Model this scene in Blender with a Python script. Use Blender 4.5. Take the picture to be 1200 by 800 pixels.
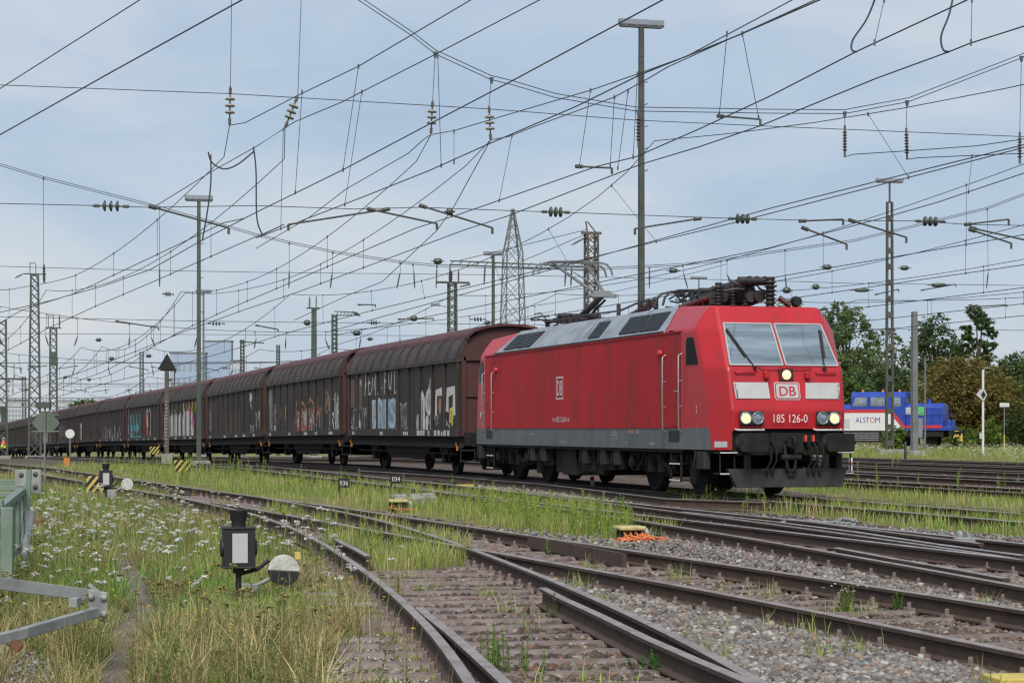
import bpy, bmesh, math, random
import numpy as np
from mathutils import Vector, Matrix
R = math.radians
for o in list(bpy.data.objects): bpy.data.objects.remove(o)
SC = bpy.context.scene
COL = SC.collection
random.seed(7)
RNG = np.random.default_rng(11)

# ------------------------------------------------------------------ camera
F, HX, HY, CZ, RT = 2450.0, 600.0, 503.0, 1.475, 0.17      # focal length in photo pixels, horizon, eye height, rail top
cam = bpy.data.cameras.new("camera")
cam.sensor_fit = 'HORIZONTAL'; cam.sensor_width = 36.0
cam.lens = 36.0*F/1200.0
cam.shift_y = (HY-400.0)/1200.0
cam.clip_start = 0.1; cam.clip_end = 6000.0
camera = bpy.data.objects.new("camera", cam); COL.objects.link(camera)
camera.location = (0, 0, CZ); camera.rotation_euler = (R(90), 0, 0)
SC.camera = camera

# ------------------------------------------------------------------ sky, sun, exposure
SUN_EL, SUN_AZ = R(46), R(186)          # azimuth measured from +Y towards +X
world = bpy.data.worlds.new("World"); SC.world = world; world.use_nodes = True
nt = world.node_tree; nt.nodes.clear()
def _n(t, **kw):
    n = nt.nodes.new(t)
    for k, v in kw.items(): setattr(n, k, v)
    return n
out = _n('ShaderNodeOutputWorld'); bg = _n('ShaderNodeBackground'); bg.inputs['Strength'].default_value = 0.095
sky = _n('ShaderNodeTexSky', sky_type='NISHITA'); sky.sun_disc = False
sky.sun_elevation = SUN_EL; sky.sun_rotation = SUN_AZ
sky.air_density = 1.0; sky.dust_density = 1.5; sky.ozone_density = 1.0
tc = _n('ShaderNodeTexCoord')
mp = _n('ShaderNodeMapping'); mp.inputs['Scale'].default_value = (1.6, 1.6, 5.2); mp.inputs['Rotation'].default_value = (R(8), R(-5), R(20))
n1 = _n('ShaderNodeTexNoise'); n1.inputs['Scale'].default_value = 3.2; n1.inputs['Detail'].default_value = 7; n1.inputs['Roughness'].default_value = 0.52; n1.inputs['Distortion'].default_value = 0.35
mp2 = _n('ShaderNodeMapping'); mp2.inputs['Scale'].default_value = (1.0, 1.0, 3.0); mp2.inputs['Location'].default_value = (3.1, 0.7, 1.3)
n2 = _n('ShaderNodeTexNoise'); n2.inputs['Scale'].default_value = 1.7; n2.inputs['Detail'].default_value = 3
cr = _n('ShaderNodeValToRGB')           # cloud deck: slate blue bellies to pale warm grey thin places
e = cr.color_ramp.elements
e[0].position = 0.36; e[0].color = (1.76, 2.30, 3.10, 1)
e[1].position = 0.66; e[1].color = (3.35, 3.48, 3.72, 1)
m_ = e.new(0.50); m_.color = (2.28, 2.80, 3.48, 1)
ad = _n('ShaderNodeMath', operation='MULTIPLY_ADD'); ad.inputs[1].default_value = 0.55
mu = _n('ShaderNodeMath', operation='MULTIPLY'); mu.inputs[1].default_value = 0.45
mix = _n('ShaderNodeMixRGB'); mix.inputs['Fac'].default_value = 0.9
L = nt.links.new
L(tc.outputs['Generated'], mp.inputs['Vector']); L(mp.outputs[0], n1.inputs['Vector'])
L(tc.outputs['Generated'], mp2.inputs['Vector']); L(mp2.outputs[0], n2.inputs['Vector'])
L(n2.outputs['Fac'], mu.inputs[0]); L(n1.outputs['Fac'], ad.inputs[0]); L(mu.outputs[0], ad.inputs[2])
L(ad.outputs[0], cr.inputs['Fac'])
L(sky.outputs[0], mix.inputs['Color1']); L(cr.outputs[0], mix.inputs['Color2'])
L(mix.outputs[0], bg.inputs['Color']); L(bg.outputs[0], out.inputs['Surface'])

sl = bpy.data.lights.new("sun", 'SUN'); sl.energy = 1.8; sl.angle = R(28); sl.color = (1.0, 0.95, 0.88)
sun = bpy.data.objects.new("sun", sl); COL.objects.link(sun)
sd = Vector((math.sin(SUN_AZ)*math.cos(SUN_EL), math.cos(SUN_AZ)*math.cos(SUN_EL), math.sin(SUN_EL)))
sun.rotation_euler = sd.to_track_quat('Z', 'Y').to_euler()
sun.location = sd*100

vs = SC.view_settings
vs.view_transform = 'Standard'; vs.look = 'None'; vs.exposure = 1.02; vs.gamma = 1.0; vs.use_curve_mapping = False
SC.render.engine = 'CYCLES'
SC.cycles.use_denoising = True
SC.cycles.max_bounces = 6; SC.cycles.transparent_max_bounces = 8
SC.cycles.pixel_filter_type = 'BLACKMAN_HARRIS'; SC.cycles.filter_width = 1.3

# ------------------------------------------------------------------ where things stand
P0 = np.array([5.333, 38.94]); TD = np.array([-0.27587, 0.96119]); ND = np.array([0.96119, 0.27587])
def smooth(a, b, x):
    t = np.clip((np.asarray(x, float)-a)/(b-a), 0, 1); return t*t*(3-2*t)
def terr(X, Y):                          # the yard falls away gently towards the far left
    X = np.asarray(X, float); Y = np.asarray(Y, float)
    d = np.clip(Y-72, 0, 83)*0.0085+np.clip(Y-155, 0, 140)*0.0135
    return -d*(1-smooth(-14, 1, X+0.0*Y))
def US(u, s, z=0.0):                     # track coordinates: u across the yard, s along it away from the viewer
    c = 0.0002*np.clip(s-19, 0, 61)**2+0.0244*np.clip(s-80, 0, 400)
    x = P0[0]+TD[0]*s+ND[0]*(u-c); y = P0[1]+TD[1]*s+ND[1]*(u-c)
    return Vector((float(x), float(y), float(z)+float(terr(x, y))))
def W(x, y, Y): return Vector(((x-HX)*Y/F, Y, CZ+(HY-y)*Y/F))
def G(x, y, z=0.0):
    Y = (CZ-z)*F/(y-HY); return Vector(((x-HX)*Y/F, Y, z))
def WZ(x, y, z): return W(x, y, (z-CZ)*F/(HY-y))
def PL(x, y, s0):
    dx = (x-HX)/F; return W(x, y, (s0+35.96)/(-0.27587*dx+0.96119))
def us_of(X, Y):
    return (X-P0[0])*ND[0]+(Y-P0[1])*ND[1], (X-P0[0])*TD[0]+(Y-P0[1])*TD[1]

# ------------------------------------------------------------------ scene bookkeeping
def tag(o, label=None, cat=None, group=None, kind=None):
    if label: o['label'] = label
    if cat: o['category'] = cat
    if group: o['group'] = group
    if kind: o['kind'] = kind
    return o
def empty(name, loc=(0, 0, 0), rz=0.0, label=None, cat=None, group=None):
    o = bpy.data.objects.new(name, None); COL.objects.link(o)
    o.location = loc; o.rotation_euler = (0, 0, rz); o.empty_display_size = 0.3
    return tag(o, label, cat, group)
def kids(o): return [c for c in bpy.data.objects if c.parent == o]
def copy_tree(o, parent=None, ch=None):
    if ch is None:
        ch = {}
        for c in bpy.data.objects:
            if c.parent: ch.setdefault(c.parent.name, []).append(c)
    c = o.copy(); COL.objects.link(c); c.parent = parent
    for k in ch.get(o.name, []): copy_tree(k, c, ch)
    return c

class MB:
    def __init__(self): self.v = []; self.f = []; self.m = []; self.sm = []
    def add(self, vs_, fs_, mi=0, sm=False):
        b = len(self.v); self.v += [tuple(map(float, p)) for p in vs_]
        for f in fs_: self.f.append([b+i for i in f]); self.m.append(mi); self.sm.append(sm)
        return self
    def poly(self, pts, mi=0): return self.add(pts, [list(range(len(pts)))], mi)
    def box(self, x0, x1, y0, y1, z0, z1, mi=0):
        v = [(x, y, z) for x in (x0, x1) for y in (y0, y1) for z in (z0, z1)]
        return self.add(v, [(0, 1, 3, 2), (4, 6, 7, 5), (0, 4, 5, 1), (2, 3, 7, 6), (0, 2, 6, 4), (1, 5, 7, 3)], mi)
    def bar(self, a, b, w, h=None, up=(0, 0, 1), mi=0):      # square bar from a to b
        a, b = Vector(a), Vector(b); h = h or w; d = (b-a).normalized(); u = Vector(up)
        if abs(d.dot(u)) > 0.98: u = Vector((0, 1, 0))
        s = d.cross(u).normalized()*w/2; t = s.cross(d).normalized()*h/2
        v = [p+i*s+j*t for p in (a, b) for i, j in ((-1, -1), (1, -1), (1, 1), (-1, 1))]
        return self.add(v, [(3, 2, 1, 0), (4, 5, 6, 7), (0, 1, 5, 4), (1, 2, 6, 5), (2, 3, 7, 6), (3, 0, 4, 7)], mi)
    def tube(self, pts, r, n=6, mi=0, cap=True, sm=True):
        pts = [Vector(p) for p in pts]; N = len(pts); rs = r if isinstance(r, (list, tuple)) else [r]*N
        vs_ = []; prev = None
        for i, p in enumerate(pts):
            d = (pts[min(i+1, N-1)]-pts[max(i-1, 0)])
            d = d.normalized() if d.length > 1e-9 else Vector((0, 0, 1))
            if prev is None:
                u = Vector((0, 0, 1)) if abs(d.z) < 0.9 else Vector((1, 0, 0))
                s = d.cross(u).normalized()
            else:
                s = (prev-d*prev.dot(d)); s = s.normalized() if s.length > 1e-6 else d.orthogonal().normalized()
            prev = s; t = d.cross(s)
            vs_ += [p+(s*math.cos(2*math.pi*k/n)+t*math.sin(2*math.pi*k/n))*rs[i] for k in range(n)]
        fs_ = [(i*n+k, i*n+(k+1) % n, (i+1)*n+(k+1) % n, (i+1)*n+k) for i in range(N-1) for k in range(n)]
        self.add(vs_, fs_, mi, sm)
        if cap:
            self.add(vs_[:n], [list(range(n))[::-1]], mi); self.add(vs_[-n:], [list(range(n))], mi)
        return self
    def lathe(self, prof, o=(0, 0, 0), axis='Z', n=16, mi=0, sm=True):     # prof [(r, h)]
        o = Vector(o); vs_ = []
        for r, h in prof:
            for k in range(n):
                a = 2*math.pi*k/n; c, s_ = r*math.cos(a), r*math.sin(a)
                p = {'Z': (c, s_, h), 'X': (h, c, s_), 'Y': (s_, h, c)}[axis]
                vs_.append(o+Vector(p))
        N = len(prof)
        fs_ = [(i*n+k, i*n+(k+1) % n, (i+1)*n+(k+1) % n, (i+1)*n+k) for i in range(N-1) for k in range(n)]
        self.add(vs_, fs_, mi, sm)
        if prof[0][0] > 1e-6: self.add(vs_[:n], [list(range(n))[::-1]], mi)
        if prof[-1][0] > 1e-6: self.add(vs_[-n:], [list(range(n))], mi)
        return self
    def prism(self, pts, a, b, mi=0):                        # pts: list of 3D, extruded by vector from a to b
        a, b = Vector(a), Vector(b); n = len(pts)
        v = [Vector(p)+a for p in pts]+[Vector(p)+b for p in pts]
        fs_ = [list(range(n))[::-1], list(range(n, 2*n))]+[(i, (i+1) % n, n+(i+1) % n, n+i) for i in range(n)]
        return self.add(v, fs_, mi)
    def sweep(self, prof, pts, mi=0, mis=None, cap=True):    # prof [(across, up)] swept along pts, kept upright
        pts = [Vector(p) for p in pts]; N = len(pts); n = len(prof); vs_ = []
        for i, p in enumerate(pts):
            d = pts[min(i+1, N-1)]-pts[max(i-1, 0)]; d.z = 0; d.normalize()
            s = Vector((d.y, -d.x, 0))
            vs_ += [p+s*a+Vector((0, 0, h)) for a, h in prof]
        for k in range(n):
            self.add([], [], 0)
        b = len(self.v); self.v += [tuple(p) for p in vs_]
        for i in range(N-1):
            for k in range(n):
                self.f.append([b+i*n+k, b+i*n+(k+1) % n, b+(i+1)*n+(k+1) % n, b+(i+1)*n+k])
                self.m.append(mis[k] if mis else mi); self.sm.append(False)
        if cap:
            self.add(vs_[:n], [list(range(n))[::-1]], mi); self.add(vs_[-n:], [list(range(n))], mi)
        return self
    def mesh(self, me, M=None):                              # merge another mesh in
        vs_ = [(M @ v.co if M else v.co) for v in me.vertices]
        return self.add(vs_, [list(p.vertices) for p in me.polygons])
    def build(self, name, mats, parent=None, bev=0, loc=None, normals=True):
        me = bpy.data.meshes.new(name); me.from_pydata(self.v, [], self.f)
        for m in (mats if isinstance(mats, (list, tuple)) else [mats]): me.materials.append(m)
        me.polygons.foreach_set('material_index', self.m); me.polygons.foreach_set('use_smooth', self.sm)
        if normals and len(self.f) < 60000:
            bm = bmesh.new(); bm.from_mesh(me); bmesh.ops.recalc_face_normals(bm, faces=bm.faces); bm.to_mesh(me); bm.free()
        me.update()
        o = bpy.data.objects.new(name, me); COL.objects.link(o)
        if parent: o.parent = parent
        if loc is not None: o.location = loc
        if bev:
            b = o.modifiers.new('bevel', 'BEVEL'); b.width = bev; b.segments = 2; b.limit_method = 'ANGLE'; b.angle_limit = R(35)
        return o

def mesh_np(name, verts, faces, mats, col=None, mi=None, parent=None):
    verts = np.ascontiguousarray(verts, dtype=np.float32); faces = np.ascontiguousarray(faces, dtype=np.int32)
    me = bpy.data.meshes.new(name); k = faces.shape[1]; nf = len(faces)
    me.vertices.add(len(verts)); me.vertices.foreach_set('co', verts.ravel())
    me.loops.add(nf*k); me.loops.foreach_set('vertex_index', faces.ravel())
    me.polygons.add(nf); me.polygons.foreach_set('loop_start', np.arange(0, nf*k, k, dtype=np.int32))
    try: me.polygons.foreach_set('loop_total', np.full(nf, k, dtype=np.int32))
    except Exception: pass
    for m in (mats if isinstance(mats, (list, tuple)) else [mats]): me.materials.append(m)
    if mi is not None: me.polygons.foreach_set('material_index', np.asarray(mi, dtype=np.int32))
    if col is not None:
        ca = me.color_attributes.new('tint', 'FLOAT_COLOR', 'POINT')
        c4 = np.ones((len(verts), 4), np.float32); c4[:, :3] = col; ca.data.foreach_set('color', c4.ravel())
    me.update(calc_edges=True); me.validate()
    o = bpy.data.objects.new(name, me); COL.objects.link(o)
    if parent: o.parent = parent
    return o

# ------------------------------------------------------------------ materials (all procedural)
def lin(r, g, b): return tuple(((c/255)/12.92 if c/255 <= 0.04045 else ((c/255+0.055)/1.055)**2.4) for c in (r, g, b))
def mat(name, col, rough=0.6, metal=0.0, var=0.25, scale=3.0, col2=None, fac=(0.42, 0.7), stretch=(1, 1, 1), bump=0.0, bscale=30, coat=0.0, attr=False, emit=0.0, rvar=0.1, spec=0.5, detail=6, grime=None):
    m = bpy.data.materials.new(name); m.use_nodes = True; t = m.node_tree; bs = t.nodes['Principled BSDF']
    N = t.nodes.new; K = t.links.new
    co = N('ShaderNodeTexCoord'); mp_ = N('ShaderNodeMapping'); mp_.inputs['Scale'].default_value = stretch
    K(co.outputs['Object'], mp_.inputs['Vector'])
    no = N('ShaderNodeTexNoise'); no.inputs['Scale'].default_value = scale; no.inputs['Detail'].default_value = detail; no.inputs['Roughness'].default_value = 0.6
    K(mp_.outputs[0], no.inputs['Vector'])
    ra = N('ShaderNodeValToRGB'); ra.color_ramp.elements[0].position = fac[0] if col2 else 0.25; ra.color_ramp.elements[1].position = fac[1] if col2 else 0.75
    K(no.outputs['Fac'], ra.inputs['Fac'])
    if col2:
        ra.color_ramp.elements[0].color = (*col, 1); ra.color_ramp.elements[1].color = (*col2, 1)
    else:
        ra.color_ramp.elements[0].color = (*[c*(1-var) for c in col], 1); ra.color_ramp.elements[1].color = (*[min(1, c*(1+var)) for c in col], 1)
    src = ra.outputs[0]
    if grime:                                # streaks and blotches of dirt with a shape of their own
        gcol, amt, gst, gsc = grime
        m3 = N('ShaderNodeMapping'); m3.inputs['Scale'].default_value = gst; K(co.outputs['Object'], m3.inputs['Vector'])
        g3 = N('ShaderNodeTexNoise'); g3.inputs['Scale'].default_value = gsc; g3.inputs['Detail'].default_value = 8; g3.inputs['Roughness'].default_value = 0.65; K(m3.outputs[0], g3.inputs['Vector'])
        r3 = N('ShaderNodeMapRange'); r3.inputs['From Min'].default_value = 0.46; r3.inputs['From Max'].default_value = 0.74; r3.inputs['To Max'].default_value = amt; K(g3.outputs['Fac'], r3.inputs['Value'])
        x3 = N('ShaderNodeMixRGB'); K(r3.outputs[0], x3.inputs['Fac']); K(src, x3.inputs['Color1']); x3.inputs['Color2'].default_value = (*gcol, 1); src = x3.outputs[0]
    if attr:
        at = N('ShaderNodeAttribute'); at.attribute_name = 'tint'
        mx = N('ShaderNodeMixRGB'); mx.blend_type = 'MULTIPLY'; mx.inputs['Fac'].default_value = 1
        K(src, mx.inputs['Color1']); K(at.outputs['Color'], mx.inputs['Color2']); src = mx.outputs[0]
    K(src, bs.inputs['Base Color'])
    bs.inputs['Metallic'].default_value = metal; bs.inputs['Specular IOR Level'].default_value = spec
    mr = N('ShaderNodeMapRange'); mr.inputs['To Min'].default_value = max(0.02, rough-rvar); mr.inputs['To Max'].default_value = min(1, rough+rvar)
    K(no.outputs['Fac'], mr.inputs['Value']); K(mr.outputs[0], bs.inputs['Roughness'])
    if coat: bs.inputs['Coat Weight'].default_value = coat; bs.inputs['Coat Roughness'].default_value = 0.18
    if emit:
        K(src, bs.inputs['Emission Color']); bs.inputs['Emission Strength'].default_value = emit
    if bump:
        nb = N('ShaderNodeTexNoise'); nb.inputs['Scale'].default_value = bscale; nb.inputs['Detail'].default_value = 4
        K(co.outputs['Object'], nb.inputs['Vector'])
        bp = N('ShaderNodeBump'); bp.inputs['Strength'].default_value = bump; bp.inputs['Distance'].default_value = 0.02
        K(nb.outputs['Fac'], bp.inputs['Height']); K(bp.outputs[0], bs.inputs['Normal'])
    return m
MT = {}
def defmat(k, *a, **kw): MT[k] = mat(k, *a, **kw); return MT[k]
defmat('loco_red', (0.43, 0.015, 0.023), 0.44, var=0.14, scale=0.9, stretch=(1, 1, 0.5), coat=0.15, spec=0.35, grime=((0.16, 0.035, 0.035), 0.55, (5, 5, 1.2), 1.6))
defmat('loco_side_red', (0.43, 0.012, 0.018), 0.55, col2=(0.34, 0.016, 0.022), fac=(0.45, 0.8), scale=0.9, stretch=(1, 0.6, 0.35), spec=0.16, grime=((0.13, 0.030, 0.032), 0.75, (1, 2.2, 0.35), 1.1))
defmat('loco_grey', (0.105, 0.115, 0.125), 0.5, var=0.25, scale=2.5, stretch=(1, 0.6, 0.3), grime=((0.05, 0.047, 0.044), 0.8, (1, 3, 0.8), 1.5))
defmat('loco_silver', (0.29, 0.32, 0.36), 0.48, metal=0.15, var=0.18, scale=2.0, grime=((0.10, 0.095, 0.095), 0.8, (1.5, 1.5, 1.5), 1.2))
defmat('grille', (0.06, 0.065, 0.07), 0.5, metal=0.5, var=0.3, scale=20)
defmat('under', (0.014, 0.013, 0.013), 0.8, col2=(0.030, 0.026, 0.023), scale=4, bump=0.3, spec=0.2)
defmat('under_grey', (0.024, 0.024, 0.025), 0.75, col2=(0.048, 0.045, 0.042), scale=5, spec=0.25)
defmat('black', (0.012, 0.012, 0.013), 0.6, var=0.3, scale=8)
defmat('rubber', (0.012, 0.012, 0.012), 0.7, var=0.3, scale=10, spec=0.2)
defmat('panto', (0.03, 0.028, 0.03), 0.5, metal=0.3, col2=(0.07, 0.06, 0.06), scale=6)
defmat('isol_red', (0.07, 0.018, 0.016), 0.3, var=0.3, scale=10)
defmat('glass', (0.40, 0.45, 0.47), 0.06, metal=0.8, var=0.5, scale=1.8, stretch=(0.3, 1, 3.5), rvar=0.02)  # stretched bands in the base colour stand in for sky reflections
defmat('side_glass', (0.008, 0.009, 0.01), 0.3, rvar=0.01, spec=0.06)
defmat('white_panel', (0.43, 0.435, 0.43), 0.5, var=0.08, scale=5)
defmat('white_paint', (0.60, 0.60, 0.59), 0.5, var=0.1, scale=6)
defmat('seal', (0.34, 0.36, 0.36), 0.5, var=0.1)
defmat('lamp_lit', (0.80, 0.62, 0.34), 0.2, var=0.05, emit=0.42)
defmat('lamp_dim', (0.25, 0.30, 0.33), 0.15, metal=0.4, var=0.4, scale=30)
defmat('handrail', (0.36, 0.34, 0.33), 0.4, metal=0.6, var=0.2)
defmat('wag_wall', (0.037, 0.029, 0.026), 0.66, col2=(0.023, 0.019, 0.018), scale=1.6, stretch=(1, 1, 0.35), spec=0.3, grime=((0.075, 0.048, 0.036), 0.6, (1, 4, 0.6), 1.2))
defmat('wag_eave', (0.054, 0.043, 0.038), 0.62, col2=(0.030, 0.025, 0.024), scale=2.0, spec=0.3, grime=((0.10, 0.07, 0.055), 0.5, (1, 3, 1), 1.0))
defmat('wag_roof', (0.115, 0.034, 0.032), 0.6, col2=(0.048, 0.022, 0.022), scale=1.2, fac=(0.35, 0.7), spec=0.3, grime=((0.05, 0.03, 0.03), 0.7, (1, .6, 1), 1.5))
defmat('wag_end', (0.066, 0.020, 0.018), 0.7, col2=(0.028, 0.016, 0.015), scale=1.6)
defmat('patch_brown', (0.125, 0.075, 0.06), 0.8, var=0.25, scale=4)
defmat('gr_white', (0.52, 0.52, 0.50), 0.7, col2=(0.25, 0.25, 0.25), fac=(0.5, 0.85), scale=4)
defmat('gr_pale', (0.34, 0.34, 0.36), 0.7, col2=(0.12, 0.12, 0.125), fac=(0.45, 0.75), scale=5)
defmat('gr_blue', (0.16, 0.30, 0.42), 0.7, col2=(0.10, 0.17, 0.22), scale=3)
defmat('gr_pale_blue', (0.38, 0.48, 0.54), 0.7, var=0.3, scale=4)
defmat('gr_teal', (0.04, 0.36, 0.36), 0.7, var=0.3, scale=4)
defmat('gr_red', (0.58, 0.07, 0.05), 0.7, var=0.3, scale=4)
defmat('gr_orange', (0.38, 0.18, 0.10), 0.7, col2=(0.16, 0.09, 0.06), scale=5)
defmat('gr_green', (0.12, 0.32, 0.07), 0.7, var=0.3, scale=4)
defmat('gr_yellow', (0.70, 0.50, 0.04), 0.7, var=0.25, scale=4)
defmat('gr_magenta', (0.48, 0.06, 0.26), 0.7, var=0.3, scale=4)
defmat('orange_paint', (0.50, 0.20, 0.035), 0.6, var=0.2, scale=5)
defmat('yellow_paint', (0.58, 0.44, 0.10), 0.6, col2=(0.40, 0.32, 0.10), scale=5)
defmat('mast_green', (0.075, 0.092, 0.074), 0.65, col2=(0.048, 0.057, 0.047), scale=1.5)
defmat('mast_grey', (0.165, 0.175, 0.175), 0.6, col2=(0.10, 0.105, 0.10), scale=1.3)
defmat('mast_dark', (0.075, 0.078, 0.066), 0.65, col2=(0.045, 0.042, 0.036), scale=2.0)
defmat('mast_brown', (0.115, 0.095, 0.080), 0.75, col2=(0.075, 0.058, 0.048), scale=3)
defmat('rust', (0.17, 0.072, 0.040), 0.85, col2=(0.10, 0.05, 0.034), scale=6, bump=0.3)
defmat('galv', (0.30, 0.31, 0.30), 0.6, metal=0.2, col2=(0.20, 0.205, 0.195), scale=5, bump=0.15)
defmat('green_steel', (0.135, 0.185, 0.142), 0.6, col2=(0.19, 0.235, 0.195), scale=4, bump=0.1)
defmat('lamp_case', (0.22, 0.24, 0.27), 0.45, metal=0.2, var=0.12, scale=4)
defmat('wire', (0.030, 0.033, 0.036), 0.6, var=0.2, scale=2)
defmat('dropper', (0.10, 0.115, 0.14), 0.6, var=0.2, scale=2)
defmat('isolator', (0.095, 0.085, 0.065), 0.4, var=0.3, scale=20)
defmat('isolator_rib', (0.24, 0.225, 0.19), 0.35, var=0.2, scale=20)
defmat('isolator_green', (0.045, 0.065, 0.05), 0.35, var=0.3, scale=12)
defmat('isolator_dark', (0.05, 0.028, 0.026), 0.35, var=0.3, scale=12)
defmat('rail_side', (0.075, 0.045, 0.032), 0.85, col2=(0.045, 0.030, 0.024), scale=5, bump=0.4, bscale=60)
defmat('rail_head', (0.29, 0.245, 0.22), 0.42, metal=0.2, col2=(0.17, 0.125, 0.10), scale=4, stretch=(1, 1, 1))
defmat('rail_used', (0.40, 0.385, 0.38), 0.32, metal=0.4, col2=(0.19, 0.165, 0.15), scale=3)
defmat('sleeper', (0.195, 0.150, 0.138), 0.7, col2=(0.110, 0.078, 0.066), scale=7, bump=0.4, bscale=40)
defmat('concrete', (0.30, 0.29, 0.265), 0.9, col2=(0.20, 0.195, 0.18), scale=4, bump=0.3)
defmat('path_concrete', (0.150, 0.125, 0.103), 0.95, col2=(0.075, 0.059, 0.046), scale=3.5, bump=0.6, bscale=25)
defmat('blue_paint', (0.016, 0.052, 0.33), 0.4, var=0.2, scale=2, coat=0.2)
defmat('alst_red', (0.48, 0.03, 0.04), 0.4, var=0.1)
defmat('green_panel', (0.10, 0.42, 0.16), 0.5, var=0.1)
defmat('bark', (0.10, 0.08, 0.06), 0.9, var=0.3, scale=6, bump=0.4)
defmat('hi_vis', (0.72, 0.85, 0.06), 0.7, var=0.1)
defmat('hi_orange', (0.80, 0.12, 0.05), 0.7, var=0.1)
defmat('cloth_dark', (0.02, 0.025, 0.04), 0.8, var=0.2)
defmat('skin', (0.50, 0.30, 0.22), 0.6, var=0.08)
defmat('helmet', (0.75, 0.75, 0.72), 0.4, var=0.05)
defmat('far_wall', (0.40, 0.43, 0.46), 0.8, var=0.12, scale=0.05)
defmat('haze_blue', (0.29, 0.37, 0.48), 0.8, var=0.05, scale=0.02)  # blue of the distant haze is put into this wall colour
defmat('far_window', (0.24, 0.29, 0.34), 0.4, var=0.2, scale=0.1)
defmat('stone_white', (0.55, 0.55, 0.52), 0.8, col2=(0.30, 0.29, 0.27), scale=9, bump=0.5)
defmat('cable_orange', (0.62, 0.17, 0.055), 0.6, var=0.15, scale=6)
defmat('cable_grey', (0.20, 0.21, 0.21), 0.7, var=0.25, scale=9)
# ------------------------------------------------------------------ ground, tracks
def leafmat(name, trans=0.35, var=0.2):
    m = bpy.data.materials.new(name); m.use_nodes = True; t = m.node_tree; bs = t.nodes['Principled BSDF']
    at = t.nodes.new('ShaderNodeAttribute'); at.attribute_name = 'tint'
    tl = t.nodes.new('ShaderNodeBsdfTranslucent'); mx = t.nodes.new('ShaderNodeMixShader'); mx.inputs[0].default_value = trans
    t.links.new(at.outputs['Color'], bs.inputs['Base Color']); t.links.new(at.outputs['Color'], tl.inputs['Color'])
    bs.inputs['Roughness'].default_value = 0.55; bs.inputs['Specular IOR Level'].default_value = 0.25
    t.links.new(bs.outputs[0], mx.inputs[1]); t.links.new(tl.outputs[0], mx.inputs[2])
    t.links.new(mx.outputs[0], t.nodes['Material Output'].inputs['Surface'])
    return m
MT['leaf'] = leafmat('leaf'); MT['petal'] = leafmat('petal', 0.2)
defmat('stone', (1, 1, 1), 0.85, var=0.3, scale=18, attr=True, bump=0.3, bscale=60)

def vnoise(x, y, sc, seed=0):
    x = np.asarray(x)*sc; y = np.asarray(y)*sc
    xi = np.floor(x).astype(int); yi = np.floor(y).astype(int); fx = x-xi; fy = y-yi
    fx = fx*fx*(3-2*fx); fy = fy*fy*(3-2*fy)
    def h(a, b):
        v = np.sin(a*127.1+b*311.7+seed*74.7)*43758.5453; return v-np.floor(v)
    return (h(xi, yi)*(1-fx)+h(xi+1, yi)*fx)*(1-fy)+(h(xi, yi+1)*(1-fx)+h(xi+1, yi+1)*fx)*fy
def fnoise(x, y, sc, seed=0): return (vnoise(x, y, sc, seed)*4+vnoise(x, y, sc*2.1, seed+3)*2+vnoise(x, y, sc*4.3, seed+5))/7
def inpoly(x, y, poly):
    ins = np.zeros(np.shape(x), bool); n = len(poly)
    for i in range(n):
        x0, y0 = poly[i]; x1, y1 = poly[(i+1) % n]
        c = ((y0 > y) != (y1 > y)) & (x < (x1-x0)*(y-y0)/(y1-y0+1e-12)+x0); ins ^= c
    return ins
def gp(pts):                              # outline on the ground from where its corners are seen
    return [(G(x, y).x, G(x, y).y) for x, y in pts]
Z_FIELD = gp([(-420, 900), (640, 900), (588, 842), (545, 800), (500, 742), (470, 700), (430, 672), (380, 638), (330, 614), (280, 600), (215, 585), (150, 568), (110, 551), (95, 541), (-200, 537), (-420, 545)])
Z_WEST = gp([(60, 537), (190, 543), (230, 550), (320, 556), (400, 563), (560, 579), (700, 600), (760, 614), (800, 626), (735, 636), (600, 621), (440, 597), (330, 587), (250, 575), (157, 562), (100, 553)])
Z_FROG = gp([(300, 598), (340, 596), (430, 608), (500, 628), (552, 646), (545, 666), (440, 672), (425, 664), (380, 632), (330, 609)])
Z_MID = gp([(770, 578), (880, 584), (1200, 609), (1320, 616), (1320, 642), (1200, 632), (1040, 616), (930, 603), (800, 592)])
Z_EAST = gp([(905, 571), (975, 571), (1200, 584), (1330, 592), (1330, 600), (1200, 598), (960, 579)])
Z_FAR = [(16, 95), (18, 78), (60, 66), (140, 60), (400, 400), (60, 420), (10, 240)]
Z_ALL = [Z_FIELD, Z_WEST, Z_FROG, Z_MID, Z_EAST, Z_FAR]
Z_PATH = gp([(88, 860), (105, 800), (140, 738), (150, 700), (136, 672), (128, 656), (150, 655), (168, 672), (184, 694), (178, 720), (168, 760), (158, 800), (150, 860)])
Z_BARE = gp([(-80, 860), (-80, 760), (20, 755), (66, 775), (70, 800), (60, 860)])
Z_BARE2 = gp([(385, 860), (378, 790), (400, 750), (440, 742), (470, 760), (520, 812), (560, 860)])

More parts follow.
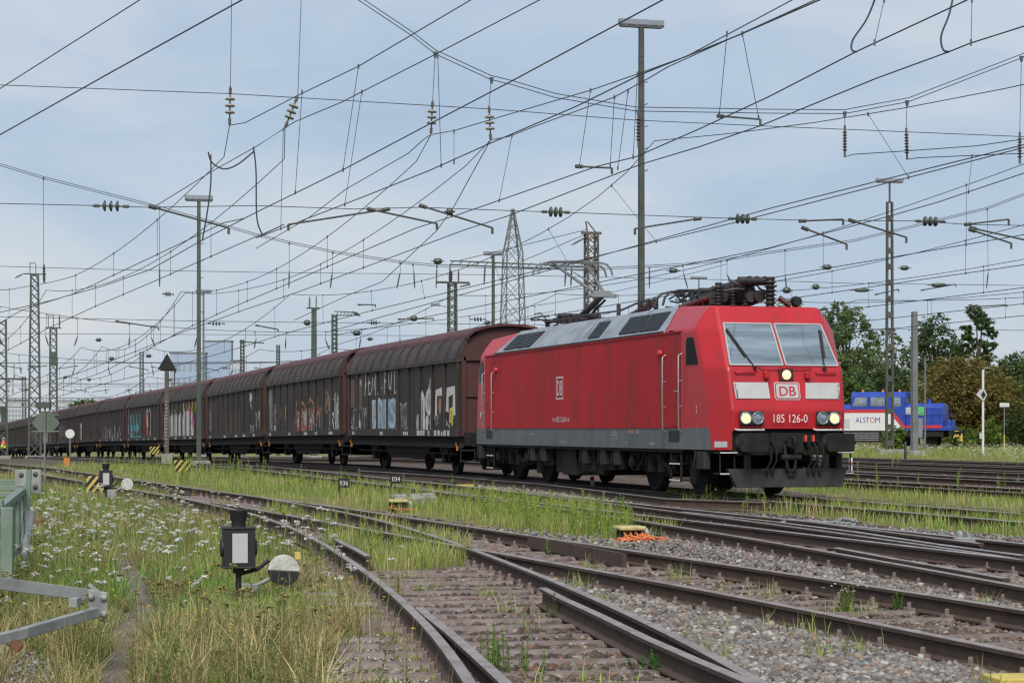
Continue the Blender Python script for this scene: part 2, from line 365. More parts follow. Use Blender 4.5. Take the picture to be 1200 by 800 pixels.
def axis(lo, hi, step, far, g):
    a = list(np.arange(lo, hi+1e-6, step)); s_ = step
    while a[-1] < far: s_ *= g; a.append(a[-1]+s_)
    s_ = step
    while a[0] > -far: s_ *= g; a.insert(0, a[0]-s_)
    return np.array(a)
gx = axis(-16, 16, 0.25, 3500, 1.12); gy = axis(6, 60, 0.25, 3500, 1.1); gy = gy[gy > -120]
GXX, GYY = np.meshgrid(gx, gy); gX = GXX.ravel(); gY = GYY.ravel()
grassy = np.zeros(gX.shape, bool)
jx = (fnoise(gX, gY, 1.1, 1)-0.5)*1.1; jy = (fnoise(gX, gY, 1.1, 2)-0.5)*2.0
for z in Z_ALL: grassy |= inpoly(gX+jx*0.5, gY+jy*0.5, z)
gu, gs = us_of(gX, gY)
grassy |= (gu < -18) | (gs > 260) | (gu > 75)
pathm = inpoly(gX+jx*0.15, gY+jy*0.15, Z_PATH); barem = inpoly(gX+jx, gY+jy, Z_BARE) | inpoly(gX+jx, gY+jy, Z_BARE2)
gz = terr(gX, gY)+(fnoise(gX, gY, 0.9, 4)-0.5)*0.05*grassy*(np.hypot(gX, gY) < 80)+(fnoise(gX, gY, 2.3, 6)-0.5)*0.03*(~grassy)*(np.hypot(gX, gY) < 80)-0.008-0.016*(~grassy)*(np.hypot(gX, gY) < 60)
far_dip = np.hypot(gX, gY); gz -= np.where(far_dip > 900, (far_dip-900)*0.004, 0)
nx, ny = len(gx), len(gy)
ii = (np.arange(ny-1)[:, None]*nx+np.arange(nx-1)[None, :]).ravel()
gf = np.stack([ii, ii+1, ii+nx+1, ii+nx], 1)
def ground_material():
    m = bpy.data.materials.new('ground_soil'); m.use_nodes = True; t = m.node_tree; bs = t.nodes['Principled BSDF']
    N = t.nodes.new; K = t.links.new
    co = N('ShaderNodeTexCoord'); at = N('ShaderNodeAttribute'); at.attribute_name = 'tint'
    sp = N('ShaderNodeSeparateColor'); K(at.outputs['Color'], sp.inputs[0])
    def ramp(src, stops):
        r = N('ShaderNodeValToRGB'); els = r.color_ramp.elements
        while len(els) < len(stops): els.new(0.5)
        for e_, (p, c) in zip(els, stops): e_.position = p; e_.color = (*c, 1)
        K(src, r.inputs[0]); return r.outputs[0]
    def noise(sc, d=5):
        n = N('ShaderNodeTexNoise'); n.inputs['Scale'].default_value = sc; n.inputs['Detail'].default_value = d; K(co.outputs['Object'], n.inputs['Vector']); return n.outputs['Fac']
    vo = N('ShaderNodeTexVoronoi'); vo.inputs['Scale'].default_value = 19; K(co.outputs['Object'], vo.inputs['Vector'])
    v1 = N('ShaderNodeSeparateColor'); K(vo.outputs['Color'], v1.inputs[0])
    grav = ramp(v1.outputs[0], [(0.0, (0.045, 0.037, 0.031)), (0.3, (0.10, 0.085, 0.073)), (0.6, (0.165, 0.148, 0.132)), (0.85, (0.135, 0.09, 0.066)), (1.0, (0.27, 0.25, 0.23))])
    gd = ramp(noise(0.5), [(0.35, (0.75, 0.62, 0.52)), (0.65, (1.0, 1.0, 1.0))])
    gm = N('ShaderNodeMixRGB'); gm.blend_type = 'MULTIPLY'; gm.inputs[0].default_value = 1; K(grav, gm.inputs[1]); K(gd, gm.inputs[2])
    grass = ramp(noise(1.3), [(0.3, (0.125, 0.135, 0.045)), (0.5, (0.19, 0.175, 0.075)), (0.7, (0.26, 0.21, 0.115))])
    path = ramp(noise(6), [(0.3, (0.105, 0.085, 0.070)), (0.7, (0.20, 0.17, 0.145))])
    nz = N('ShaderNodeMath'); nz.operation = 'MULTIPLY_ADD'; K(noise(3.0), nz.inputs[0]); nz.inputs[1].default_value = 1.0; K(sp.outputs[0], nz.inputs[2])
    st = N('ShaderNodeMapRange'); st.inputs['From Min'].default_value = 0.9; st.inputs['From Max'].default_value = 1.1; K(nz.outputs[0], st.inputs[0])
    m1 = N('ShaderNodeMixRGB'); K(st.outputs[0], m1.inputs[0]); K(gm.outputs[0], m1.inputs[1]); K(grass, m1.inputs[2])
    m2 = N('ShaderNodeMixRGB'); K(sp.outputs[1], m2.inputs[0]); K(m1.outputs[0], m2.inputs[1]); K(path, m2.inputs[2])
    K(m2.outputs[0], bs.inputs['Base Color']); bs.inputs['Roughness'].default_value = 0.95; bs.inputs['Specular IOR Level'].default_value = 0.15
    bp = N('ShaderNodeBump'); bp.inputs['Strength'].default_value = 0.9; bp.inputs['Distance'].default_value = 0.03
    K(vo.outputs['Distance'], bp.inputs['Height']); bp.invert = True; K(bp.outputs[0], bs.inputs['Normal'])
    return m
gcol = np.stack([grassy*1.0, (pathm | (barem & False))*1.0, barem*1.0], 1)
gcol[barem & ~pathm, 0] = 0.15
ground = mesh_np('ground', np.stack([gX, gY, gz], 1), gf, ground_material(), col=gcol)
tag(ground, 'yard ground of gravel, soil and dry meadow reaching to the horizon', 'ground', kind='structure')
for p in ground.data.polygons: p.use_smooth = True

# concrete trough lids that make the footpath through the meadow
pm = MB(); pc = [G(128, 860), G(133, 800), G(152, 745), G(166, 700), G(152, 676), G(140, 657)]
lens = [0]
for a, b in zip(pc, pc[1:]): lens.append(lens[-1]+(b-a).length)
nsl = int(lens[-1]/0.5)
for i in range(nsl):
    d0 = (i+0.03)*lens[-1]/nsl; d1 = (i+0.97)*lens[-1]/nsl
    a = Vector([np.interp(d0, lens, [p[k] for p in pc]) for k in range(3)]); b = Vector([np.interp(d1, lens, [p[k] for p in pc]) for k in range(3)])
    s_ = Vector((b.y-a.y, a.x-b.x, 0)).normalized()*0.19
    z0, z1 = -0.08, 0.014+random.uniform(-0.012, 0.010)
    tw = random.uniform(-0.02, 0.02)
    q = [a-s_, a+s_, b+s_+Vector((tw, 0, 0)), b-s_+Vector((tw, 0, 0))]
    pm.prism([(p.x, p.y, 0) for p in q], (0, 0, z0), (0, 0, z1))
tag(pm.build('footpath', MT['path_concrete'], bev=0.012), 'narrow footpath of worn brown slabs through the flowering meadow', 'path', kind='structure')

# ---- tracks
PROF = [(-.0625, 0), (-.0625, .012), (-.012, .028), (-.009, .105), (-.034, .118), (-.0345, .144), (-.027, .15), (.027, .15), (.0345, .144), (.034, .118), (.009, .105), (.012, .028), (.0625, .012), (.0625, 0)]
PROF = [(a, h+0.02) for a, h in PROF]
PMIS = [0, 0, 0, 0, 0, 1, 1, 1, 0, 0, 0, 0, 0, 0]
def smooth_u(keys, s0, s1, step):
    S = np.arange(s0, s1+step/2, step); k = np.array(sorted(keys), float)
    fine = np.arange(s0-8, s1+8, 0.5); u = np.interp(fine, k[:, 0], k[:, 1])
    lo = k[0, 1]-(k[1, 1]-k[0, 1])/(k[1, 0]-k[0, 0])*(k[0, 0]-fine); u = np.where(fine < k[0, 0], lo, u)
    ker = np.ones(13)/13; up = np.pad(u, 6, mode='edge'); u = np.convolve(up, ker, 'valid')
    return S, np.interp(S, fine, u)
def rail_pts(S, U, off):
    pts = []
    for i, (s, u) in enumerate(zip(S, U)):
        a, b = max(i-1, 0), min(i+1, len(S)-1); du = (U[b]-U[a])/(S[b]-S[a])
        k = 1/math.sqrt(1+du*du); pts.append(US(u+off*k, s-off*du*k))
    return pts
HALF = 0.7525
def sleeper_mb(n_bolt=True, L=2.45, Wd=0.19):
    m = MB(); h = Wd/2
    pr = [(-h, -0.09), (-h, -0.01), (-h*0.6, 0.022), (h*0.6, 0.022), (h, -0.01), (h, -0.09)]
    m.prism([(-L/2, y, z) for y, z in pr], (0, 0, 0), (L, 0, 0))
    for sx in (-1, 1):
        for t in (-1, 1):
            x = sx*HALF+t*0.085
            m.box(x-0.03, x+0.03, -0.05, 0.05, 0.02, 0.045); m.lathe([(0.018, 0.045), (0.018, 0.085), (0.011, 0.09), (0.0, 0.09)], (x, 0, 0), n=6, sm=False)
    me = bpy.data.meshes.new('sleeper'); me.from_pydata(m.v, [], m.f); me.materials.append(MT['sleeper']); me.update()
    return me
SLEEPER = sleeper_mb(); SLEEPER_LONG = sleeper_mb(L=2.7)
RAIL_PATHS = []
def track(label, keys, s0, s1, step=1.0, head='rail_head', sleepers=None, longs=False, group='railway tracks across the yard'):
    S, U = smooth_u(keys, s0, s1, step)
    root = empty('railway_track', US(np.interp(0, S, U), 0), 0, label, 'railway track', group)
    off = -root.location
    for sd_ in (-1, 1):
        pts = rail_pts(S, U, sd_*HALF); RAIL_PATHS.append(np.array([p[:2] for p in pts]))
        MB().sweep(PROF, [p+off for p in pts], mis=PMIS).build('rail', [MT['rail_side'], MT[head]], root, normals=False)
    if sleepers:
        a, b, sp = sleepers; k = 0
        for s in np.arange(a, b, sp):
            if k >= 99: break
            u = np.interp(s, S, U); du = (np.interp(s+.5, S, U)-np.interp(s-.5, S, U))
            o = bpy.data.objects.new('sleeper', SLEEPER_LONG if longs else SLEEPER); COL.objects.link(o); o.parent = root
            p = US(u, s); o.location = p+off+Vector((0, 0, random.uniform(-0.006, 0.012)))
            o.rotation_euler = (0, 0, math.atan2(0.27587, 0.96119)-math.atan(du)+random.uniform(-.01, .01)); k += 1
    return root, off
def extra_rail(root, off, pts, name='guard_rail', mats=None, prof=PROF):
    RAIL_PATHS.append(np.array([p[:2] for p in pts]))
    return MB().sweep(prof, [Vector(p)+off for p in pts], mis=PMIS if prof is PROF else None).build(name, mats or [MT['rail_side'], MT['rail_head']], root, normals=False)
A_K = [(-45, -8.8), (-28, -8.85), (-22.4, -8.85), (-19.6, -8.88), (-14.4, -9.15), (-8, -9.42), (-1.6, -9.69), (8.5, -10.43), (18.8, -11.05), (40, -12.2), (90, -13.5), (160, -14)]
D_K = [(-45, -16.8), (-36, -14.6), (-30, -13.25), (-26, -12.37), (-20.2, -11.45), (-17, -11.08), (-12.5, -10.57), (-9, -10.27), (-5, -10.05), (-2.5, -10.0), (5, -10.16)]
B_K = [(-45, -9.4), (-30, -7.35), (-20.4, -6.2), (-13, -5.43), (-5, -4.9), (8, -4.42), (10, -4.38)]
tA, oA = track('straight rusty track crossing the lower right corner, gravel and one flowering weed between its rails', A_K, -44, 150, 1.0, 'rail_head', (-27, 10, 0.62))
tD, oD = track('curving rusty track that swings past the turnout lantern to the lower edge of the picture', D_K, -40, 4, 0.8, 'rail_head', (-29, -13.2, 0.56), True)
tC, oC = track('track running just in front of the red locomotive, grass strip between them', [(-60, -4.35), (200, -4.35)], -45, 190, 2.0, 'rail_used')
tB, oB = track('diverging turnout track peeling away from the one in front of the locomotive', B_K, -42, 9, 0.8, 'rail_head', (-30, -5, 0.65), True)
tT, oT = track('track that carries the red locomotive and its wagons', [(-60, 0), (300, 0)], -48, 240, 2.0, 'rail_used')
for u, lb in ((6.9, 'first track behind the red locomotive'), (11.6, 'second track behind the red locomotive, shiny rails'), (16.6, 'third track behind the red locomotive'), (21.4, 'fourth track behind the red locomotive'), (26.0, 'last yard track before the flowering verge at the trees')):
    track(lb, [(-60, u), (300, u)], -48, 200, 3.0, 'rail_used' if u in (11.6,) else 'rail_head')
track('overgrown siding hidden in the meadow beside the line of wagons', [(10, -15.5), (60, -15.0), (170, -14.8)], 8, 170, 3.0)
# check rails, switch tongues and a rusty guard plate
def uline(u0, s0, u1, s1, n=12, z=0): return [US(u0+(u1-u0)*i/n, s0+(s1-s0)*i/n, z) for i in range(n+1)]
def gline(pts): return [G(x, y, RT).__class__((G(x, y, RT).x, G(x, y, RT).y, 0)) for x, y in pts]
extra_rail(tD, oD, gline([(900, 807), (885, 800), (820, 773), (760, 747), (700, 718), (660, 700), (637, 688)]), 'switch_tongue')
extra_rail(tD, oD, gline([(628, 835), (595, 800), (560, 768), (528, 740), (505, 722), (492, 711)]), 'switch_tongue')
extra_rail(tD, oD, gline([(432, 651), (418, 643), (405, 637), (394, 631)]))
plate = [(-.022, .03), (-.022, .176), (.022, .176), (.022, .03)]
extra_rail(tA, oA, gline([(732, 649), (700, 643), (660, 635), (620, 628)]), 'guard_plate', [MT['rail_side']], plate)
extra_rail(tB, oB, gline([(1180, 677), (1120, 666), (1050, 654), (980, 641)]))
extra_rail(tC, oC, gline([(1200, 650), (1100, 637), (1000, 622), (900, 609.5), (800, 599)]), 'switch_tongue', [MT['rail_side'], MT['rail_used']])
extra_rail(tC, oC, gline([(1150, 636), (1060, 625), (960, 612)]), 'switch_tongue')
extra_rail(tT, oT, gline([(900, 588), (780, 583.5), (640, 567), (520, 557), (420, 551)]), 'switch_tongue', [MT['rail_side'], MT['rail_used']])

# ---- ballast stones
def px_samples(n, x0, x1, y0, y1, rng=RNG):
    x = rng.uniform(x0, x1, n); y = rng.uniform(y0, y1, n); Y = CZ*F/(y-HY); return (x-HX)*Y/F, Y
def rail_clear(X, Y, d):
    ok = np.ones(len(X), bool)
    for P in RAIL_PATHS:
        a = P[:-1]; b = P[1:]
        sel = np.where((b[:, 1] > -5) & (a[:, 1] < 75))[0]
        if len(sel) == 0: continue
        px = P[:, 0]; py = P[:, 1]
        if py[0] > py[-1]: px = px[::-1]; py = py[::-1]
        xi = np.interp(Y, py, px); slope = np.interp(Y, (py[:-1]+py[1:])/2, np.diff(px)/np.diff(py))
        dist = np.abs(X-xi)/np.sqrt(1+slope**2); inr = (Y > py[0]-.05) & (Y < py[-1]+.05)
        ok &= ~(inr & (dist < d))
    return ok
def ico():
    t = (1+5**.5)/2
    v = np.array([(-1, t, 0), (1, t, 0), (-1, -t, 0), (1, -t, 0), (0, -1, t), (0, 1, t), (0, -1, -t), (0, 1, -t), (t, 0, -1), (t, 0, 1), (-t, 0, -1), (-t, 0, 1)], float)/math.sqrt(1+t*t)
    f = np.array([(0, 11, 5), (0, 5, 1), (0, 1, 7), (0, 7, 10), (0, 10, 11), (1, 5, 9), (5, 11, 4), (11, 10, 2), (10, 7, 6), (7, 1, 8), (3, 9, 4), (3, 4, 2), (3, 2, 6), (3, 6, 8), (3, 8, 9), (4, 9, 5), (2, 4, 11), (6, 2, 10), (8, 6, 7), (9, 8, 1)])
    return v, f
def stones(name, X, Y, size, cols, label, sink=.004):
    v, f = ico(); n = len(X); rng = RNG
    sc = size*rng.uniform(0.55, 1.35, n)
    V = v[None]*(1+rng.uniform(-.28, .28, (n, 12, 1)))*np.stack([rng.uniform(.7, 1.35, n), rng.uniform(.7, 1.3, n), rng.uniform(.5, .95, n)], 1)[:, None, :]
    a = rng.uniform(0, 6.283, n); b = rng.uniform(-.6, .6, n)
    ca, sa, cb, sb = np.cos(a)[:, None], np.sin(a)[:, None], np.cos(b)[:, None], np.sin(b)[:, None]
    y1 = V[..., 1]*cb-V[..., 2]*sb; z1 = V[..., 1]*sb+V[..., 2]*cb
    x2 = V[..., 0]*ca-y1*sa; y2 = V[..., 0]*sa+y1*ca
    P = np.stack([x2, y2, z1], -1)*sc[:, None, None]
    P[..., 0] += X[:, None]; P[..., 1] += Y[:, None]; P[..., 2] += (terr(X, Y)-sink+sc*rng.uniform(-.2, .45, n))[:, None]
    c = np.array(cols)[rng.integers(0, len(cols), n)]*rng.uniform(.5, 1.32, (n, 1))
    FF = (f[None]+12*np.arange(n)[:, None, None]).reshape(-1, 3)
    o = mesh_np(name, P.reshape(-1, 3), FF, MT['stone'], col=np.repeat(c, 12, 0))
    return tag(o, label, 'gravel', kind='stuff')
SG = [(.22, .205, .19), (.27, .255, .235), (.15, .142, .135), (.36, .34, .315), (.25, .18, .14), (.18, .168, .155), (.23, .215, .20), (.27, .20, .155)]
SB = [(.11, .075, .056), (.15, .12, .098), (.07, .05, .038), (.19, .10, .062), (.27, .23, .19), (.12, .094, .076)]
def in_any(X, Y, zs):
    r = np.zeros(len(X), bool)
    for z in zs: r |= inpoly(X, Y, z)
    return r
X, Y = px_samples(62000, 380, 1330, 600, 870)
u, s = us_of(X, Y); Us = lambda k: np.interp(s, [a for a, b in k], [b for a, b in k])
uA, uD, uB = Us(A_K), Us(D_K), Us(B_K)
ok = rail_clear(X, Y, 0.075) & ~in_any(X, Y, [Z_FIELD, Z_FROG, Z_MID]) & ~(inpoly(X, Y, Z_WEST) & (RNG.uniform(size=len(X)) < .75))
brown = (np.abs(u-uA) < 0.85) | ((np.abs(u-uD) < 0.95) & (u < uA-0.6)) | (fnoise(X, Y, .8, 9) > .62)
dens = np.where(Y > 30, .5, 1) > RNG.uniform(size=len(X))
ok &= dens
slot = ((s-(-29)+.1) % 0.56 < 0.2) & (np.abs(u-uD) < 0.7) & (s < -13.2); ok &= ~(slot & (RNG.uniform(size=len(X)) < .9))
slotA = ((s-(-27)+.1) % 0.62 < 0.2) & (np.abs(u-uA) < 0.65) & (s < 10); ok &= ~(slotA & (RNG.uniform(size=len(X)) < .75))
stones('ballast_gravel', X[ok & ~brown], Y[ok & ~brown], 0.027, SG, 'grey crushed ballast stones between the tracks')
stones('rusty_gravel', X[ok & brown], Y[ok & brown], 0.025, SB, 'rust stained ballast stones between the rails of the near tracks')
X, Y = px_samples(40000, 560, 1330, 620, 870); u, s = us_of(X, Y); uA, uD, uB = Us(A_K), Us(D_K), Us(B_K)
ok = rail_clear(X, Y, 0.085) & ~in_any(X, Y, Z_ALL) & (np.abs(u-uA) > .84) & (np.abs(u-uB) > .84) & ((u > uA) | (u-uD > .86))
stones('shoulder_gravel', X[ok], Y[ok], 0.026, SG, 'grey ballast stones heaped outside the near rails', sink=-.018)
X, Y = px_samples(9000, 560, 800, 566, 596)
ok = rail_clear(X, Y, 0.08); u, s = us_of(X, Y); ok &= (u > -3.4) & (u < -.9)
stones('pink_gravel', X[ok], Y[ok], 0.032, [(.30, .25, .24), (.36, .30, .285), (.24, .20, .19)], 'fresh pinkish ballast piled along the track beside the locomotive')
X, Y = px_samples(3500, 980, 1320, 545, 585); u, s = us_of(X, Y)
ok = rail_clear(X, Y, .08) & ((np.abs(u-9.3) < 1.4) | (np.abs(u-14) < 1.5))
stones('pale_gravel', X[ok], Y[ok], 0.04, SG, 'pale ballast between the tracks behind the locomotive')
X, Y = px_samples(5000, -100, 90, 740, 870); ok = inpoly(X, Y, Z_BARE)
X2, Y2 = px_samples(6000, 360, 600, 735, 870); ok2 = inpoly(X2, Y2, Z_BARE2)
X = np.concatenate([X[ok], X2[ok2]]); Y = np.concatenate([Y[ok], Y2[ok2]])
stones('fine_gravel', X, Y, 0.011, [(.34, .30, .27), (.28, .25, .22), (.40, .36, .33)], 'fine grey brown gravel on the bare patches of the meadow', sink=0)
# ------------------------------------------------------------------ low vegetation
def blades(name, X, Y, h, w, cols, lean, label, cat='grass', z=None):
    n = len(X); rng = RNG; a = rng.uniform(0, 6.283, n)
    d = np.stack([np.cos(a), np.sin(a)], 1); pr = np.stack([-d[:, 1], d[:, 0]], 1)
    z0 = (terr(X, Y) if z is None else z)-0.01; le = lean*h*rng.uniform(.2, 1.3, n)
    ww = w*rng.uniform(.6, 1.4, n)
    def pt(f, l, k):
        p = np.empty((n, 2, 3)); c = np.stack([X, Y], 1)+d*(le*l)[:, None]
        for j, sgn in enumerate((-.5, .5)):
            p[:, j, :2] = c+pr*(ww*k*sgn)[:, None]; p[:, j, 2] = z0+h*f
        return p
    P = np.concatenate([pt(0, 0, 1), pt(.55, .3, .85), pt(1.0, 1.0, .12)[:, :1]], 1)
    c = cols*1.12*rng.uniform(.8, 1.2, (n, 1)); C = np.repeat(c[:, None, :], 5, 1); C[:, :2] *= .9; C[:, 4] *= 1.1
    b = 5*np.arange(n)[:, None]
    FF = (np.array([[0, 1, 3], [0, 3, 2], [2, 3, 4]])[None]+b[..., None]).reshape(-1, 3)
    return tag(mesh_np(name, P.reshape(-1, 3), FF, MT['leaf'], col=C.reshape(-1, 3)), label, cat, kind='stuff')
GREEN = np.array((.205, .265, .070)); LUSH = np.array((.165, .285, .055)); OLIVE = np.array((.265, .262, .092)); STRAW = np.array((.42, .355, .165)); TAN = np.array((.32, .25, .12)); LIME = np.array((.30, .38, .075))
def grass_cols(X, Y, dry_bias=0.0):
    n = len(X); k = fnoise(X, Y, .55, 21)+dry_bias+RNG.normal(0, .17, n); k2 = fnoise(X, Y, .33, 33)
    c = np.where((k < .40)[:, None], GREEN, np.where((k < .52)[:, None], OLIVE, np.where((k < .66)[:, None], STRAW*.8, STRAW)))
    c = np.where(((k2 > .60) & (k < .56))[:, None], LUSH, c)
    return c
def near_loss(X, Y):
  jx_ = (fnoise(X, Y, 2.2, 7)-.5)*.24+RNG.normal(0, .03, len(X)); DL = np.hypot((X-G(305, 700).x-.1)/.75, (Y-17.6)/2.0)
  return (DL > 1) & ~in_any(X+jx_, Y, [Z_PATH]) & ~(in_any(X, Y, [Z_BARE, Z_BARE2]) & (RNG.uniform(size=len(X)) < .93))
# meadow on the left
X, Y = px_samples(250000, -400, 640, 534, 860)
ok = inpoly(X, Y, Z_FIELD) & rail_clear(X, Y, .09) & (near_loss(X, Y) | (np.hypot((X-G(305, 700).x-.1)/.75, (Y-17.6)/2.0) < 1))
hh = fnoise(X, Y, .7, 40); ok &= (RNG.uniform(size=len(X)) < (.40+hh)) & (hh+RNG.normal(0, .06, len(X)) > .25)
X, Y, hh = X[ok], Y[ok], hh[ok]
h = (.045+.24*hh**1.2)*RNG.uniform(.5, 1.35, len(X))*np.where(Y < 15, .72, 1)
near4 = np.interp(Y, RAIL_PATHS[2][:, 1], RAIL_PATHS[2][:, 0])-X; h *= np.where(near4 < .8, .35+.5*np.clip(near4, 0, .8), 1)
lx_, ly_ = G(300, 700).x, G(300, 700).y; dl = np.hypot((X-lx_-.12)/1.0, (Y-ly_+1.6)/2.6); h *= np.where(dl < 1.1, .22+.6*np.clip(dl-.3, 0, 1), 1)
dx = np.abs(X-np.interp(Y, [p[1] for p in sorted(Z_PATH, key=lambda p: p[1])], [p[0] for p in sorted(Z_PATH, key=lambda p: p[1])]))
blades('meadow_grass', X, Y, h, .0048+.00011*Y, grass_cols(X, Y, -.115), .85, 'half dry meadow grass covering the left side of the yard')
# arching tussocks that break up the meadow
tx, ty = px_samples(700, -390, 620, 548, 850); ok = inpoly(tx, ty, Z_FIELD) & near_loss(tx, ty) & rail_clear(tx, ty, .3) & (fnoise(tx, ty, .5, 130) > .42); tx, ty = tx[ok], ty[ok]
nb = 46; X = np.repeat(tx, nb)+RNG.normal(0, .045, len(tx)*nb); Y = np.repeat(ty, nb)+RNG.normal(0, .045, len(tx)*nb)
tc_ = np.repeat(grass_cols(tx, ty, RNG.choice([-.22, -.05, .2], len(tx)))*RNG.uniform(.75, 1.15, (len(tx), 1)), nb, 0); th_ = np.repeat(RNG.uniform(.16, .42, len(tx)), nb)
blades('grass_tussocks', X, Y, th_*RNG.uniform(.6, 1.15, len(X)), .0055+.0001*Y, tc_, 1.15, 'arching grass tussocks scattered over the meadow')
# tall dry stems in the meadow
X, Y = px_samples(5500, -300, 640, 545, 860); ok = inpoly(X, Y, Z_FIELD) & rail_clear(X, Y, .12) & near_loss(X, Y) & (fnoise(X, Y, .5, 60) > .42)
X, Y = X[ok], Y[ok]
blades('dry_grass_stalks', X, Y, RNG.uniform(.22, .52, len(X)), .0025+.00007*Y, np.where(RNG.uniform(size=(len(X), 1)) < .6, STRAW, TAN), .35, 'tall straw coloured grass stalks standing in the meadow')
# strips between tracks
X, Y = px_samples(150000, -60, 1330, 536, 672)
zw = inpoly(X, Y, Z_WEST); zf = inpoly(X, Y, Z_FROG); zm = inpoly(X, Y, Z_MID); ze = inpoly(X, Y, Z_EAST)
pn = fnoise(X, Y, .6, 70); ok = rail_clear(X, Y, .10) & ((zw & (pn > .30)) | (zf & (pn > .36)) | (zm & (pn > .14)) | (ze & (pn > .22)))
X, Y, pn = X[ok], Y[ok], pn[ok]
c = grass_cols(X, Y, -.06); c = np.where((RNG.uniform(size=(len(X), 1)) < .35), LIME, c)
blades('track_side_grass', X, Y, (.08+.28*pn)*RNG.uniform(.5, 1.3, len(X)), .006+.0001*Y, c, .5, 'yellow green grass growing in strips between the tracks')
# sparse tufts within the near tracks
tx, ty = px_samples(170, 440, 1300, 640, 830); X = np.repeat(tx, 26)+RNG.normal(0, .07, 170*26); Y = np.repeat(ty, 26)+RNG.normal(0, .09, 170*26)
tsel = np.repeat(RNG.uniform(size=170) < .42, 26); ok = rail_clear(X, Y, .08) & tsel & ~inpoly(X, Y, Z_FIELD) & (us_of(X, Y)[0] < -7.4); X, Y = X[ok], Y[ok]
blades('tuft_grass', X, Y, RNG.uniform(.05, .22, len(X)), .006, np.where(RNG.uniform(size=(len(X), 1)) < .6, LIME, OLIVE), .7, 'small tufts of grass rooted between the sleepers')
# far verge in front of the trees
X = RNG.uniform(14, 75, 45000); Y = RNG.uniform(84, 190, 45000); ok = inpoly(X, Y, Z_FAR) & (np.abs(X/Y) < .33); X, Y = X[ok], Y[ok]
u_, s_ = us_of(X, Y); ok = u_ > 28.5; X, Y = X[ok], Y[ok]
blades('verge_grass', X, Y, RNG.uniform(.08, .34, len(X)), .03, np.where(RNG.uniform(size=(len(X), 1)) < .55, LIME*.8, OLIVE), .35, 'rough green verge in front of the trees')

def disc_flowers(name, X, Y, Z, r, nq, col, label, q=None, dome=.35):
    n = len(X); rng = RNG; k = nq
    a = rng.uniform(0, 6.283, (n, k)); rr = np.sqrt(rng.uniform(0, 1, (n, k)))*r[:, None]
    cx = X[:, None]+rr*np.cos(a); cy = Y[:, None]+rr*np.sin(a); cz = Z[:, None]+(r[:, None]-rr)*dome+rng.normal(0, .1, (n, k))*r[:, None]
    tx = rng.normal(0, .25, n); ty = rng.normal(0, .25, n); cz += (cx-X[:, None])*tx[:, None]+(cy-Y[:, None])*ty[:, None]
    qs = (r[:, None]*(.30 if q is None else q))*rng.uniform(.6, 1.3, (n, k)); b = rng.uniform(0, 6.283, (n, k))
    P = np.empty((n, k, 4, 3))
    for j in range(4):
        P[:, :, j, 0] = cx+qs*np.cos(b+j*1.5708); P[:, :, j, 1] = cy+qs*np.sin(b+j*1.5708); P[:, :, j, 2] = cz+rng.normal(0, .35, (n, k))*qs
    C = np.asarray(col)*rng.uniform(.82, 1.08, (n, k, 1, 1))*np.ones((1, 1, 4, 1))
    FF = np.arange(n*k*4).reshape(-1, 4)
    return tag(mesh_np(name, P.reshape(-1, 3), FF, MT['petal'], col=C.reshape(-1, 3)), label, 'flowers', kind='stuff')
def stems(name, X, Y, Z, w, col, label):
    n = len(X); rng = RNG; bx = X+rng.normal(0, .06, n); by = Y+rng.normal(0, .06, n); P = np.empty((n, 4, 3)); g = terr(X, Y)-.02
    P[:, 0] = np.stack([bx-w, by, g], 1); P[:, 1] = np.stack([bx+w, by, g], 1); P[:, 2] = np.stack([X+w*.7, Y, Z], 1); P[:, 3] = np.stack([X-w*.7, Y, Z], 1)
    C = np.repeat((np.asarray(col)*rng.uniform(.8, 1.2, (n, 1)))[:, None], 4, 1)
    return tag(mesh_np(name, P.reshape(-1, 3), np.arange(n*4).reshape(-1, 4), MT['leaf'], col=C.reshape(-1, 3)), label, 'flowers', kind='stuff')
# white umbels
X, Y = px_samples(5000, -380, 560, 556, 790)
yy = HY+CZ*F/Y; xx = HX+F*X/Y
p = np.exp(-((yy-640)/62)**2)*np.where(xx < 230, 1.0, .55)*(.35+1.1*fnoise(X, Y, .45, 80))
p = np.where((xx > 290) & (xx < 460) & (yy > 630), p*1.3, p)
ok = inpoly(X, Y, Z_FIELD) & near_loss(X, Y) & rail_clear(X, Y, .15) & (RNG.uniform(size=len(X)) < p*.9); X, Y = X[ok], Y[ok]
Z = terr(X, Y)+RNG.uniform(.22, .50, len(X)); r = RNG.uniform(.020, .046, len(X))
disc_flowers('white_umbel_flowers', X, Y, Z, r, 30, (.74, .74, .70), 'flat white flower heads scattered over the meadow')
stems('umbel_stalks', X, Y, Z, .004, (.13, .17, .05), 'thin green stalks carrying the white flower heads')
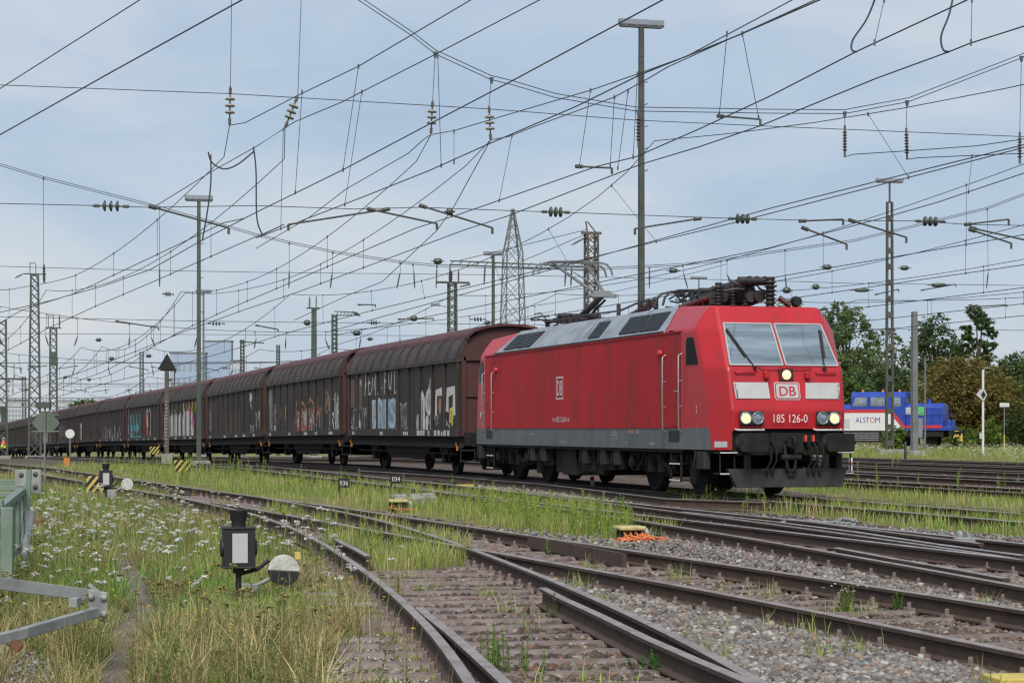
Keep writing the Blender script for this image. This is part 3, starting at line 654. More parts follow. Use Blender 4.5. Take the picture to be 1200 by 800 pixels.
# faded brown seed heads and yellow flowers
X, Y = px_samples(700, -120, 560, 575, 790); ok = inpoly(X, Y, Z_FIELD) & near_loss(X, Y) & rail_clear(X, Y, .15) & (fnoise(X, Y, .5, 90) > .45); X, Y = X[ok], Y[ok]
Z = RNG.uniform(.28, .5, len(X))
disc_flowers('seed_head_flowers', X, Y, Z, RNG.uniform(.015, .03, len(X)), 10, (.26, .22, .08), 'withered olive brown seed heads in the meadow', q=.6, dome=1.0)
stems('seed_head_stalks', X, Y, Z, .003, (.18, .17, .06), 'thin stalks of the withered seed heads')
X, Y = px_samples(2200, -120, 1300, 560, 790); zz = inpoly(X, Y, Z_FIELD) | inpoly(X, Y, Z_MID)
ok = zz & near_loss(X, Y) & rail_clear(X, Y, .12) & (fnoise(X, Y, .7, 95) > .50); X, Y = X[ok], Y[ok]; Z = RNG.uniform(.12, .38, len(X))
disc_flowers('yellow_flowers', X, Y, Z, RNG.uniform(.008, .017, len(X)), 6, (.72, .52, .03), 'tiny yellow flowers dotted through the grass', q=.6)
X = RNG.uniform(18, 75, 4200); Y = RNG.uniform(86, 170, 4200); u_, s_ = us_of(X, Y); ok = inpoly(X, Y, Z_FAR) & (u_ > 29) & (fnoise(X, Y, .1, 97) > .42); X, Y = X[ok], Y[ok]
disc_flowers('verge_flowers', X, Y, RNG.uniform(.18, .40, len(X)), RNG.uniform(.05, .12, len(X)), 6, (.74, .74, .68), 'white blossom covering the verge in front of the trees')
# upright leafy weeds along the tracks
def weeds(name, X, Y, H, cols, label, nl=34, lw=.011, ll=.085, kind='stuff'):
    n = len(X); rng = RNG; t = rng.uniform(.08, 1, (n, nl)); a = rng.uniform(0, 6.283, (n, nl)); lx = rng.normal(0, .08, n); ly = rng.normal(0, .08, n)
    g = terr(X, Y); L_ = ll*(1.15-.75*t)*rng.uniform(.7, 1.3, (n, nl))*(H[:, None]/.5)**.5
    bx = X[:, None]+lx[:, None]*t*H[:, None]; by = Y[:, None]+ly[:, None]*t*H[:, None]; bz = g[:, None]+t*H[:, None]
    ex = bx+np.cos(a)*L_; ey = by+np.sin(a)*L_; ez = bz+L_*rng.uniform(.1, .9, (n, nl)); mx = (bx+ex)/2; my = (by+ey)/2; mz = (bz+ez)/2+L_*.12
    wx = -np.sin(a)*lw*.5*(1+.012*Y[:, None]); wy = np.cos(a)*lw*.5*(1+.012*Y[:, None])
    P = np.stack([np.stack([bx, by, bz], -1), np.stack([mx+wx, my+wy, mz], -1), np.stack([ex, ey, ez], -1), np.stack([mx-wx, my-wy, mz], -1)], 2)
    C = (cols[:, None, :]*rng.uniform(.75, 1.25, (n, nl, 1)))[:, :, None, :]*np.ones((1, 1, 4, 1))
    V = P.reshape(-1, 3); FF = np.arange(len(V)).reshape(-1, 4); CC = C.reshape(-1, 3)
    S = np.empty((n, 4, 3)); w = .004*(1+.01*Y)
    S[:, 0] = np.stack([X-w, Y, g-.02], 1); S[:, 1] = np.stack([X+w, Y, g-.02], 1); S[:, 2] = np.stack([X+lx*H+w*.4, Y+ly*H, g+H], 1); S[:, 3] = np.stack([X+lx*H-w*.4, Y+ly*H, g+H], 1)
    V = np.concatenate([V, S.reshape(-1, 3)]); FF = np.concatenate([FF, np.arange(n*4).reshape(-1, 4)+n*nl*4]); CC = np.concatenate([CC, np.repeat(cols*.8, 4, 0)])
    return tag(mesh_np(name, V, FF, MT['leaf'], col=CC), label, 'weeds', kind=kind)
WL = []
def wpatch(n, poly, h0, h1, thr, seed):
    xs = [p[0] for p in poly]; ys = [p[1] for p in poly]; X, Y = px_samples(n, min(xs), max(xs), min(ys), max(ys))
    ok = inpoly(X, Y, gp(poly)) & rail_clear(X, Y, .14) & (fnoise(X, Y, .8, seed) > thr); X, Y = X[ok], Y[ok]
    WL.append((X, Y, RNG.uniform(h0, h1, len(X))))
wpatch(900, [(150, 556), (330, 563), (400, 572), (460, 580), (560, 590), (740, 618), (740, 634), (600, 620), (440, 596), (300, 584), (160, 566)], .22, .62, .40, 101)
wpatch(420, [(560, 600), (740, 622), (738, 636), (640, 624), (560, 614)], .25, .6, .36, 102)
wpatch(300, [(100, 540), (240, 548), (330, 560), (250, 572), (120, 560)], .3, .7, .4, 103)
wpatch(230, [(800, 590), (1000, 598), (1320, 622), (1320, 640), (1000, 612), (860, 599)], .15, .45, .45, 104)
wpatch(120, [(330, 600), (430, 612), (540, 645), (530, 664), (440, 664), (370, 628)], .15, .38, .44, 105)
wpatch(90, [(1000, 560), (1320, 570), (1320, 596), (980, 576)], .3, .7, .5, 106)
wpatch(60, [(1040, 536), (1320, 540), (1320, 556), (1040, 550)], .5, 1.1, .4, 107)
wpatch(30, [(600, 632), (700, 646), (690, 660), (610, 648)], .12, .3, .3, 108)
X = np.concatenate([w[0] for w in WL]); Y = np.concatenate([w[1] for w in WL]); H = np.concatenate([w[2] for w in WL])
cc = np.where(RNG.uniform(size=(len(X), 1)) < .65, np.array((.34, .43, .085)), np.array((.20, .31, .06)))
weeds('tall_weeds', X, Y, H, cc, 'upright yellow green weeds growing along the tracks')
X, Y = px_samples(2600, -140, 560, 556, 850); ok = inpoly(X, Y, Z_FIELD) & near_loss(X, Y) & rail_clear(X, Y, .2) & (fnoise(X, Y, .6, 120) > .46); X, Y = X[ok], Y[ok]
kk = RNG.uniform(size=(len(X), 1)); cc = np.where(kk < .45, np.array((.19, .235, .07)), np.where(kk < .75, np.array((.24, .235, .085)), np.array((.28, .22, .10))))
weeds('meadow_herbs', X, Y, RNG.uniform(.12, .36, len(X)), cc, 'leafy olive green herbs mixed into the meadow grass', nl=26, lw=.010, ll=.075)
def single_weed(px, py, H, n, spread, col, label, white=False):
    g = G(px, py); X = g.x+RNG.normal(0, spread, n); Y = g.y+RNG.normal(0, spread, n)
    o = weeds('weed_plant', X, Y, RNG.uniform(.5, 1.0, n)*H, np.repeat(np.array([col]), n, 0), label, nl=40, lw=.009, ll=.05, kind='thing')
    del o['kind']; o['category'] = 'plant'; return o
single_weed(990, 719, .24, 9, .05, (.17, .22, .045), 'bushy weed with small white blossoms growing between the rails at right')
single_weed(1048, 717, .17, 4, .04, (.13, .25, .045), 'smaller leafy weed between the rails, beside the white blossoming one')
single_weed(655, 724, .22, 8, .08, (.14, .15, .045), 'olive green weed beside the end of the switch tongue')
single_weed(602, 790, .30, 14, .14, (.15, .26, .04), 'bright green weed clump among the sleepers at the lower edge')
single_weed(765, 786, .13, 8, .10, (.08, .24, .035), 'low bright green leafy weed beside the inner rail at the lower edge')
g = G(990, 719); n = 16
disc_flowers('weed_blossoms', g.x+RNG.normal(0, .08, n), g.y+RNG.normal(0, .06, n), RNG.uniform(.15, .24, n), np.full(n, .012), 8, (.72, .72, .66), 'small white blossoms on the weed between the rails', q=.5)
# ------------------------------------------------------------------ lettering
_TX = {}
def text_shape(s):
    if s in _TX: return _TX[s]
    cu = bpy.data.curves.new('t', 'FONT'); cu.body = s; cu.size = 1.0; cu.resolution_u = 3
    ob = bpy.data.objects.new('t', cu); COL.objects.link(ob)
    dg = bpy.context.evaluated_depsgraph_get(); me = bpy.data.meshes.new_from_object(ob.evaluated_get(dg))
    v = np.array([(p.co.x, p.co.y) for p in me.vertices]); f = [list(p.vertices) for p in me.polygons]
    bpy.data.objects.remove(ob); bpy.data.curves.remove(cu); bpy.data.meshes.remove(me)
    v -= v.min(0); v /= v.max(0); _TX[s] = (v, f); return _TX[s]
def put_text(mb, s, o, xd, yd, w, h, mi=0, shear=0.0, thick=0.0, wob=0.0):
    v, f = text_shape(s); o, xd, yd = Vector(o), Vector(xd), Vector(yd)
    P = [o+xd*((a+shear*b)*w)+yd*(b*h*(1+wob*math.sin(a*19+len(s)))) for a, b in v]
    return mb.add(P, f, mi)
def ribbon(mb, pts, o, xd, yd, w, mi=0):
    o, xd, yd = Vector(o), Vector(xd), Vector(yd); n = len(pts); vs_ = []
    for i, (a, b) in enumerate(pts):
        a0, b0 = pts[max(i-1, 0)]; a1, b1 = pts[min(i+1, n-1)]; dx, dy = a1-a0, b1-b0; l = math.hypot(dx, dy) or 1
        for sg in (-.5, .5): vs_.append(o+xd*(a-dy/l*w*sg)+yd*(b+dx/l*w*sg))
    return mb.add(vs_, [(2*i, 2*i+1, 2*i+3, 2*i+2) for i in range(n-1)], mi)

# ------------------------------------------------------------------ red electric locomotive
LL = 18.9
loco = empty('electric_locomotive', (P0[0], P0[1], RT), math.atan2(0.27587, 0.96119), 'red electric locomotive with grey skirt and lit headlights at the head of the freight train', 'locomotive')
LV = [(0.92, .92, 1.37, .46, 1.135), (1.32, .97, 1.38, .46, 1.135), (1.66, 1.03, 1.39, .44, 1.145), (2.05, 1.12, 1.40, .53, 1.16), (2.45, 1.22, 1.415, .62, 1.175), (3.21, 1.60, 1.45, 1.165, 1.09), (3.42, 1.61, 1.33, 1.31, 1.08), (3.68, 1.63, 1.13, 1.49, 1.06)]
SE = 2.22
def usd(s, z):                            # half width of the cab side, which tapers towards the nose
    zz = [l[0] for l in LV[:6]]; s0 = float(np.interp(z, zz, [l[1] for l in LV[:6]])); u0 = float(np.interp(z, zz, [l[2] for l in LV[:6]]))
    return u0+(1.489-u0)*min(1, max(0, (s-s0)/(SE-s0)))
def yend(s, end): return s if end == 0 else LL-s
for end in (0, 1):
    red = MB()
    Y = lambda s: yend(s, end)
    for a, b in zip(LV, LV[1:]):
        for sx in (-1, 1):
            red.poly([(sx*a[2], Y(a[1]), a[0]), (sx*a[4], Y(a[3]), a[0]), (sx*b[4], Y(b[3]), b[0]), (sx*b[2], Y(b[1]), b[0])])
        if a[0] >= 1.3: red.poly([(-a[4], Y(a[3]), a[0]), (a[4], Y(a[3]), a[0]), (b[4], Y(b[3]), b[0]), (-b[4], Y(b[3]), b[0])])
    for sx in (-1, 1):       # slanted roof shoulder of the cab, then its tapering side
        red.poly([(sx*1.45, Y(1.60), 3.21), (sx*1.33, Y(1.61), 3.42), (sx*1.13, Y(1.63), 3.68), (sx*0.95, Y(3.76), 3.79), (sx*1.489, Y(3.14), 3.21), (sx*1.489, Y(SE), 3.21)])
        for a, b in zip(LV[:5], LV[1:6]):
            if a[0] > 1.3: red.poly([(sx*a[2], Y(a[1]), a[0]), (sx*b[2], Y(b[1]), b[0]), (sx*1.489, Y(SE), b[0]), (sx*1.489, Y(SE), a[0])])
    red.poly([(-1.13, Y(1.63), 3.68), (-1.06, Y(1.49), 3.68), (1.06, Y(1.49), 3.68), (1.13, Y(1.63), 3.68), (.95, Y(3.76), 3.79), (-.95, Y(3.76), 3.79)])
    body = red.build('cab_shell', MT['loco_red'], loco, normals=False)
    bm = bmesh.new(); bm.from_mesh(body.data); bmesh.ops.remove_doubles(bm, verts=bm.verts, dist=0.002); bmesh.ops.recalc_face_normals(bm, faces=bm.faces)
    for f_ in bm.faces: f_.smooth = True
    bm.to_mesh(body.data); bm.free()
    bv = body.modifiers.new('bevel', 'BEVEL'); bv.width = .07; bv.segments = 4; bv.limit_method = 'ANGLE'; bv.angle_limit = R(6); bv.harden_normals = True
side = MB()
for sx in (-1, 1):
    side.poly([(sx*1.489, SE, 1.34), (sx*1.489, SE, 3.21), (sx*1.489, LL-SE, 3.21), (sx*1.489, LL-SE, 1.34)])
side.build('side_wall', MT['loco_side_red'], loco)
sk = MB()
for sx in (-1, 1):
    sk.poly([(sx*1.489, SE, .92), (sx*1.489, SE, 1.34), (sx*1.489, LL-SE, 1.34), (sx*1.489, LL-SE, .92)])
    for Y in (lambda s: s, lambda s: LL-s): sk.poly([(sx*1.371, Y(.925), .92), (sx*1.381, Y(.975), 1.335), (sx*1.489, Y(SE), 1.34), (sx*1.489, Y(SE), .92)])
sk.build('skirt', MT['loco_grey'], loco)
fl = MB(); fl.box(-1.46, 1.46, SE, LL-SE, .86, .915); fl.box(-1.33, 1.33, .95, SE, .86, .915); fl.box(-1.33, 1.33, LL-SE, LL-.95, .86, .915); fl.build('floor_frame', MT['under'], loco)
trim = MB()
for sx in (-1, 1):
    trim.box(sx*1.497-.008, sx*1.497+.008, SE+.02, LL-SE-.02, 1.332, 1.350)
    trim.box(sx*1.50-.012, sx*1.50+.012, SE, LL-SE, 3.195, 3.225)
trim.build('trim_strip', MT['loco_side_red'], loco)
# silver roof: panels that slope up from the side walls
rf = MB(); zt = 3.79
for sx in (-1, 1):
    segs = [(3.14, 3.76, 6.35, 6.45), (6.42, 6.52, 8.55, 8.75), (8.62, 8.82, 12.35, 12.15), (12.42, 12.22, LL-3.14, LL-3.76)]
    for b0, t0, b1, t1 in segs:
        pts = [(sx*1.492, b0, 3.225), (sx*1.492, b1, 3.225), (sx*.955, t1, zt), (sx*.955, t0, zt)]
        rf.prism(pts, (0, 0, 0), (sx*.012, 0, .012))
    rf.poly([(sx*1.488, 3.14, 3.215), (sx*1.488, LL-3.14, 3.215), (sx*.95, LL-3.76, zt-.01), (sx*.95, 3.76, zt-.01)])
rf.poly([(-.95, 3.76, zt), (.95, 3.76, zt), (.95, LL-3.76, zt), (-.95, LL-3.76, zt)])
roof = rf.build('roof', MT['loco_silver'], loco)
def slope(sx, s, t): return Vector((sx*(1.505-.537*t), s, 3.24+.565*t))
for sx in (-1, 1):
    for a, b in ((3.62, 4.78), (4.86, 6.1), (7.4, 8.2), (12.75, 14.0), (14.1, 15.1)):
        g = MB(); sh = .16 if a < 5 or 7 < a < 8.5 else -.10
        p = [slope(sx, a, .12), slope(sx, b, .12), slope(sx, b+sh*1.5, .80), slope(sx, a+sh*1.5, .80)]
        nrm = Vector((sx*.72, 0, .69))*.014
        g.prism(p, nrm*.9, nrm*1.3)
        for k in range(9):                          # louvre slats
            t0 = .14+.072*k
            q = [slope(sx, a+.03+sh*1.5*t0, t0), slope(sx, b-.03+sh*1.5*t0, t0), slope(sx, b-.03+sh*1.5*t0, t0+.03), slope(sx, a+.03+sh*1.5*t0, t0+.03)]
            g.prism(q, nrm*1.3, nrm*2.3)
        g.build('roof_grille', MT['grille'], roof)
    gu_ = MB(); gu_.box(sx*1.50-.02, sx*1.50+.02, 3.2, LL-3.2, 3.235, 3.262); gu_.build('gutter', MT['grille'], roof)
# cab front
for end in (0, 1):
    Y = lambda s: yend(s, end); sg = 1 if end == 0 else -1
    fs = lambda z: .62+(z-2.45)*.5655*1.27 if z > 2.45 else .44+(z-1.66)*.228
    fr = MB()
    for sx in (-1, 1):
        q = [(sx*.035, 2.52), (sx*1.10, 2.52), (sx*1.005, 3.33), (sx*.035, 3.33)]
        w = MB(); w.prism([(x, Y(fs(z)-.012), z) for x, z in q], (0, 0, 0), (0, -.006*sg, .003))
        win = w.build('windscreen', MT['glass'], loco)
        f2 = MB(); n = 4
        for i in range(4):
            a, b = q[i], q[(i+1) % 4]
            f2.bar((a[0], Y(fs(a[1])-.022), a[1]), (b[0], Y(fs(b[1])-.022), b[1]), .03, .02, up=(0, -sg*.8, .5))
        f2.build('window_seal', MT['seal'] if True else None, win)
        wp = MB()                                    # wiper
        a = Vector((sx*.62 if sx < 0 else sx*.80, Y(fs(2.47)-.05), 2.46)); b = Vector((sx*.97 if sx < 0 else sx*.93, Y(fs(3.25)-.05), 3.22))
        wp.tube([a, a.lerp(b, .45), b], .014, 5); m1 = a.lerp(b, .3); m2 = a.lerp(b, .98)
        wp.bar(m1+Vector((sx*.03, -.012*sg, 0)), m2+Vector((sx*.03, -.012*sg, 0)), .035, .02)
        wp.lathe([(.035, -.03), (.035, .03)], a, 'Y', 8)
        wp.build('wiper', MT['black'], win)
    for sx in (-1, 1):
        pn = MB(); q = [(sx*.36, 1.885), (sx*1.055, 1.885), (sx*1.08, 2.19), (sx*.385, 2.19)]
        pn.prism([(x, Y(fs(z)-.006), z) for x, z in q], (0, 0, 0), (0, -.012*sg, 0))
        wpnl = pn.build('white_panel', MT['white_panel'], loco)
        hr = MB(); hr.tube([(sx*1.03, Y(fs(1.92)-.018), 1.92), (sx*1.035, Y(fs(1.93)-.07), 1.94), (sx*1.05, Y(fs(2.15)-.07), 2.14), (sx*1.05, Y(fs(2.16)-.018), 2.16)], .011, 6); hr.build('handle', MT['handrail'], wpnl)
        hb = MB(); hb.box(*(sorted((sx*.54, sx*1.02))), *sorted((Y(fs(1.5)-.03), Y(fs(1.5)+.02))), 1.385, 1.65)
        hl = hb.build('headlight', MT['black'], loco, bev=.02)
        ring = MB(); ring.lathe([(.118, 0), (.118, -.03*sg), (.10, -.03*sg), (.10, 0)], (sx*.90, Y(fs(1.5)-.028), 1.517), 'Y', 20); ring.lathe([(.118, 0), (.118, -.03*sg), (.10, -.03*sg), (.10, 0)], (sx*.66, Y(fs(1.5)-.028), 1.517), 'Y', 20); ring.build('lamp_rim', MT['lamp_dim'], hl)
        l1 = MB(); l1.lathe([(0.0, -.022*sg), (.06, -.018*sg), (.099, -.004*sg)], (sx*.90, Y(fs(1.5)-.03), 1.517), 'Y', 20); l1.build('lamp_lens', MT['lamp_lit'] if end == 0 else MT['lamp_dim'], hl)
        l2 = MB(); l2.lathe([(0.0, -.022*sg), (.06, -.018*sg), (.099, -.004*sg)], (sx*.66, Y(fs(1.5)-.03), 1.517), 'Y', 20); l2.build('lamp_lens', MT['lamp_dim'], hl)
        dl = MB(); dl.box(sx*.42-.045, sx*.42+.045, *sorted((Y(fs(2.3)-.11), Y(fs(2.3)))), 2.26, 2.40); dl.build('socket_cover', MT['loco_red'], loco, bev=.02)
        hh = MB(); hh.tube([(sx*.62, Y(fs(2.38)), 2.385), (sx*.63, Y(fs(2.38)-.05), 2.375), (sx*1.02, Y(fs(2.38)-.05), 2.375), (sx*1.03, Y(fs(2.38)), 2.385)], .014, 6); hh.build('handrail', MT['loco_red'], loco)
        st = MB(); st.tube([(sx*.52, Y(.47), 1.31), (sx*.53, Y(.36), 1.295), (sx*1.06, Y(.36), 1.295), (sx*1.07, Y(.47), 1.31)], .018, 6); st.build('handrail', MT['white_paint'], loco)
    hh = MB(); hh.tube([(-.52, Y(fs(2.45)), 2.47), (-.52, Y(fs(2.45)-.05), 2.465), (.52, Y(fs(2.45)-.05), 2.465), (.52, Y(fs(2.45)), 2.47)], .013, 6); hh.build('handrail', MT['loco_red'], loco)
    tl = MB(); tl.box(-.145, .145, *sorted((Y(fs(2.33)-.05), Y(fs(2.33)+.03))), 2.22, 2.45); top = tl.build('headlight', MT['isol_red'], loco, bev=.015)
    l3 = MB(); l3.lathe([(0, -.018*sg), (.06, -.014*sg), (.092, 0)], (0, Y(fs(2.33)-.055), 2.335), 'Y', 18); l3.build('lamp_lens', MT['lamp_lit'] if end == 0 else MT['lamp_dim'], top)
    # emblem with red letters in a red frame on a pale plate
    em = MB(); ro = lambda w, h, r, z0: [(x, Y(fs(z0+z)-.0), z0+z) for x, z in [(w-r, -h), (w, -h+r), (w, h-r), (w-r, h), (-w+r, h), (-w, h-r), (-w, -h+r), (-w+r, -h)]]
    zc = 2.03
    em.prism(ro(.262, .168, .035, zc), (0, -.004*sg, 0), (0, -.008*sg, 0), 0)
    em.prism(ro(.246, .152, .03, zc), (0, -.009*sg, 0), (0, -.012*sg, 0), 1)
    em.prism(ro(.226, .132, .025, zc), (0, -.013*sg, 0), (0, -.016*sg, 0), 2)
    xd = Vector((sg, 0, 0)); yd = Vector((0, .228*sg, 1)).normalized()
    put_text(em, 'DB', (-.165*sg, Y(fs(zc-.09)-.02), zc-.09), xd, yd, .33, .18, 1)
    put_text(em, 'DB', (-.160*sg, Y(fs(zc-.09)-.021), zc-.088), xd, yd, .33, .18, 1)
    em.build('emblem', [MT['white_panel'], MT['loco_red'], MT['white_panel']], loco, normals=False)
    nb = MB(); put_text(nb, '185 126-0', (-.335*sg, Y(fs(1.43)-.01), 1.435), Vector((sg, 0, 0)), (0, 0, 1), .69, .155); nb.build('number', MT['white_paint'], loco, normals=False)
    # buffer beam, buffers, coupling, plough
    bb = MB(); bb.box(-1.12, 1.12, *sorted((Y(.56), Y(.75))), .82, 1.31); bb.box(-.33, .33, *sorted((Y(.50), Y(.56))), .86, 1.24)
    for sx in (-1, 1):
        for k in range(3): bb.box(sx*.42+k*.1-.03, sx*.42+k*.1+.03, *sorted((Y(.52), Y(.56))), .95+.06*k, 1.15)
    beam = bb.build('buffer_beam', MT['under'], loco, bev=.01)
    for sx in (-1, 1):
        b = MB(); o = (sx*.875, 0, 1.06)
        b.lathe([(.17, Y(.56)), (.17, Y(.50)), (.115, Y(.48)), (.115, Y(.25)), (.095, Y(.25)), (.095, Y(.06))], o, 'Y', 18)
        buf = b.build('buffer', MT['under_grey'], loco)
        pl = MB(); w, h, r = .275, .175, .05; pts = []
        for cx, cz, a0 in ((w-r, -h+r, -90), (w-r, h-r, 0), (-w+r, h-r, 90), (-w+r, -h+r, 180)):
            pts += [(sx*.875+cx+r*math.cos(R(a0+k*30)), 0, 1.06+cz+r*math.sin(R(a0+k*30))) for k in range(4)]
        pl.prism(pts, (0, Y(.0), 0), (0, Y(.06), 0)); pl.build('buffer_plate', MT['under'], buf, bev=.012)
    cp = MB()
    cp.box(-.07, .07, *sorted((Y(.30), Y(.52))), .98, 1.10); cp.tube([(0, Y(.30), 1.16), (0, Y(.16), 1.14), (0, Y(.14), 1.02), (0, Y(.24), .95)], .038, 8)
    for sx in (-1, 1): cp.tube([(sx*.10, Y(.42), 1.02), (sx*.105, Y(.34), .80), (sx*.08, Y(.33), .62)], .03, 6)
    cp.tube([(-.09, Y(.33), .62), (-.05, Y(.33), .52), (.05, Y(.33), .52), (.09, Y(.33), .62)], .04, 6)
    cp.lathe([(.055, -.20), (.055, .20)], (0, Y(.34), .78), 'X', 8); cp.build('coupling', MT['under'], loco)
    for x, r_ in ((.36, .022), (.47, .026), (.60, .024), (-.36, .02), (-.47, .024)):
        hs = MB(); hs.tube([(x, Y(.55), 1.05), (x+.01, Y(.40), 1.06), (x+.05, Y(.30), .95), (x+.05, Y(.29), .72), (x+.0, Y(.36), .58)], r_, 8); hs.lathe([(.035, .0), (.035, .10)], (x, Y(.36), .50), 'Z', 8)
        hs.build('brake_hose', MT['rubber'], loco)
    for x in (.36, .52):
        tp = MB(); tp.box(x-.02, x+.02, *sorted((Y(.46), Y(.54))), 1.08, 1.20); tp.build('cock_handle', MT['gr_red'], loco)
    pw = MB(); pr = [(-1.22, .47, .57), (-1.06, .40, .22), (1.06, .40, .22), (1.22, .47, .57), (1.22, .60, .57), (1.06, .56, .22), (-1.06, .56, .22), (-1.22, .60, .57)]
    A = [(x, Y(s), z) for x, s, z in pr]
    pw.add(A, [(0, 1, 2, 3), (4, 5, 6, 7), (0, 3, 4, 7), (1, 6, 5, 2), (0, 7, 6, 1), (3, 2, 5, 4)])
    for sx in (-1, 1): pw.box(sx*.8-.06, sx*.8+.06, *sorted((Y(.50), Y(.58))), .5, .83)
    pw.build('rail_guard', MT['under_grey'], loco, bev=.012)
    for sx in (-1, 1):
        sp = MB(); sp.box(*sorted((sx*1.02, sx*1.36)), *sorted((Y(.50), Y(.82))), .855, .885); sp.box(*sorted((sx*1.02, sx*1.36)), *sorted((Y(.50), Y(.82))), .46, .49)
        for ax in (1.04, 1.33): sp.tube([(sx*ax, Y(.58), .48), (sx*ax, Y(.58), .90)], .016, 6)
        stp = sp.build('step', MT['under'], loco)
        ed = MB(); ed.box(*sorted((sx*1.02, sx*1.36)), *sorted((Y(.485), Y(.50))), .86, .882); ed.box(*sorted((sx*1.02, sx*1.36)), *sorted((Y(.485), Y(.50))), .465, .487); ed.build('step_edge', MT['white_paint'], stp)
    # side window, door, handrails, steps, marker plate
    for sx in (-1, 1):
        sw = MB(); q = [(1.46, 2.55), (1.98, 2.55), (1.98, 3.0), (1.92, 3.08), (1.70, 3.08), (1.64, 3.02)]
        sw.prism([(sx*(usd(s, z)-.002), Y(s), z) for s, z in q], (0, 0, 0), (sx*.012, 0, 0)); sw_ = sw.build('side_window', MT['side_glass'], loco)
        dr = MB(); dr.box(*sorted((sx*1.482, sx*1.498)), *sorted((Y(2.28), Y(2.98))), 1.36, 3.14); door = dr.build('door', MT['loco_side_red'], loco, bev=.012)
        dh = MB(); dh.tube([(sx*1.49, Y(2.36), 2.05), (sx*1.53, Y(2.36), 2.05), (sx*1.53, Y(2.50), 2.05)], .012, 6); dh.build('handle', MT['handrail'], door)
        for s in (2.18, 3.08):
            h = MB(); h.tube([(sx*1.489, Y(s), 2.78), (sx*1.56, Y(s), 2.74), (sx*1.56, Y(s), 1.30), (sx*1.49, Y(s), 1.26)], .017, 6)
            for z in (1.75, 2.25): h.tube([(sx*1.489, Y(s), z), (sx*1.56, Y(s), z)], .012, 5)
            h.build('handrail', MT['handrail'], loco)
        rc = MB(); rc.box(*sorted((sx*1.470, sx*1.4935)), *sorted((Y(2.32), Y(2.92))), 1.06, 1.28); rc.build('recess_shade', MT['black'], loco)  # flat black patch on the skirt, painted as the shade of a recess
        sp = MB()
        for z in (.30, .62, .92):
            sp.box(*sorted((sx*1.25, sx*1.47)), *sorted((Y(2.34), Y(2.90))), z, z+.03)
        for s in (2.34, 2.90): sp.bar((sx*1.44, Y(s), .28), (sx*1.44, Y(s), .95), .04, .02)
        stp = sp.build('step', MT['under'], loco); ed = MB()
        for z in (.30, .62, .92): ed.box(*sorted((sx*1.471, sx*1.485)), *sorted((Y(2.34), Y(2.90))), z+.002, z+.028)
        ed.build('step_edge', MT['white_paint'], stp)
        mk = MB(); mk.lathe([(.075, -.0), (.075, sx*.06), (.05, sx*.075), (0, sx*.08)], (sx*1.489, Y(3.35), 2.82), 'X', 14); mk.build('marker_lamp', MT['loco_red'], loco)
        ap = MB(); a = (sx*1.335, Y(.85)); b = (sx*1.19, Y(.565)); nrm = Vector((sx*.6, -.8*sg, 0))*.006
        ap.prism([(a[0], a[1], .97), (b[0], b[1], .97), (b[0], b[1], 1.08), (a[0], a[1], 1.08)], nrm*.3, nrm); ap.build('data_plate', MT['white_panel'], loco)
        put = MB(); put_text(put, '2' if end == 0 else '1', (sx*(usd(1.63, 1.7)+.004), Y(1.55), 1.62), (0, sx, 0), (0, 0, 1), .08, .14); put.build('number', MT['white_paint'], loco, normals=False)
# side emblem, numbers and small stencils on both sides
for sx in (-1, 1):
    x = sx*1.4915; xd = Vector((0, sx, 0)); yd = Vector((0, 0, 1))
    def frame_rect(mb, yc, zc, w, h, t, mi=0):
        for a0, a1, b0, b1 in ((-w, w, h-t, h), (-w, w, -h, -h+t), (-w, -w+t, -h+t, h-t), (w-t, w, -h+t, h-t)):
            mb.poly([(x, yc+a0, zc+b0), (x, yc+a1, zc+b0), (x, yc+a1, zc+b1), (x, yc+a0, zc+b1)], mi)
    em = MB(); yc = 10.15; frame_rect(em, yc, 2.26, .27, .26, .03)
    put_text(em, 'DB', (x, yc-.19*sx, 2.09), xd, yd, .38, .34); em.build('emblem', MT['white_paint'], loco, normals=False)
    nb = MB(); put_text(nb, '185 126-0', (x, 9.95-.44*sx, 1.47), xd, yd, .70, .13); put_text(nb, '91 80', (x, 9.95-.80*sx, 1.49), xd, yd, .28, .08); put_text(nb, 'D-DB', (x, 9.95+.32*sx, 1.49), xd, yd, .22, .08); nb.build('number', MT['white_paint'], loco, normals=False)
    stn = MB()
    for y, z, w, h in ((6.2, 1.17, .42, .05), (6.2, 1.10, .42, .03), (6.2, 1.24, .35, .03), (4.75, 1.22, .22, .10), (13.2, 1.2, .3, .06), (12.4, 1.17, .35, .05), (10.1, .99, .09, .07), (9.9, .99, .09, .07), (9.7, .99, .09, .07), (12.0, .99, .08, .06), (5.5, .98, .08, .08), (3.9, .99, .3, .06)):
        nn = max(2, int(w/.06))
        for k in range(nn):
            yy = y-w/2+w*(k+.2)/nn; stn.poly([(x, yy, z), (x, yy+w/nn*.6, z), (x, yy+w/nn*.6, z+h), (x, yy, z+h)])
    stn.build('stencil', MT['gr_pale'], loco, normals=False)
    ys = MB(); ys.poly([(x, 4.95, 1.23), (x, 5.35, 1.23), (x, 5.35, 1.30), (x, 4.95, 1.30)]); ys.build('yellow_stencil', MT['gr_orange'], loco, normals=False)
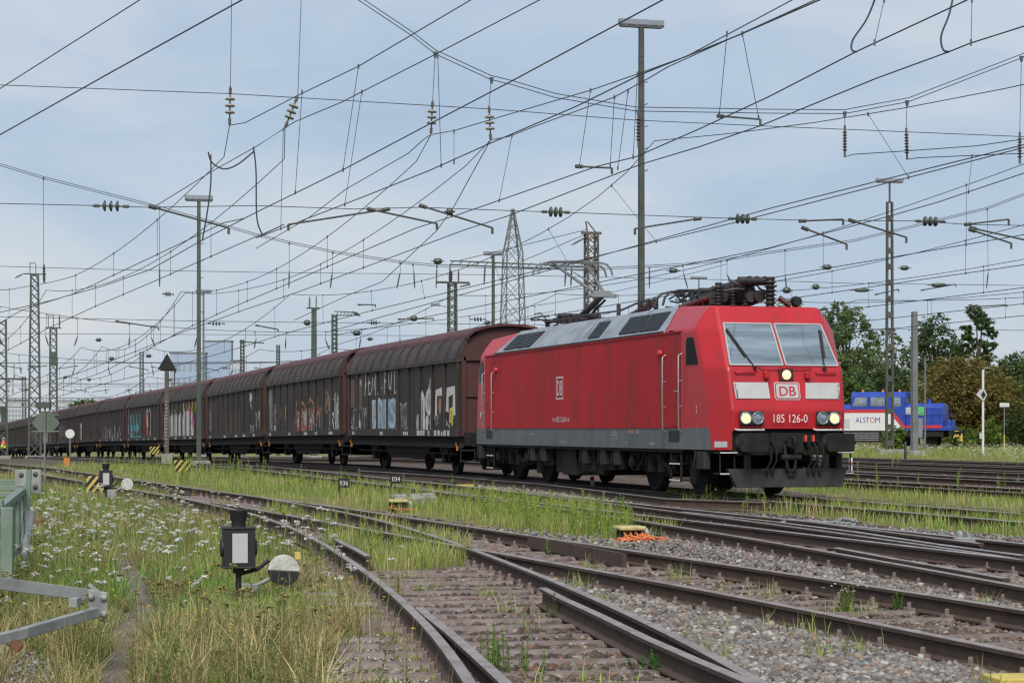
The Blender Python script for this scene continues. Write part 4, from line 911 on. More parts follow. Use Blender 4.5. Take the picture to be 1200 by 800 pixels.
# bogies
def wheel(parent, x, y, r, w=.13, mat_='under'):
    m = MB(); sx = 1 if x > 0 else -1
    m.lathe([(r*.35, -w*.45), (r*.80, -w*.2), (r*.84, -w*.5), (r*.98, -w*.5), (r, w*.35), (r+.028, w*.42), (r+.028, w*.62), (r*.84, w*.62), (r*.80, w*.3), (r*.35, w*.5)] if sx < 0 else [(r*.35, w*.45), (r*.80, w*.2), (r*.84, w*.5), (r*.98, w*.5), (r, -w*.35), (r+.028, -w*.42), (r+.028, -w*.62), (r*.84, -w*.62), (r*.80, -w*.3), (r*.35, -w*.5)], (x, y, r), 'X', 36)
    m.lathe([(.19, -w), (.19, w)], (x, y, r), 'X', 14)
    return m.build('wheel', MT[mat_], parent)
for bc in (9.45-5.2, 9.45+5.2):
    fr = MB()
    for sx in (-1, 1):
        fr.prism([(sx*1.12, bc-2.15, .62), (sx*1.12, bc-2.15, .82), (sx*1.12, bc-.9, .86), (sx*1.12, bc-.6, .70), (sx*1.12, bc+.6, .70), (sx*1.12, bc+.9, .86), (sx*1.12, bc+2.15, .82), (sx*1.12, bc+2.15, .62), (sx*1.12, bc+.7, .42), (sx*1.12, bc-.7, .42)], (-.08, 0, 0), (.08, 0, 0))
        for a in (-1.3, 1.3):
            fr.box(sx*1.12-.14, sx*1.12+.14, bc+a-.24, bc+a+.24, .44, .80); fr.lathe([(.15, -.02), (.15, .16*sx), (.10, .2*sx)], (sx*1.18, bc+a, .62), 'X', 14)
            for t in (-.36, .36): fr.lathe([(.10, .52), (.10, .92)], (sx*1.15, bc+a+t, 0), 'Z', 10)
        for t in (-.3, .3): fr.lathe([(.15, .45), (.15, .92)], (sx*1.18, bc+t, 0), 'Z', 12)
        fr.bar((sx*1.25, bc-.9, .50), (sx*1.25, bc+.2, .86), .09, .09); fr.tube([(sx*1.3, bc+.5, .88), (sx*1.34, bc+.7, .6), (sx*1.28, bc+1.0, .5)], .03, 6)
        fr.box(sx*1.22-.06, sx*1.22+.06, bc-2.25, bc-1.95, .25, .7); fr.box(sx*1.30-.05, sx*1.30+.05, bc+1.85, bc+2.1, .45, .9)
    fr.box(-1.05, 1.05, bc-.35, bc+.35, .35, .80)
    bog = fr.build('bogie', MT['under'], loco, bev=.012)
    for a in (-1.3, 1.3):
        ax = MB(); ax.lathe([(.1, -.75), (.1, .75)], (0, bc+a, .625), 'X', 10); ax.build('axle', MT['under'], bog)
        for sx in (-1, 1): wheel(bog, sx*.7525, bc+a, .625)
ub = MB(); ub.box(-1.25, 1.25, 7.7, 11.2, .30, .86); ub.box(-1.32, 1.32, 8.1, 9.0, .36, .86); ub.box(-1.34, 1.34, 9.4, 10.4, .26, .86); ub.box(-1.30, 1.30, 6.9, 7.55, .42, .86); ub.box(-1.30, 1.30, 11.35, 12.1, .45, .86)
ub.build('transformer_case', MT['under'], loco, bev=.02)
for sx in (-1, 1):
    for y in (7.2, 8.5, 11.7, 6.3, 12.6, 1.35, 17.4):
        bx = MB(); bx.box(*sorted((sx*1.30, sx*1.43)), y-.2, y+.2, .55, .88); bx.tube([(sx*1.42, y+.26, .9), (sx*1.44, y+.3, .6), (sx*1.38, y+.45, .45)], .018, 5); bx.build('equipment_box', MT['under_grey'], loco, bev=.012)
# roof gear
def insul(mb, x, y, z0, z1, r=.075, n=6):
    pr = [(r*.6, z0)]
    for k in range(n):
        a = z0+(z1-z0)*(k+.15)/n; b = z0+(z1-z0)*(k+.65)/n; pr += [(r*.6, a), (r, a+.01), (r*.55, b)]
    pr += [(r*.6, z1)]; mb.lathe(pr, (x, y, 0), 'Z', 12)
def panto_base(c, sgn):
    b = MB(); fr_ = 4.02
    for sx in (-1, 1): b.bar((sx*.5, c-.85, fr_), (sx*.5, c+.85, fr_), .07)
    for t in (-.85, -.3, .5, .85): b.bar((-.52, c+t, fr_), (.52, c+t, fr_), .07)
    b.lathe([(.06, -.55), (.06, .55)], (0, c+.3*sgn, fr_+.09), 'X', 10)
    for sx in (-1, 1): b.tube([(sx*.2, c-.7, fr_+.06), (sx*.22, c+.2*sgn, fr_+.12)], .045, 8)
    p = b.build('pantograph', MT['panto'], loco)
    i_ = MB()
    for sx in (-1, 1):
        for t in (-.78, .78): insul(i_, sx*.5, c+t, 3.77, 4.0)
    i_.build('insulator', MT['isol_red'], p); return p
# raised one at the rear
pr_ = panto_base(13.6, -1); m = MB()
kn = Vector((0, 11.5, 4.50)); hd = Vector((0, 13.85, 5.47)); m.tube([(0, 13.2, 4.08), kn], [.085, .07], 8); m.tube([(.12, 13.0, 4.05), kn+Vector((.1, .1, -.1))], .03, 6); m.build('lower_arm', MT['panto'], pr_)
m = MB()
for sx in (-1, 1): m.tube([kn+Vector((sx*.09, 0, 0)), hd+Vector((sx*.40, -.05, -.12))], [.042, .032], 6)
m.lathe([(.05, -.35), (.05, .35)], kn, 'X', 8); m.tube([kn+Vector((0, .2, .18)), hd+Vector((0, -.1, -.25))], .016, 5)
m.prism([(-.3, 11.35, 4.46), (.3, 11.35, 4.46), (.18, 11.5, 4.62), (-.18, 11.5, 4.62)], (0, 0, 0), (0, .12, 0)); m.build('upper_arm', MT['mast_grey'], pr_)
def head(c, z, p, mt):
    m = MB()
    for t in (-.24, .24):
        pts = [(-.975, c+t, z-.32), (-.93, c+t, z-.16), (-.83, c+t, z-.05), (-.62, c+t, z), (0, c+t, z+.02), (.62, c+t, z), (.83, c+t, z-.05), (.93, c+t, z-.16), (.975, c+t, z-.32)]
        m.tube(pts, .026, 6)
    for x in (-.5, .5): m.bar((x, c-.26, z-.06), (x, c+.26, z-.06), .05)
    m.bar((-.55, c, z-.10), (.55, c, z-.10), .05); return m.build('collector_head', MT[mt], p)
head(13.85, 5.47, pr_, 'mast_grey')
# folded one at the front, with its busbars and switchgear
pf = panto_base(3.35, 1); head(4.9, 4.18, pf, 'panto'); m = MB()
for x in (-.16, .0, .16): m.tube([(x, 4.4, 4.12), (x, 2.4, 4.24), (x, 1.95, 4.24)], [.035, .055, .06], 8)
m.tube([(.3, 4.9, 4.15), (.2, 2.2, 4.18)], .03, 6); m.tube([(-.3, 4.9, 4.15), (-.2, 2.2, 4.18)], .03, 6); m.lathe([(.085, -.28), (.085, .28)], (-.1, 2.0, 4.20), 'X', 10)
m.lathe([(.09, -.3), (.09, .3)], (0, 2.9, 4.12), 'X', 10); m.build('folded_arm', MT['panto'], pf)
m = MB(); random.seed(5)
for k in range(34):
    a = Vector((random.uniform(-.6, .35), random.uniform(1.9, 5.4), random.uniform(3.86, 4.16))); b = a+Vector((random.uniform(-.5, .5), random.uniform(-.7, .7), random.uniform(-.15, .15)))
    m.tube([a, (a+b)/2+Vector((0, 0, random.uniform(-.12, .12))), b], random.uniform(.012, .03), 5)
for x, y in ((.05, 2.0), (-.1, 2.1), (-.6, 2.3), (-.35, 2.4), (.2, 2.6), (-.45, 2.9), (-.5, 3.6), (.1, 3.3)): m.lathe([(.11, -.06), (.11, .06)], (x, y, 3.90), 'Y', 12); m.box(x-.08, x+.08, y+.2, y+.5, 3.78, 4.02)
m.build('busbar', MT['panto'], loco)
for x, y, z1, r in ((.20, 1.80, 4.22, .14), (-.15, 2.2, 4.12, .10), (-.38, 2.3, 4.1, .10), (-.72, 2.2, 4.12, .10), (-.35, 4.6, 4.1, .09), (-.6, 6.1, 4.05, .08), (-.6, 6.6, 4.05, .08), (-.6, 7.1, 4.05, .08)):
    m = MB(); insul(m, x, y, 3.66, z1, r, 7); m.lathe([(r*.7, z1), (r*.7, z1+.05)], (x, y, 0), 'Z', 10); m.build('roof_insulator', MT['panto'], loco)
for a, b, r in (((-.8, 4.1, 3.78), (-.45, 2.6, 4.0), .075), ((.32, 1.65, 3.86), (.52, 1.55, 3.70), .07), ((-.65, 7.6, 3.8), (-.5, 6.6, 4.0), .075)):
    m = MB(); a, b = Vector(a), Vector(b); n = 9
    pts, rs = [], []
    for k in range(n*2+1): pts.append(a.lerp(b, k/(n*2))); rs.append(r*.6 if k % 2 else r)
    m.tube(pts, rs, 10); m.build('cable_gland', MT['isol_red'], loco)
m = MB(); m.tube([(-.6, 6.0, 4.08), (-.6, 7.2, 4.08), (-.4, 9, 4.0), (-.4, 12.5, 4.05)], .022, 6); m.build('busbar', MT['panto'], loco)
m = MB(); m.tube([(-.55, 8.7, 3.79), (-.55, 8.7, 4.12)], .05, 8); m.build('roof_post', MT['panto'], loco)
m = MB(); m.lathe([(.09, -.10), (.11, .02), (.07, .10), (0, .12)], (.72, 1.75, 3.80), 'Y', 12); m.tube([(.72, 1.75, 3.65), (.72, 1.75, 3.78)], .04, 6); m.build('horn', MT['black'], loco)
m = MB(); random.seed(9)
for k in range(30):
    a = Vector((random.uniform(-.65, .65), random.uniform(12.4, 15.6), random.uniform(3.9, 4.15))); b = a+Vector((random.uniform(-.6, .6), random.uniform(-.8, .8), random.uniform(-.1, .12)))
    m.tube([a, (a+b)/2+Vector((0, 0, random.uniform(-.08, .1))), b], random.uniform(.012, .028), 5)
m.build('busbar', MT['panto'], loco)
# ------------------------------------------------------------------ sliding wall wagons
BL = 14.75; HB = BL/2
def wagon_proto():
    root = empty('freight_wagon', (0, 0, 0))
    w = MB()
    for sx in (-1, 1):
        w.box(*sorted((sx*1.30, sx*1.42)), -HB+.06, HB-.06, 1.12, 3.18)
    wall = w.build('side_wall', MT['wag_wall'], root)
    r_ = MB(); npan = 10
    for sx in (-1, 1):
        for k in range(npan+1):
            y = -HB+.06+k*(BL-.12)/npan; ww = .10 if k == 5 else .05
            r_.box(*sorted((sx*1.42, sx*1.475)), y-ww, y+ww, 1.12, 3.16)
        r_.box(*sorted((sx*1.42, sx*1.49)), -HB, HB, 1.10, 1.30)
    r_.build('rib', MT['wag_wall'], wall, bev=.012)
    e = MB()
    for sx in (-1, 1):
        e.box(*sorted((sx*1.36, sx*1.505)), -HB, HB, 3.165, 3.26)
        pr = [(1.49, 3.26), (1.45, 3.42), (1.36, 3.62), (1.20, 3.84), (1.10, 3.84), (1.25, 3.6), (1.36, 3.26)]
        e.prism([(sx*a, 0, b) for a, b in pr], (0, -HB, 0), (0, HB, 0))
        for k in range(13):
            y = -HB+.1+k*(BL-.2)/12
            q = [(1.535, 3.26), (1.495, 3.43), (1.40, 3.64), (1.235, 3.86), (1.2, 3.84), (1.36, 3.62), (1.45, 3.42), (1.49, 3.26)]
            e.prism([(sx*a, 0, b) for a, b in q], (0, y-.075, 0), (0, y+.075, 0))
    e.build('sliding_hood', MT['wag_eave'], root)
    t = MB(); arc = [(1.22, 3.83), (1.19, 3.93), (1.02, 4.05), (.70, 4.16), (.35, 4.21), (0, 4.225)]
    full = [(-a, b) for a, b in arc]+[(a, b) for a, b in arc[::-1][1:]]
    lo = [(a*.97, b-.07) for a, b in full[::-1]]
    t.prism([(a, 0, b) for a, b in full+lo], (0, -HB-.12, 0), (0, HB+.12, 0)); t.build('roof', MT['wag_roof'], root)
    en = MB()
    sec = [(-1.36, 1.12), (1.36, 1.12), (1.36, 3.2), (1.32, 3.45), (1.15, 3.80), (.68, 4.08), (0, 4.14), (-.68, 4.08), (-1.15, 3.80), (-1.32, 3.45), (-1.36, 3.2)]
    for sy in (-1, 1):
        en = MB(); en.prism([(a, 0, b) for a, b in sec], (0, sy*(HB-.10), 0), (0, sy*(HB-.02), 0))
        for x in (-1.30, 1.30): en.box(x-.06, x+.06, *sorted((sy*(HB-.02), sy*(HB+.05))), 1.12, 3.4)
        en.box(-1.3, 1.3, *sorted((sy*(HB-.02), sy*(HB+.05))), 3.2, 3.3); en.box(-1.24, 1.24, *sorted((sy*(HB-.02), sy*(HB+.03))), 2.2, 2.26)
        en.build('end_wall', MT['wag_end'], root)
    u = MB()
    for sx in (-1, 1):
        u.box(*sorted((sx*1.30, sx*1.38)), -HB-.05, HB+.05, .80, .93); u.box(*sorted((sx*1.22, sx*1.30)), -HB-.1, HB+.1, .84, 1.10)
        u.prism([(sx*1.12, -3.2, .82), (sx*1.12, 3.2, .82), (sx*1.12, 2.2, .42), (sx*1.12, -2.2, .42)], (-.03, 0, 0), (.03, 0, 0))
        for a in (-4.65, 4.65):
            u.prism([(sx*1.05, a-.75, .84), (sx*1.05, a+.75, .84), (sx*1.05, a+.25, .34), (sx*1.05, a-.25, .34)], (-.02, 0, 0), (.02, 0, 0))
            u.box(sx*1.08-.10, sx*1.08+.10, a-.16, a+.16, .34, .60); u.prism([(sx*1.10, a-.65, .78), (sx*1.10, a+.65, .78), (sx*1.10, a+.25, .60), (sx*1.10, a-.25, .60)], (-.05, 0, 0), (.05, 0, 0))
    u.box(-1.2, 1.2, -HB-.15, HB+.15, .95, 1.10)
    for sy in (-1, 1): u.box(-1.3, 1.3, *sorted((sy*(HB+.02), sy*(HB+.2))), .86, 1.22)
    u.box(-.5, .9, -1.4, 1.4, .45, .9); u.tube([(-.9, -3.0, .6), (-.9, -1.6, .6)], .16, 10); u.tube([(-1.25, -6.6, .62), (-1.25, 6.6, .62)], .02, 5)
    fr = u.build('underframe', MT['under'], root)
    for sy in (-1, 1):
        for sx in (-1, 1):
            b = MB(); b.lathe([(.16, sy*(HB+.2)), (.11, sy*(HB+.24)), (.10, sy*(HB+.62)), (.23, sy*(HB+.62)), (.23, sy*(HB+.68)), (0, sy*(HB+.70))], (sx*.875, 0, 1.04), 'Y', 16); b.build('buffer', MT['under'], root)
            hd_ = MB(); yy = sy*(HB-.28); hd_.box(*sorted((sx*1.385, sx*1.42)), yy-.045, yy+.045, .72, .84); hd_.tube([(sx*1.42, yy, .82), (sx*1.44, yy, .94)], .016, 5); hd_.build('lever', MT['orange_paint'], root)
        c = MB(); c.tube([(0, sy*(HB+.1), 1.0), (0, sy*(HB+.72), .88)], .05, 6); c.tube([(.4, sy*(HB+.2), .95), (.38, sy*(HB+.5), .62), (.3, sy*(HB+.72), .6)], .025, 6); c.build('coupling', MT['under'], root)
        s_ = MB()
        for sx in (-1, 1):
            for z in (.42, .72): s_.box(*sorted((sx*1.05, sx*1.40)), *sorted((sy*(HB+.0), sy*(HB+.28))), z, z+.03)
            s_.tube([(sx*1.38, sy*(HB+.02), .44), (sx*1.38, sy*(HB+.02), .95)], .014, 5)
        s_.build('step', MT['under_grey'], root)
    for a in (-4.65, 4.65):
        ax = MB(); ax.lathe([(.08, -1.05), (.08, 1.05)], (0, a, .46), 'X', 10); ax = ax.build('axle', MT['under'], root)
        for sx in (-1, 1): wheel(ax, sx*.7525, a, .46, .12)
    return root
PITCH = 16.2
WAGON_LABELS = [
    'dark brown wagon coupled to the red locomotive, white REME PUL and blue letters on it',
    'second wagon from the locomotive, orange scrawl and a yellow hook mark on its wall',
    'third wagon from the locomotive, faint brown smears and one pale patch high on its wall',
    'fourth wagon from the locomotive, tall white letters under green yellow and magenta streaks',
    'fifth wagon from the locomotive, teal letters and a red figure sprayed on its wall',
    'sixth wagon from the locomotive, pale scribbles low along its wall',
    'seventh wagon from the locomotive, one narrow white sheet painted on its wall',
    'eighth wagon from the locomotive, white tags behind the small round white sign',
    'ninth wagon from the locomotive, behind the green hexagonal sign',
    'tenth wagon from the locomotive, seen between the two lattice masts',
    'eleventh wagon from the locomotive, far off behind the lattice masts',
    'twelfth wagon from the locomotive, behind the worker in the vest', 'thirteenth wagon from the locomotive, small in the distance', 'fourteenth wagon from the locomotive, tiny at the edge of view', 'fifteenth wagon and last one in view, farthest from the locomotive']
WAGONS = []
wp_ = wagon_proto()
for i, lb in enumerate(WAGON_LABELS):
    o = wp_ if i == 0 else copy_tree(wp_)
    s0 = 19.0+PITCH*(i+.5)-.05; a, b = US(0, s0-4.65), US(0, s0+4.65); d = b-a
    o.location = (a+b)/2+Vector((0, 0, RT)); o.rotation_euler = (math.atan2(d.z, math.hypot(d.x, d.y)), 0, math.atan2(-d.x, d.y))
    tag(o, lb, 'wagon', 'sliding wall wagons of the freight train'); WAGONS.append(o)
# ---- sprayed writing, on the wall that faces the camera
XW = -1.4235
def canvas(): return MB()
def A2Y(a): return HB-a                      # a: metres from the left end of the wall as seen
def gtxt(mb, s, a0, a1, z0, z1, mi, shear=0.0, wob=.06, dx=0.0): put_text(mb, s, (XW-dx, A2Y(a0), z0), (0, -1, 0), (0, 0, 1), a1-a0, z1-z0, mi, shear, wob=wob)
def grect(mb, a0, a1, z0, z1, mi, dx=0.0): mb.poly([(XW-dx, A2Y(a0), z0), (XW-dx, A2Y(a1), z0), (XW-dx, A2Y(a1), z1), (XW-dx, A2Y(a0), z1)], mi)
def gline_(mb, pts, w, mi, dx=0.0): ribbon(mb, pts, (XW-dx, HB, 0), (0, -1, 0), (0, 0, 1), w, mi)
def gell(mb, a, z, ra, rz, mi, dx=0.0, n=18): mb.poly([(XW-dx, A2Y(a+ra*math.cos(2*math.pi*k/n)), z+rz*math.sin(2*math.pi*k/n)) for k in range(n)], mi)
def scrawl(mb, a0, a1, z0, z1, n, w, mi, rs, dx=0.0):
    rr = random.Random(rs)
    for _ in range(n):
        a = rr.uniform(a0, a1); z = rr.uniform(z0, z1); pts = [(a, z)]
        for k in range(rr.randint(4, 9)):
            a = min(a1, max(a0, a+rr.uniform(-.16, .26))); z = min(z1, max(z0, z+rr.choice((-1, 1))*rr.uniform(.1, .55)*(z1-z0))); pts.append((a, z))
        gline_(mb, pts, w*rr.uniform(.6, 1.3), mi, dx)
GP = ['gr_white', 'gr_pale', 'gr_blue', 'gr_pale_blue', 'gr_teal', 'gr_red', 'gr_orange', 'gr_green', 'gr_yellow', 'gr_magenta', 'patch_brown', 'black']
GI = {k: i for i, k in enumerate(GP)}
def done(mb, i, name='graffiti_lettering'): mb.build(name, [MT[k] for k in GP], WAGONS[i], normals=False)
def sill_marks(mb, seed):
    rr = random.Random(seed)
    for a in (.8, 5.1, 8.3, 10.4, 13.0):
        for k in range(rr.randint(2, 3)):
            a_ = a+k*.24; mb.poly([(-1.4935, A2Y(a_), 1.13), (-1.4935, A2Y(a_+.17), 1.13), (-1.4935, A2Y(a_+.17), 1.24), (-1.4935, A2Y(a_), 1.24)], GI['gr_white'] if rr.random() < .7 else GI['gr_pale'])
g = canvas(); sill_marks(g, 1)
grect(g, .25, .85, 2.05, 3.0, GI['patch_brown']); grect(g, 1.45, 2.1, 1.95, 3.05, GI['patch_brown']); grect(g, 1.7, 2.0, 2.75, 2.95, GI['gr_pale'], .001)
def wletters(mb, seq, mi, w):
    for pts in seq: gline_(mb, pts, w, mi, .003)
R1, R0 = 3.12, 2.42                            # tall thin letters R E M E . P U L
wletters(g, [[(2.55, R0), (2.62, R1)], [(2.62, R1), (2.95, 2.98), (2.66, 2.80), (3.0, R0-.02)], [(3.05, R1-.08), (3.12, 2.45), (3.42, 2.48)], [(3.1, 2.8), (3.35, 2.85)], [(3.55, 2.5), (3.75, 3.0), (3.9, 2.6), (4.12, 3.08)], [(4.15, 2.42), (4.2, 3.0), (4.5, 3.05)], [(4.2, 2.75), (4.45, 2.78)], [(4.15, 2.43), (4.55, 2.45)], [(5.05, 2.62), (5.12, 2.66)], [(5.42, 2.42), (5.5, 3.12), (5.85, 2.98), (5.5, 2.8)], [(6.05, 3.1), (6.12, 2.62), (6.35, 2.56), (6.5, 3.12)], [(6.85, 3.12), (6.9, 2.42), (7.22, 2.52)]], GI['gr_white'], .085)
for k, (ch, a0, a1) in enumerate((('A', 3.6, 4.55), ('R', 4.5, 5.35), ('H', 5.3, 6.15), ('S', 6.1, 7.05))):
    grect(g, a0+.02, a1-.02, 1.33, 2.26, GI['gr_blue'] if k % 2 else GI['gr_pale_blue'], .0005); gtxt(g, ch, a0+.05, a1-.05, 1.35, 2.28, GI['gr_pale_blue'] if k % 2 else GI['gr_blue'], 0, .05, .002); gtxt(g, ch, a0+.17, a1-.17, 1.46, 2.12, GI['gr_pale'], 0, .05, .003)
scrawl(g, 3.6, 7.0, 1.4, 2.2, 5, .03, GI['gr_white'], 3, .004)
gell(g, 2.75, 1.85, .10, .14, GI['gr_white'], .001); gell(g, 2.78, 2.05, .07, .1, GI['gr_white'], .001); scrawl(g, .3, .8, 1.3, 1.9, 3, .04, GI['gr_pale_blue'], 5); grect(g, 1.55, 1.82, 1.36, 1.62, GI['gr_white'], .001); scrawl(g, 7.6, 8.8, 1.3, 2.1, 9, .045, GI['gr_pale'], 6); scrawl(g, .3, 3.4, 1.3, 2.0, 8, .05, GI['gr_pale'], 7); scrawl(g, 9.4, 14.2, 1.28, 1.7, 10, .06, GI['gr_pale'], 8)
gline_(g, [(10.25, 1.25), (10.3, 2.2), (10.52, 2.32), (10.68, 2.2), (10.7, 1.25)], .30, GI['gr_white'], .001); gell(g, 11.3, 2.1, .42, .40, GI['gr_white'], .001); gell(g, 11.3, 2.1, .22, .24, GI['gr_pale'], .002); gline_(g, [(11.35, 2.45), (11.5, 2.72), (11.62, 2.5)], .22, GI['gr_pale'], .0005)
gline_(g, [(11.1, 1.7), (11.05, 1.25)], .26, GI['gr_white'], .001); gline_(g, [(11.55, 1.7), (11.62, 1.25)], .20, GI['gr_pale'], .001)
gline_(g, [(12.15, 1.7), (12.2, 2.35), (12.85, 2.38)], .24, GI['gr_white'], .001); gline_(g, [(13.12, 1.25), (13.12, 2.4)], .2, GI['gr_white'], .001); gell(g, 12.62, 1.98, .16, .24, GI['gr_orange'], .002); gline_(g, [(13.45, 1.8), (13.5, 2.35), (14.2, 2.4), (14.2, 1.7)], .32, GI['gr_white'], .001); gell(g, 9.95, 1.45, .22, .32, GI['gr_pale'], .0005)
gline_(g, [(13.75, 1.5), (13.8, 1.85), (14.02, 1.9), (14.0, 1.55), (14.05, 1.42)], .14, GI['gr_yellow'], .003)
for a in (10.1, 10.45, 10.8, 11.4, 12.2, 12.6, 13.3, 13.7): g.poly([(-1.4935, A2Y(a), 1.13), (-1.4935, A2Y(a+.26), 1.13), (-1.4935, A2Y(a+.26), 1.28), (-1.4935, A2Y(a), 1.28)], GI['gr_white'] if a < 11.2 or a > 12 else GI['gr_pale'])
done(g, 0)
g = canvas(); sill_marks(g, 2); scrawl(g, .3, .9, 1.4, 3.0, 6, .05, GI['gr_pale'], 11); scrawl(g, 1.3, 2.0, 1.3, 2.4, 4, .05, GI['gr_pale'], 12); gell(g, 3.0, 2.0, .16, .22, GI['gr_orange']); gline_(g, [(4.5, 2.25), (4.1, 2.25), (4.1, 1.8), (4.5, 1.8)], .11, GI['gr_yellow'])
gline_(g, [(6.0, 1.35), (6.5, 2.45), (6.8, 1.8), (7.6, 2.4), (8.2, 2.2), (8.0, 1.7), (9.2, 2.5), (9.8, 2.3), (10.2, 1.7), (10.6, 2.5), (11.0, 1.4)], .12, GI['gr_orange']); scrawl(g, 5.8, 11.2, 1.3, 2.2, 9, .07, GI['gr_orange'], 13); scrawl(g, 6.2, 10.8, 1.3, 2.0, 8, .06, GI['gr_white'], 14, .001); scrawl(g, 6.8, 8.6, 1.3, 1.7, 4, .06, GI['gr_red'], 15, .002)
scrawl(g, 5.4, 11.4, 1.3, 2.1, 14, .10, GI['gr_orange'], 18); scrawl(g, 6.0, 11.2, 1.3, 2.0, 9, .09, GI['gr_pale'], 19, .0015); scrawl(g, 12.0, 12.8, 1.9, 2.7, 5, .09, GI['gr_orange'], 16); scrawl(g, 11.6, 14.3, 1.3, 2.6, 9, .08, GI['gr_pale'], 20, .0005); scrawl(g, .3, 1.1, 1.3, 3.0, 7, .08, GI['gr_pale'], 24); gtxt(g, 'RC', 13.0, 14.4, 1.32, 1.95, GI['gr_white'], .1, .1); scrawl(g, 12.8, 14.5, 1.3, 2.4, 5, .05, GI['gr_white'], 17, .001); grect(g, 1.55, 1.8, 1.34, 1.55, GI['gr_white'], .001); done(g, 1)
g = canvas(); sill_marks(g, 3); scrawl(g, .3, .9, 1.5, 2.8, 5, .05, GI['gr_pale'], 21); gline_(g, [(1.5, 2.2), (1.55, 2.9)], .22, GI['gr_magenta'])
for k in range(6): gline_(g, [(4.4+k*1.15, 1.3), (4.5+k*1.15, 1.9), (4.42+k*1.15, 2.25)], .30-.02*k, GI['patch_brown'])
gell(g, 12.0, 2.85, .42, .22, GI['gr_white']); gline_(g, [(12.0, 2.6), (12.3, 2.35)], .18, GI['gr_pale']); scrawl(g, 13.2, 14.3, 1.4, 2.2, 6, .07, GI['gr_white'], 22); scrawl(g, 12.0, 13.0, 1.25, 1.6, 4, .06, GI['gr_pale'], 23); done(g, 2)
g = canvas(); sill_marks(g, 4)
for k, ch in enumerate('NUVUWIK'):
    a0 = .5+k*1.55; grect(g, a0, a0+1.5, 1.3, 2.25, GI['gr_pale'], .0); gtxt(g, ch, a0, a0+1.5, 1.26, 2.5, GI['gr_white'], 0, .08, .002); gline_(g, [(a0+.3, 1.3), (a0+.35, 2.4)], .3, GI['gr_white'], .001); gline_(g, [(a0+1.05, 1.3), (a0+1.1, 2.45)], .28, GI['gr_white'], .001)
for k in range(10): gline_(g, [(1.2+k*1.15, 2.3), (1.3+k*1.15, 2.75)], .22, GI['gr_green'])
for k in range(5): gline_(g, [(7.8+k*1.0, 2.5), (7.9+k*1.0, 3.05)], .2, GI['gr_yellow'], .001)
gline_(g, [(7.9, 2.2), (8.6, 2.6), (9.4, 2.4), (10.4, 2.6), (11.0, 2.0), (11.3, 1.7)], .34, GI['gr_magenta'], .0015); gline_(g, [(11.6, 1.3), (11.7, 2.4), (11.9, 2.9)], .30, GI['gr_green']); gline_(g, [(11.2, 1.3), (11.35, 2.0)], .2, GI['gr_yellow'], .001); done(g, 3)
g = canvas(); sill_marks(g, 5); scrawl(g, .3, .8, 1.5, 3.0, 6, .07, GI['gr_pale'], 31)
for a in (1.6, 3.0, 4.4, 5.8): gline_(g, [(a, 1.25), (a+.25, 2.3), (a+.1, 2.75)], .42, GI['gr_teal'])
gline_(g, [(1.4, 1.7), (2.8, 2.0), (4.6, 1.8), (6.2, 2.1)], .36, GI['gr_teal']); gline_(g, [(1.3, 1.3), (6.6, 1.3)], .2, GI['gr_teal']); scrawl(g, 1.5, 6.3, 1.4, 2.6, 5, .06, GI['gr_white'], 32, .001)
gell(g, 9.6, 2.15, .62, .62, GI['gr_red']); gline_(g, [(9.4, 1.5), (9.2, 1.95)], .5, GI['gr_red']); gline_(g, [(10.1, 1.5), (10.2, 2.0)], .4, GI['gr_red']); gell(g, 9.7, 2.2, .25, .35, GI['gr_white'], .001); gline_(g, [(10.9, 1.35), (11.1, 2.6), (10.6, 2.9), (9.2, 2.85), (8.7, 2.2)], .22, GI['gr_pale'], .001); scrawl(g, 8.2, 11.4, 1.25, 1.6, 5, .14, GI['gr_orange'], 33, .002); done(g, 4)
g = canvas(); sill_marks(g, 6); scrawl(g, 1.5, 12.5, 1.25, 2.1, 30, .13, GI['gr_pale'], 41); scrawl(g, 3, 12, 1.25, 1.7, 8, .12, GI['gr_white'], 42, .001); done(g, 5)
g = canvas(); grect(g, 3.0, 4.3, 1.3, 2.5, GI['gr_pale']); gell(g, 3.7, 2.4, .4, .2, GI['gr_white'], .001); scrawl(g, 6.5, 11, 1.3, 2.2, 7, .08, GI['patch_brown'], 51); done(g, 6)
g = canvas(); scrawl(g, 1.5, 8.5, 1.3, 2.6, 22, .10, GI['gr_pale'], 61); done(g, 7)
g = canvas(); grect(g, 1.0, 3.0, 1.4, 2.0, GI['gr_teal']); grect(g, 4, 6.5, 1.3, 2.6, GI['gr_pale']); scrawl(g, 2, 11, 1.3, 2.6, 12, .14, GI['gr_white'], 71, .001); grect(g, 8.0, 9.5, 1.3, 1.9, GI['gr_orange']); done(g, 8)
g = canvas(); scrawl(g, 2, 11, 1.3, 2.4, 18, .14, GI['gr_pale'], 81); grect(g, 9, 11, 1.4, 2.4, GI['gr_orange']); done(g, 9)
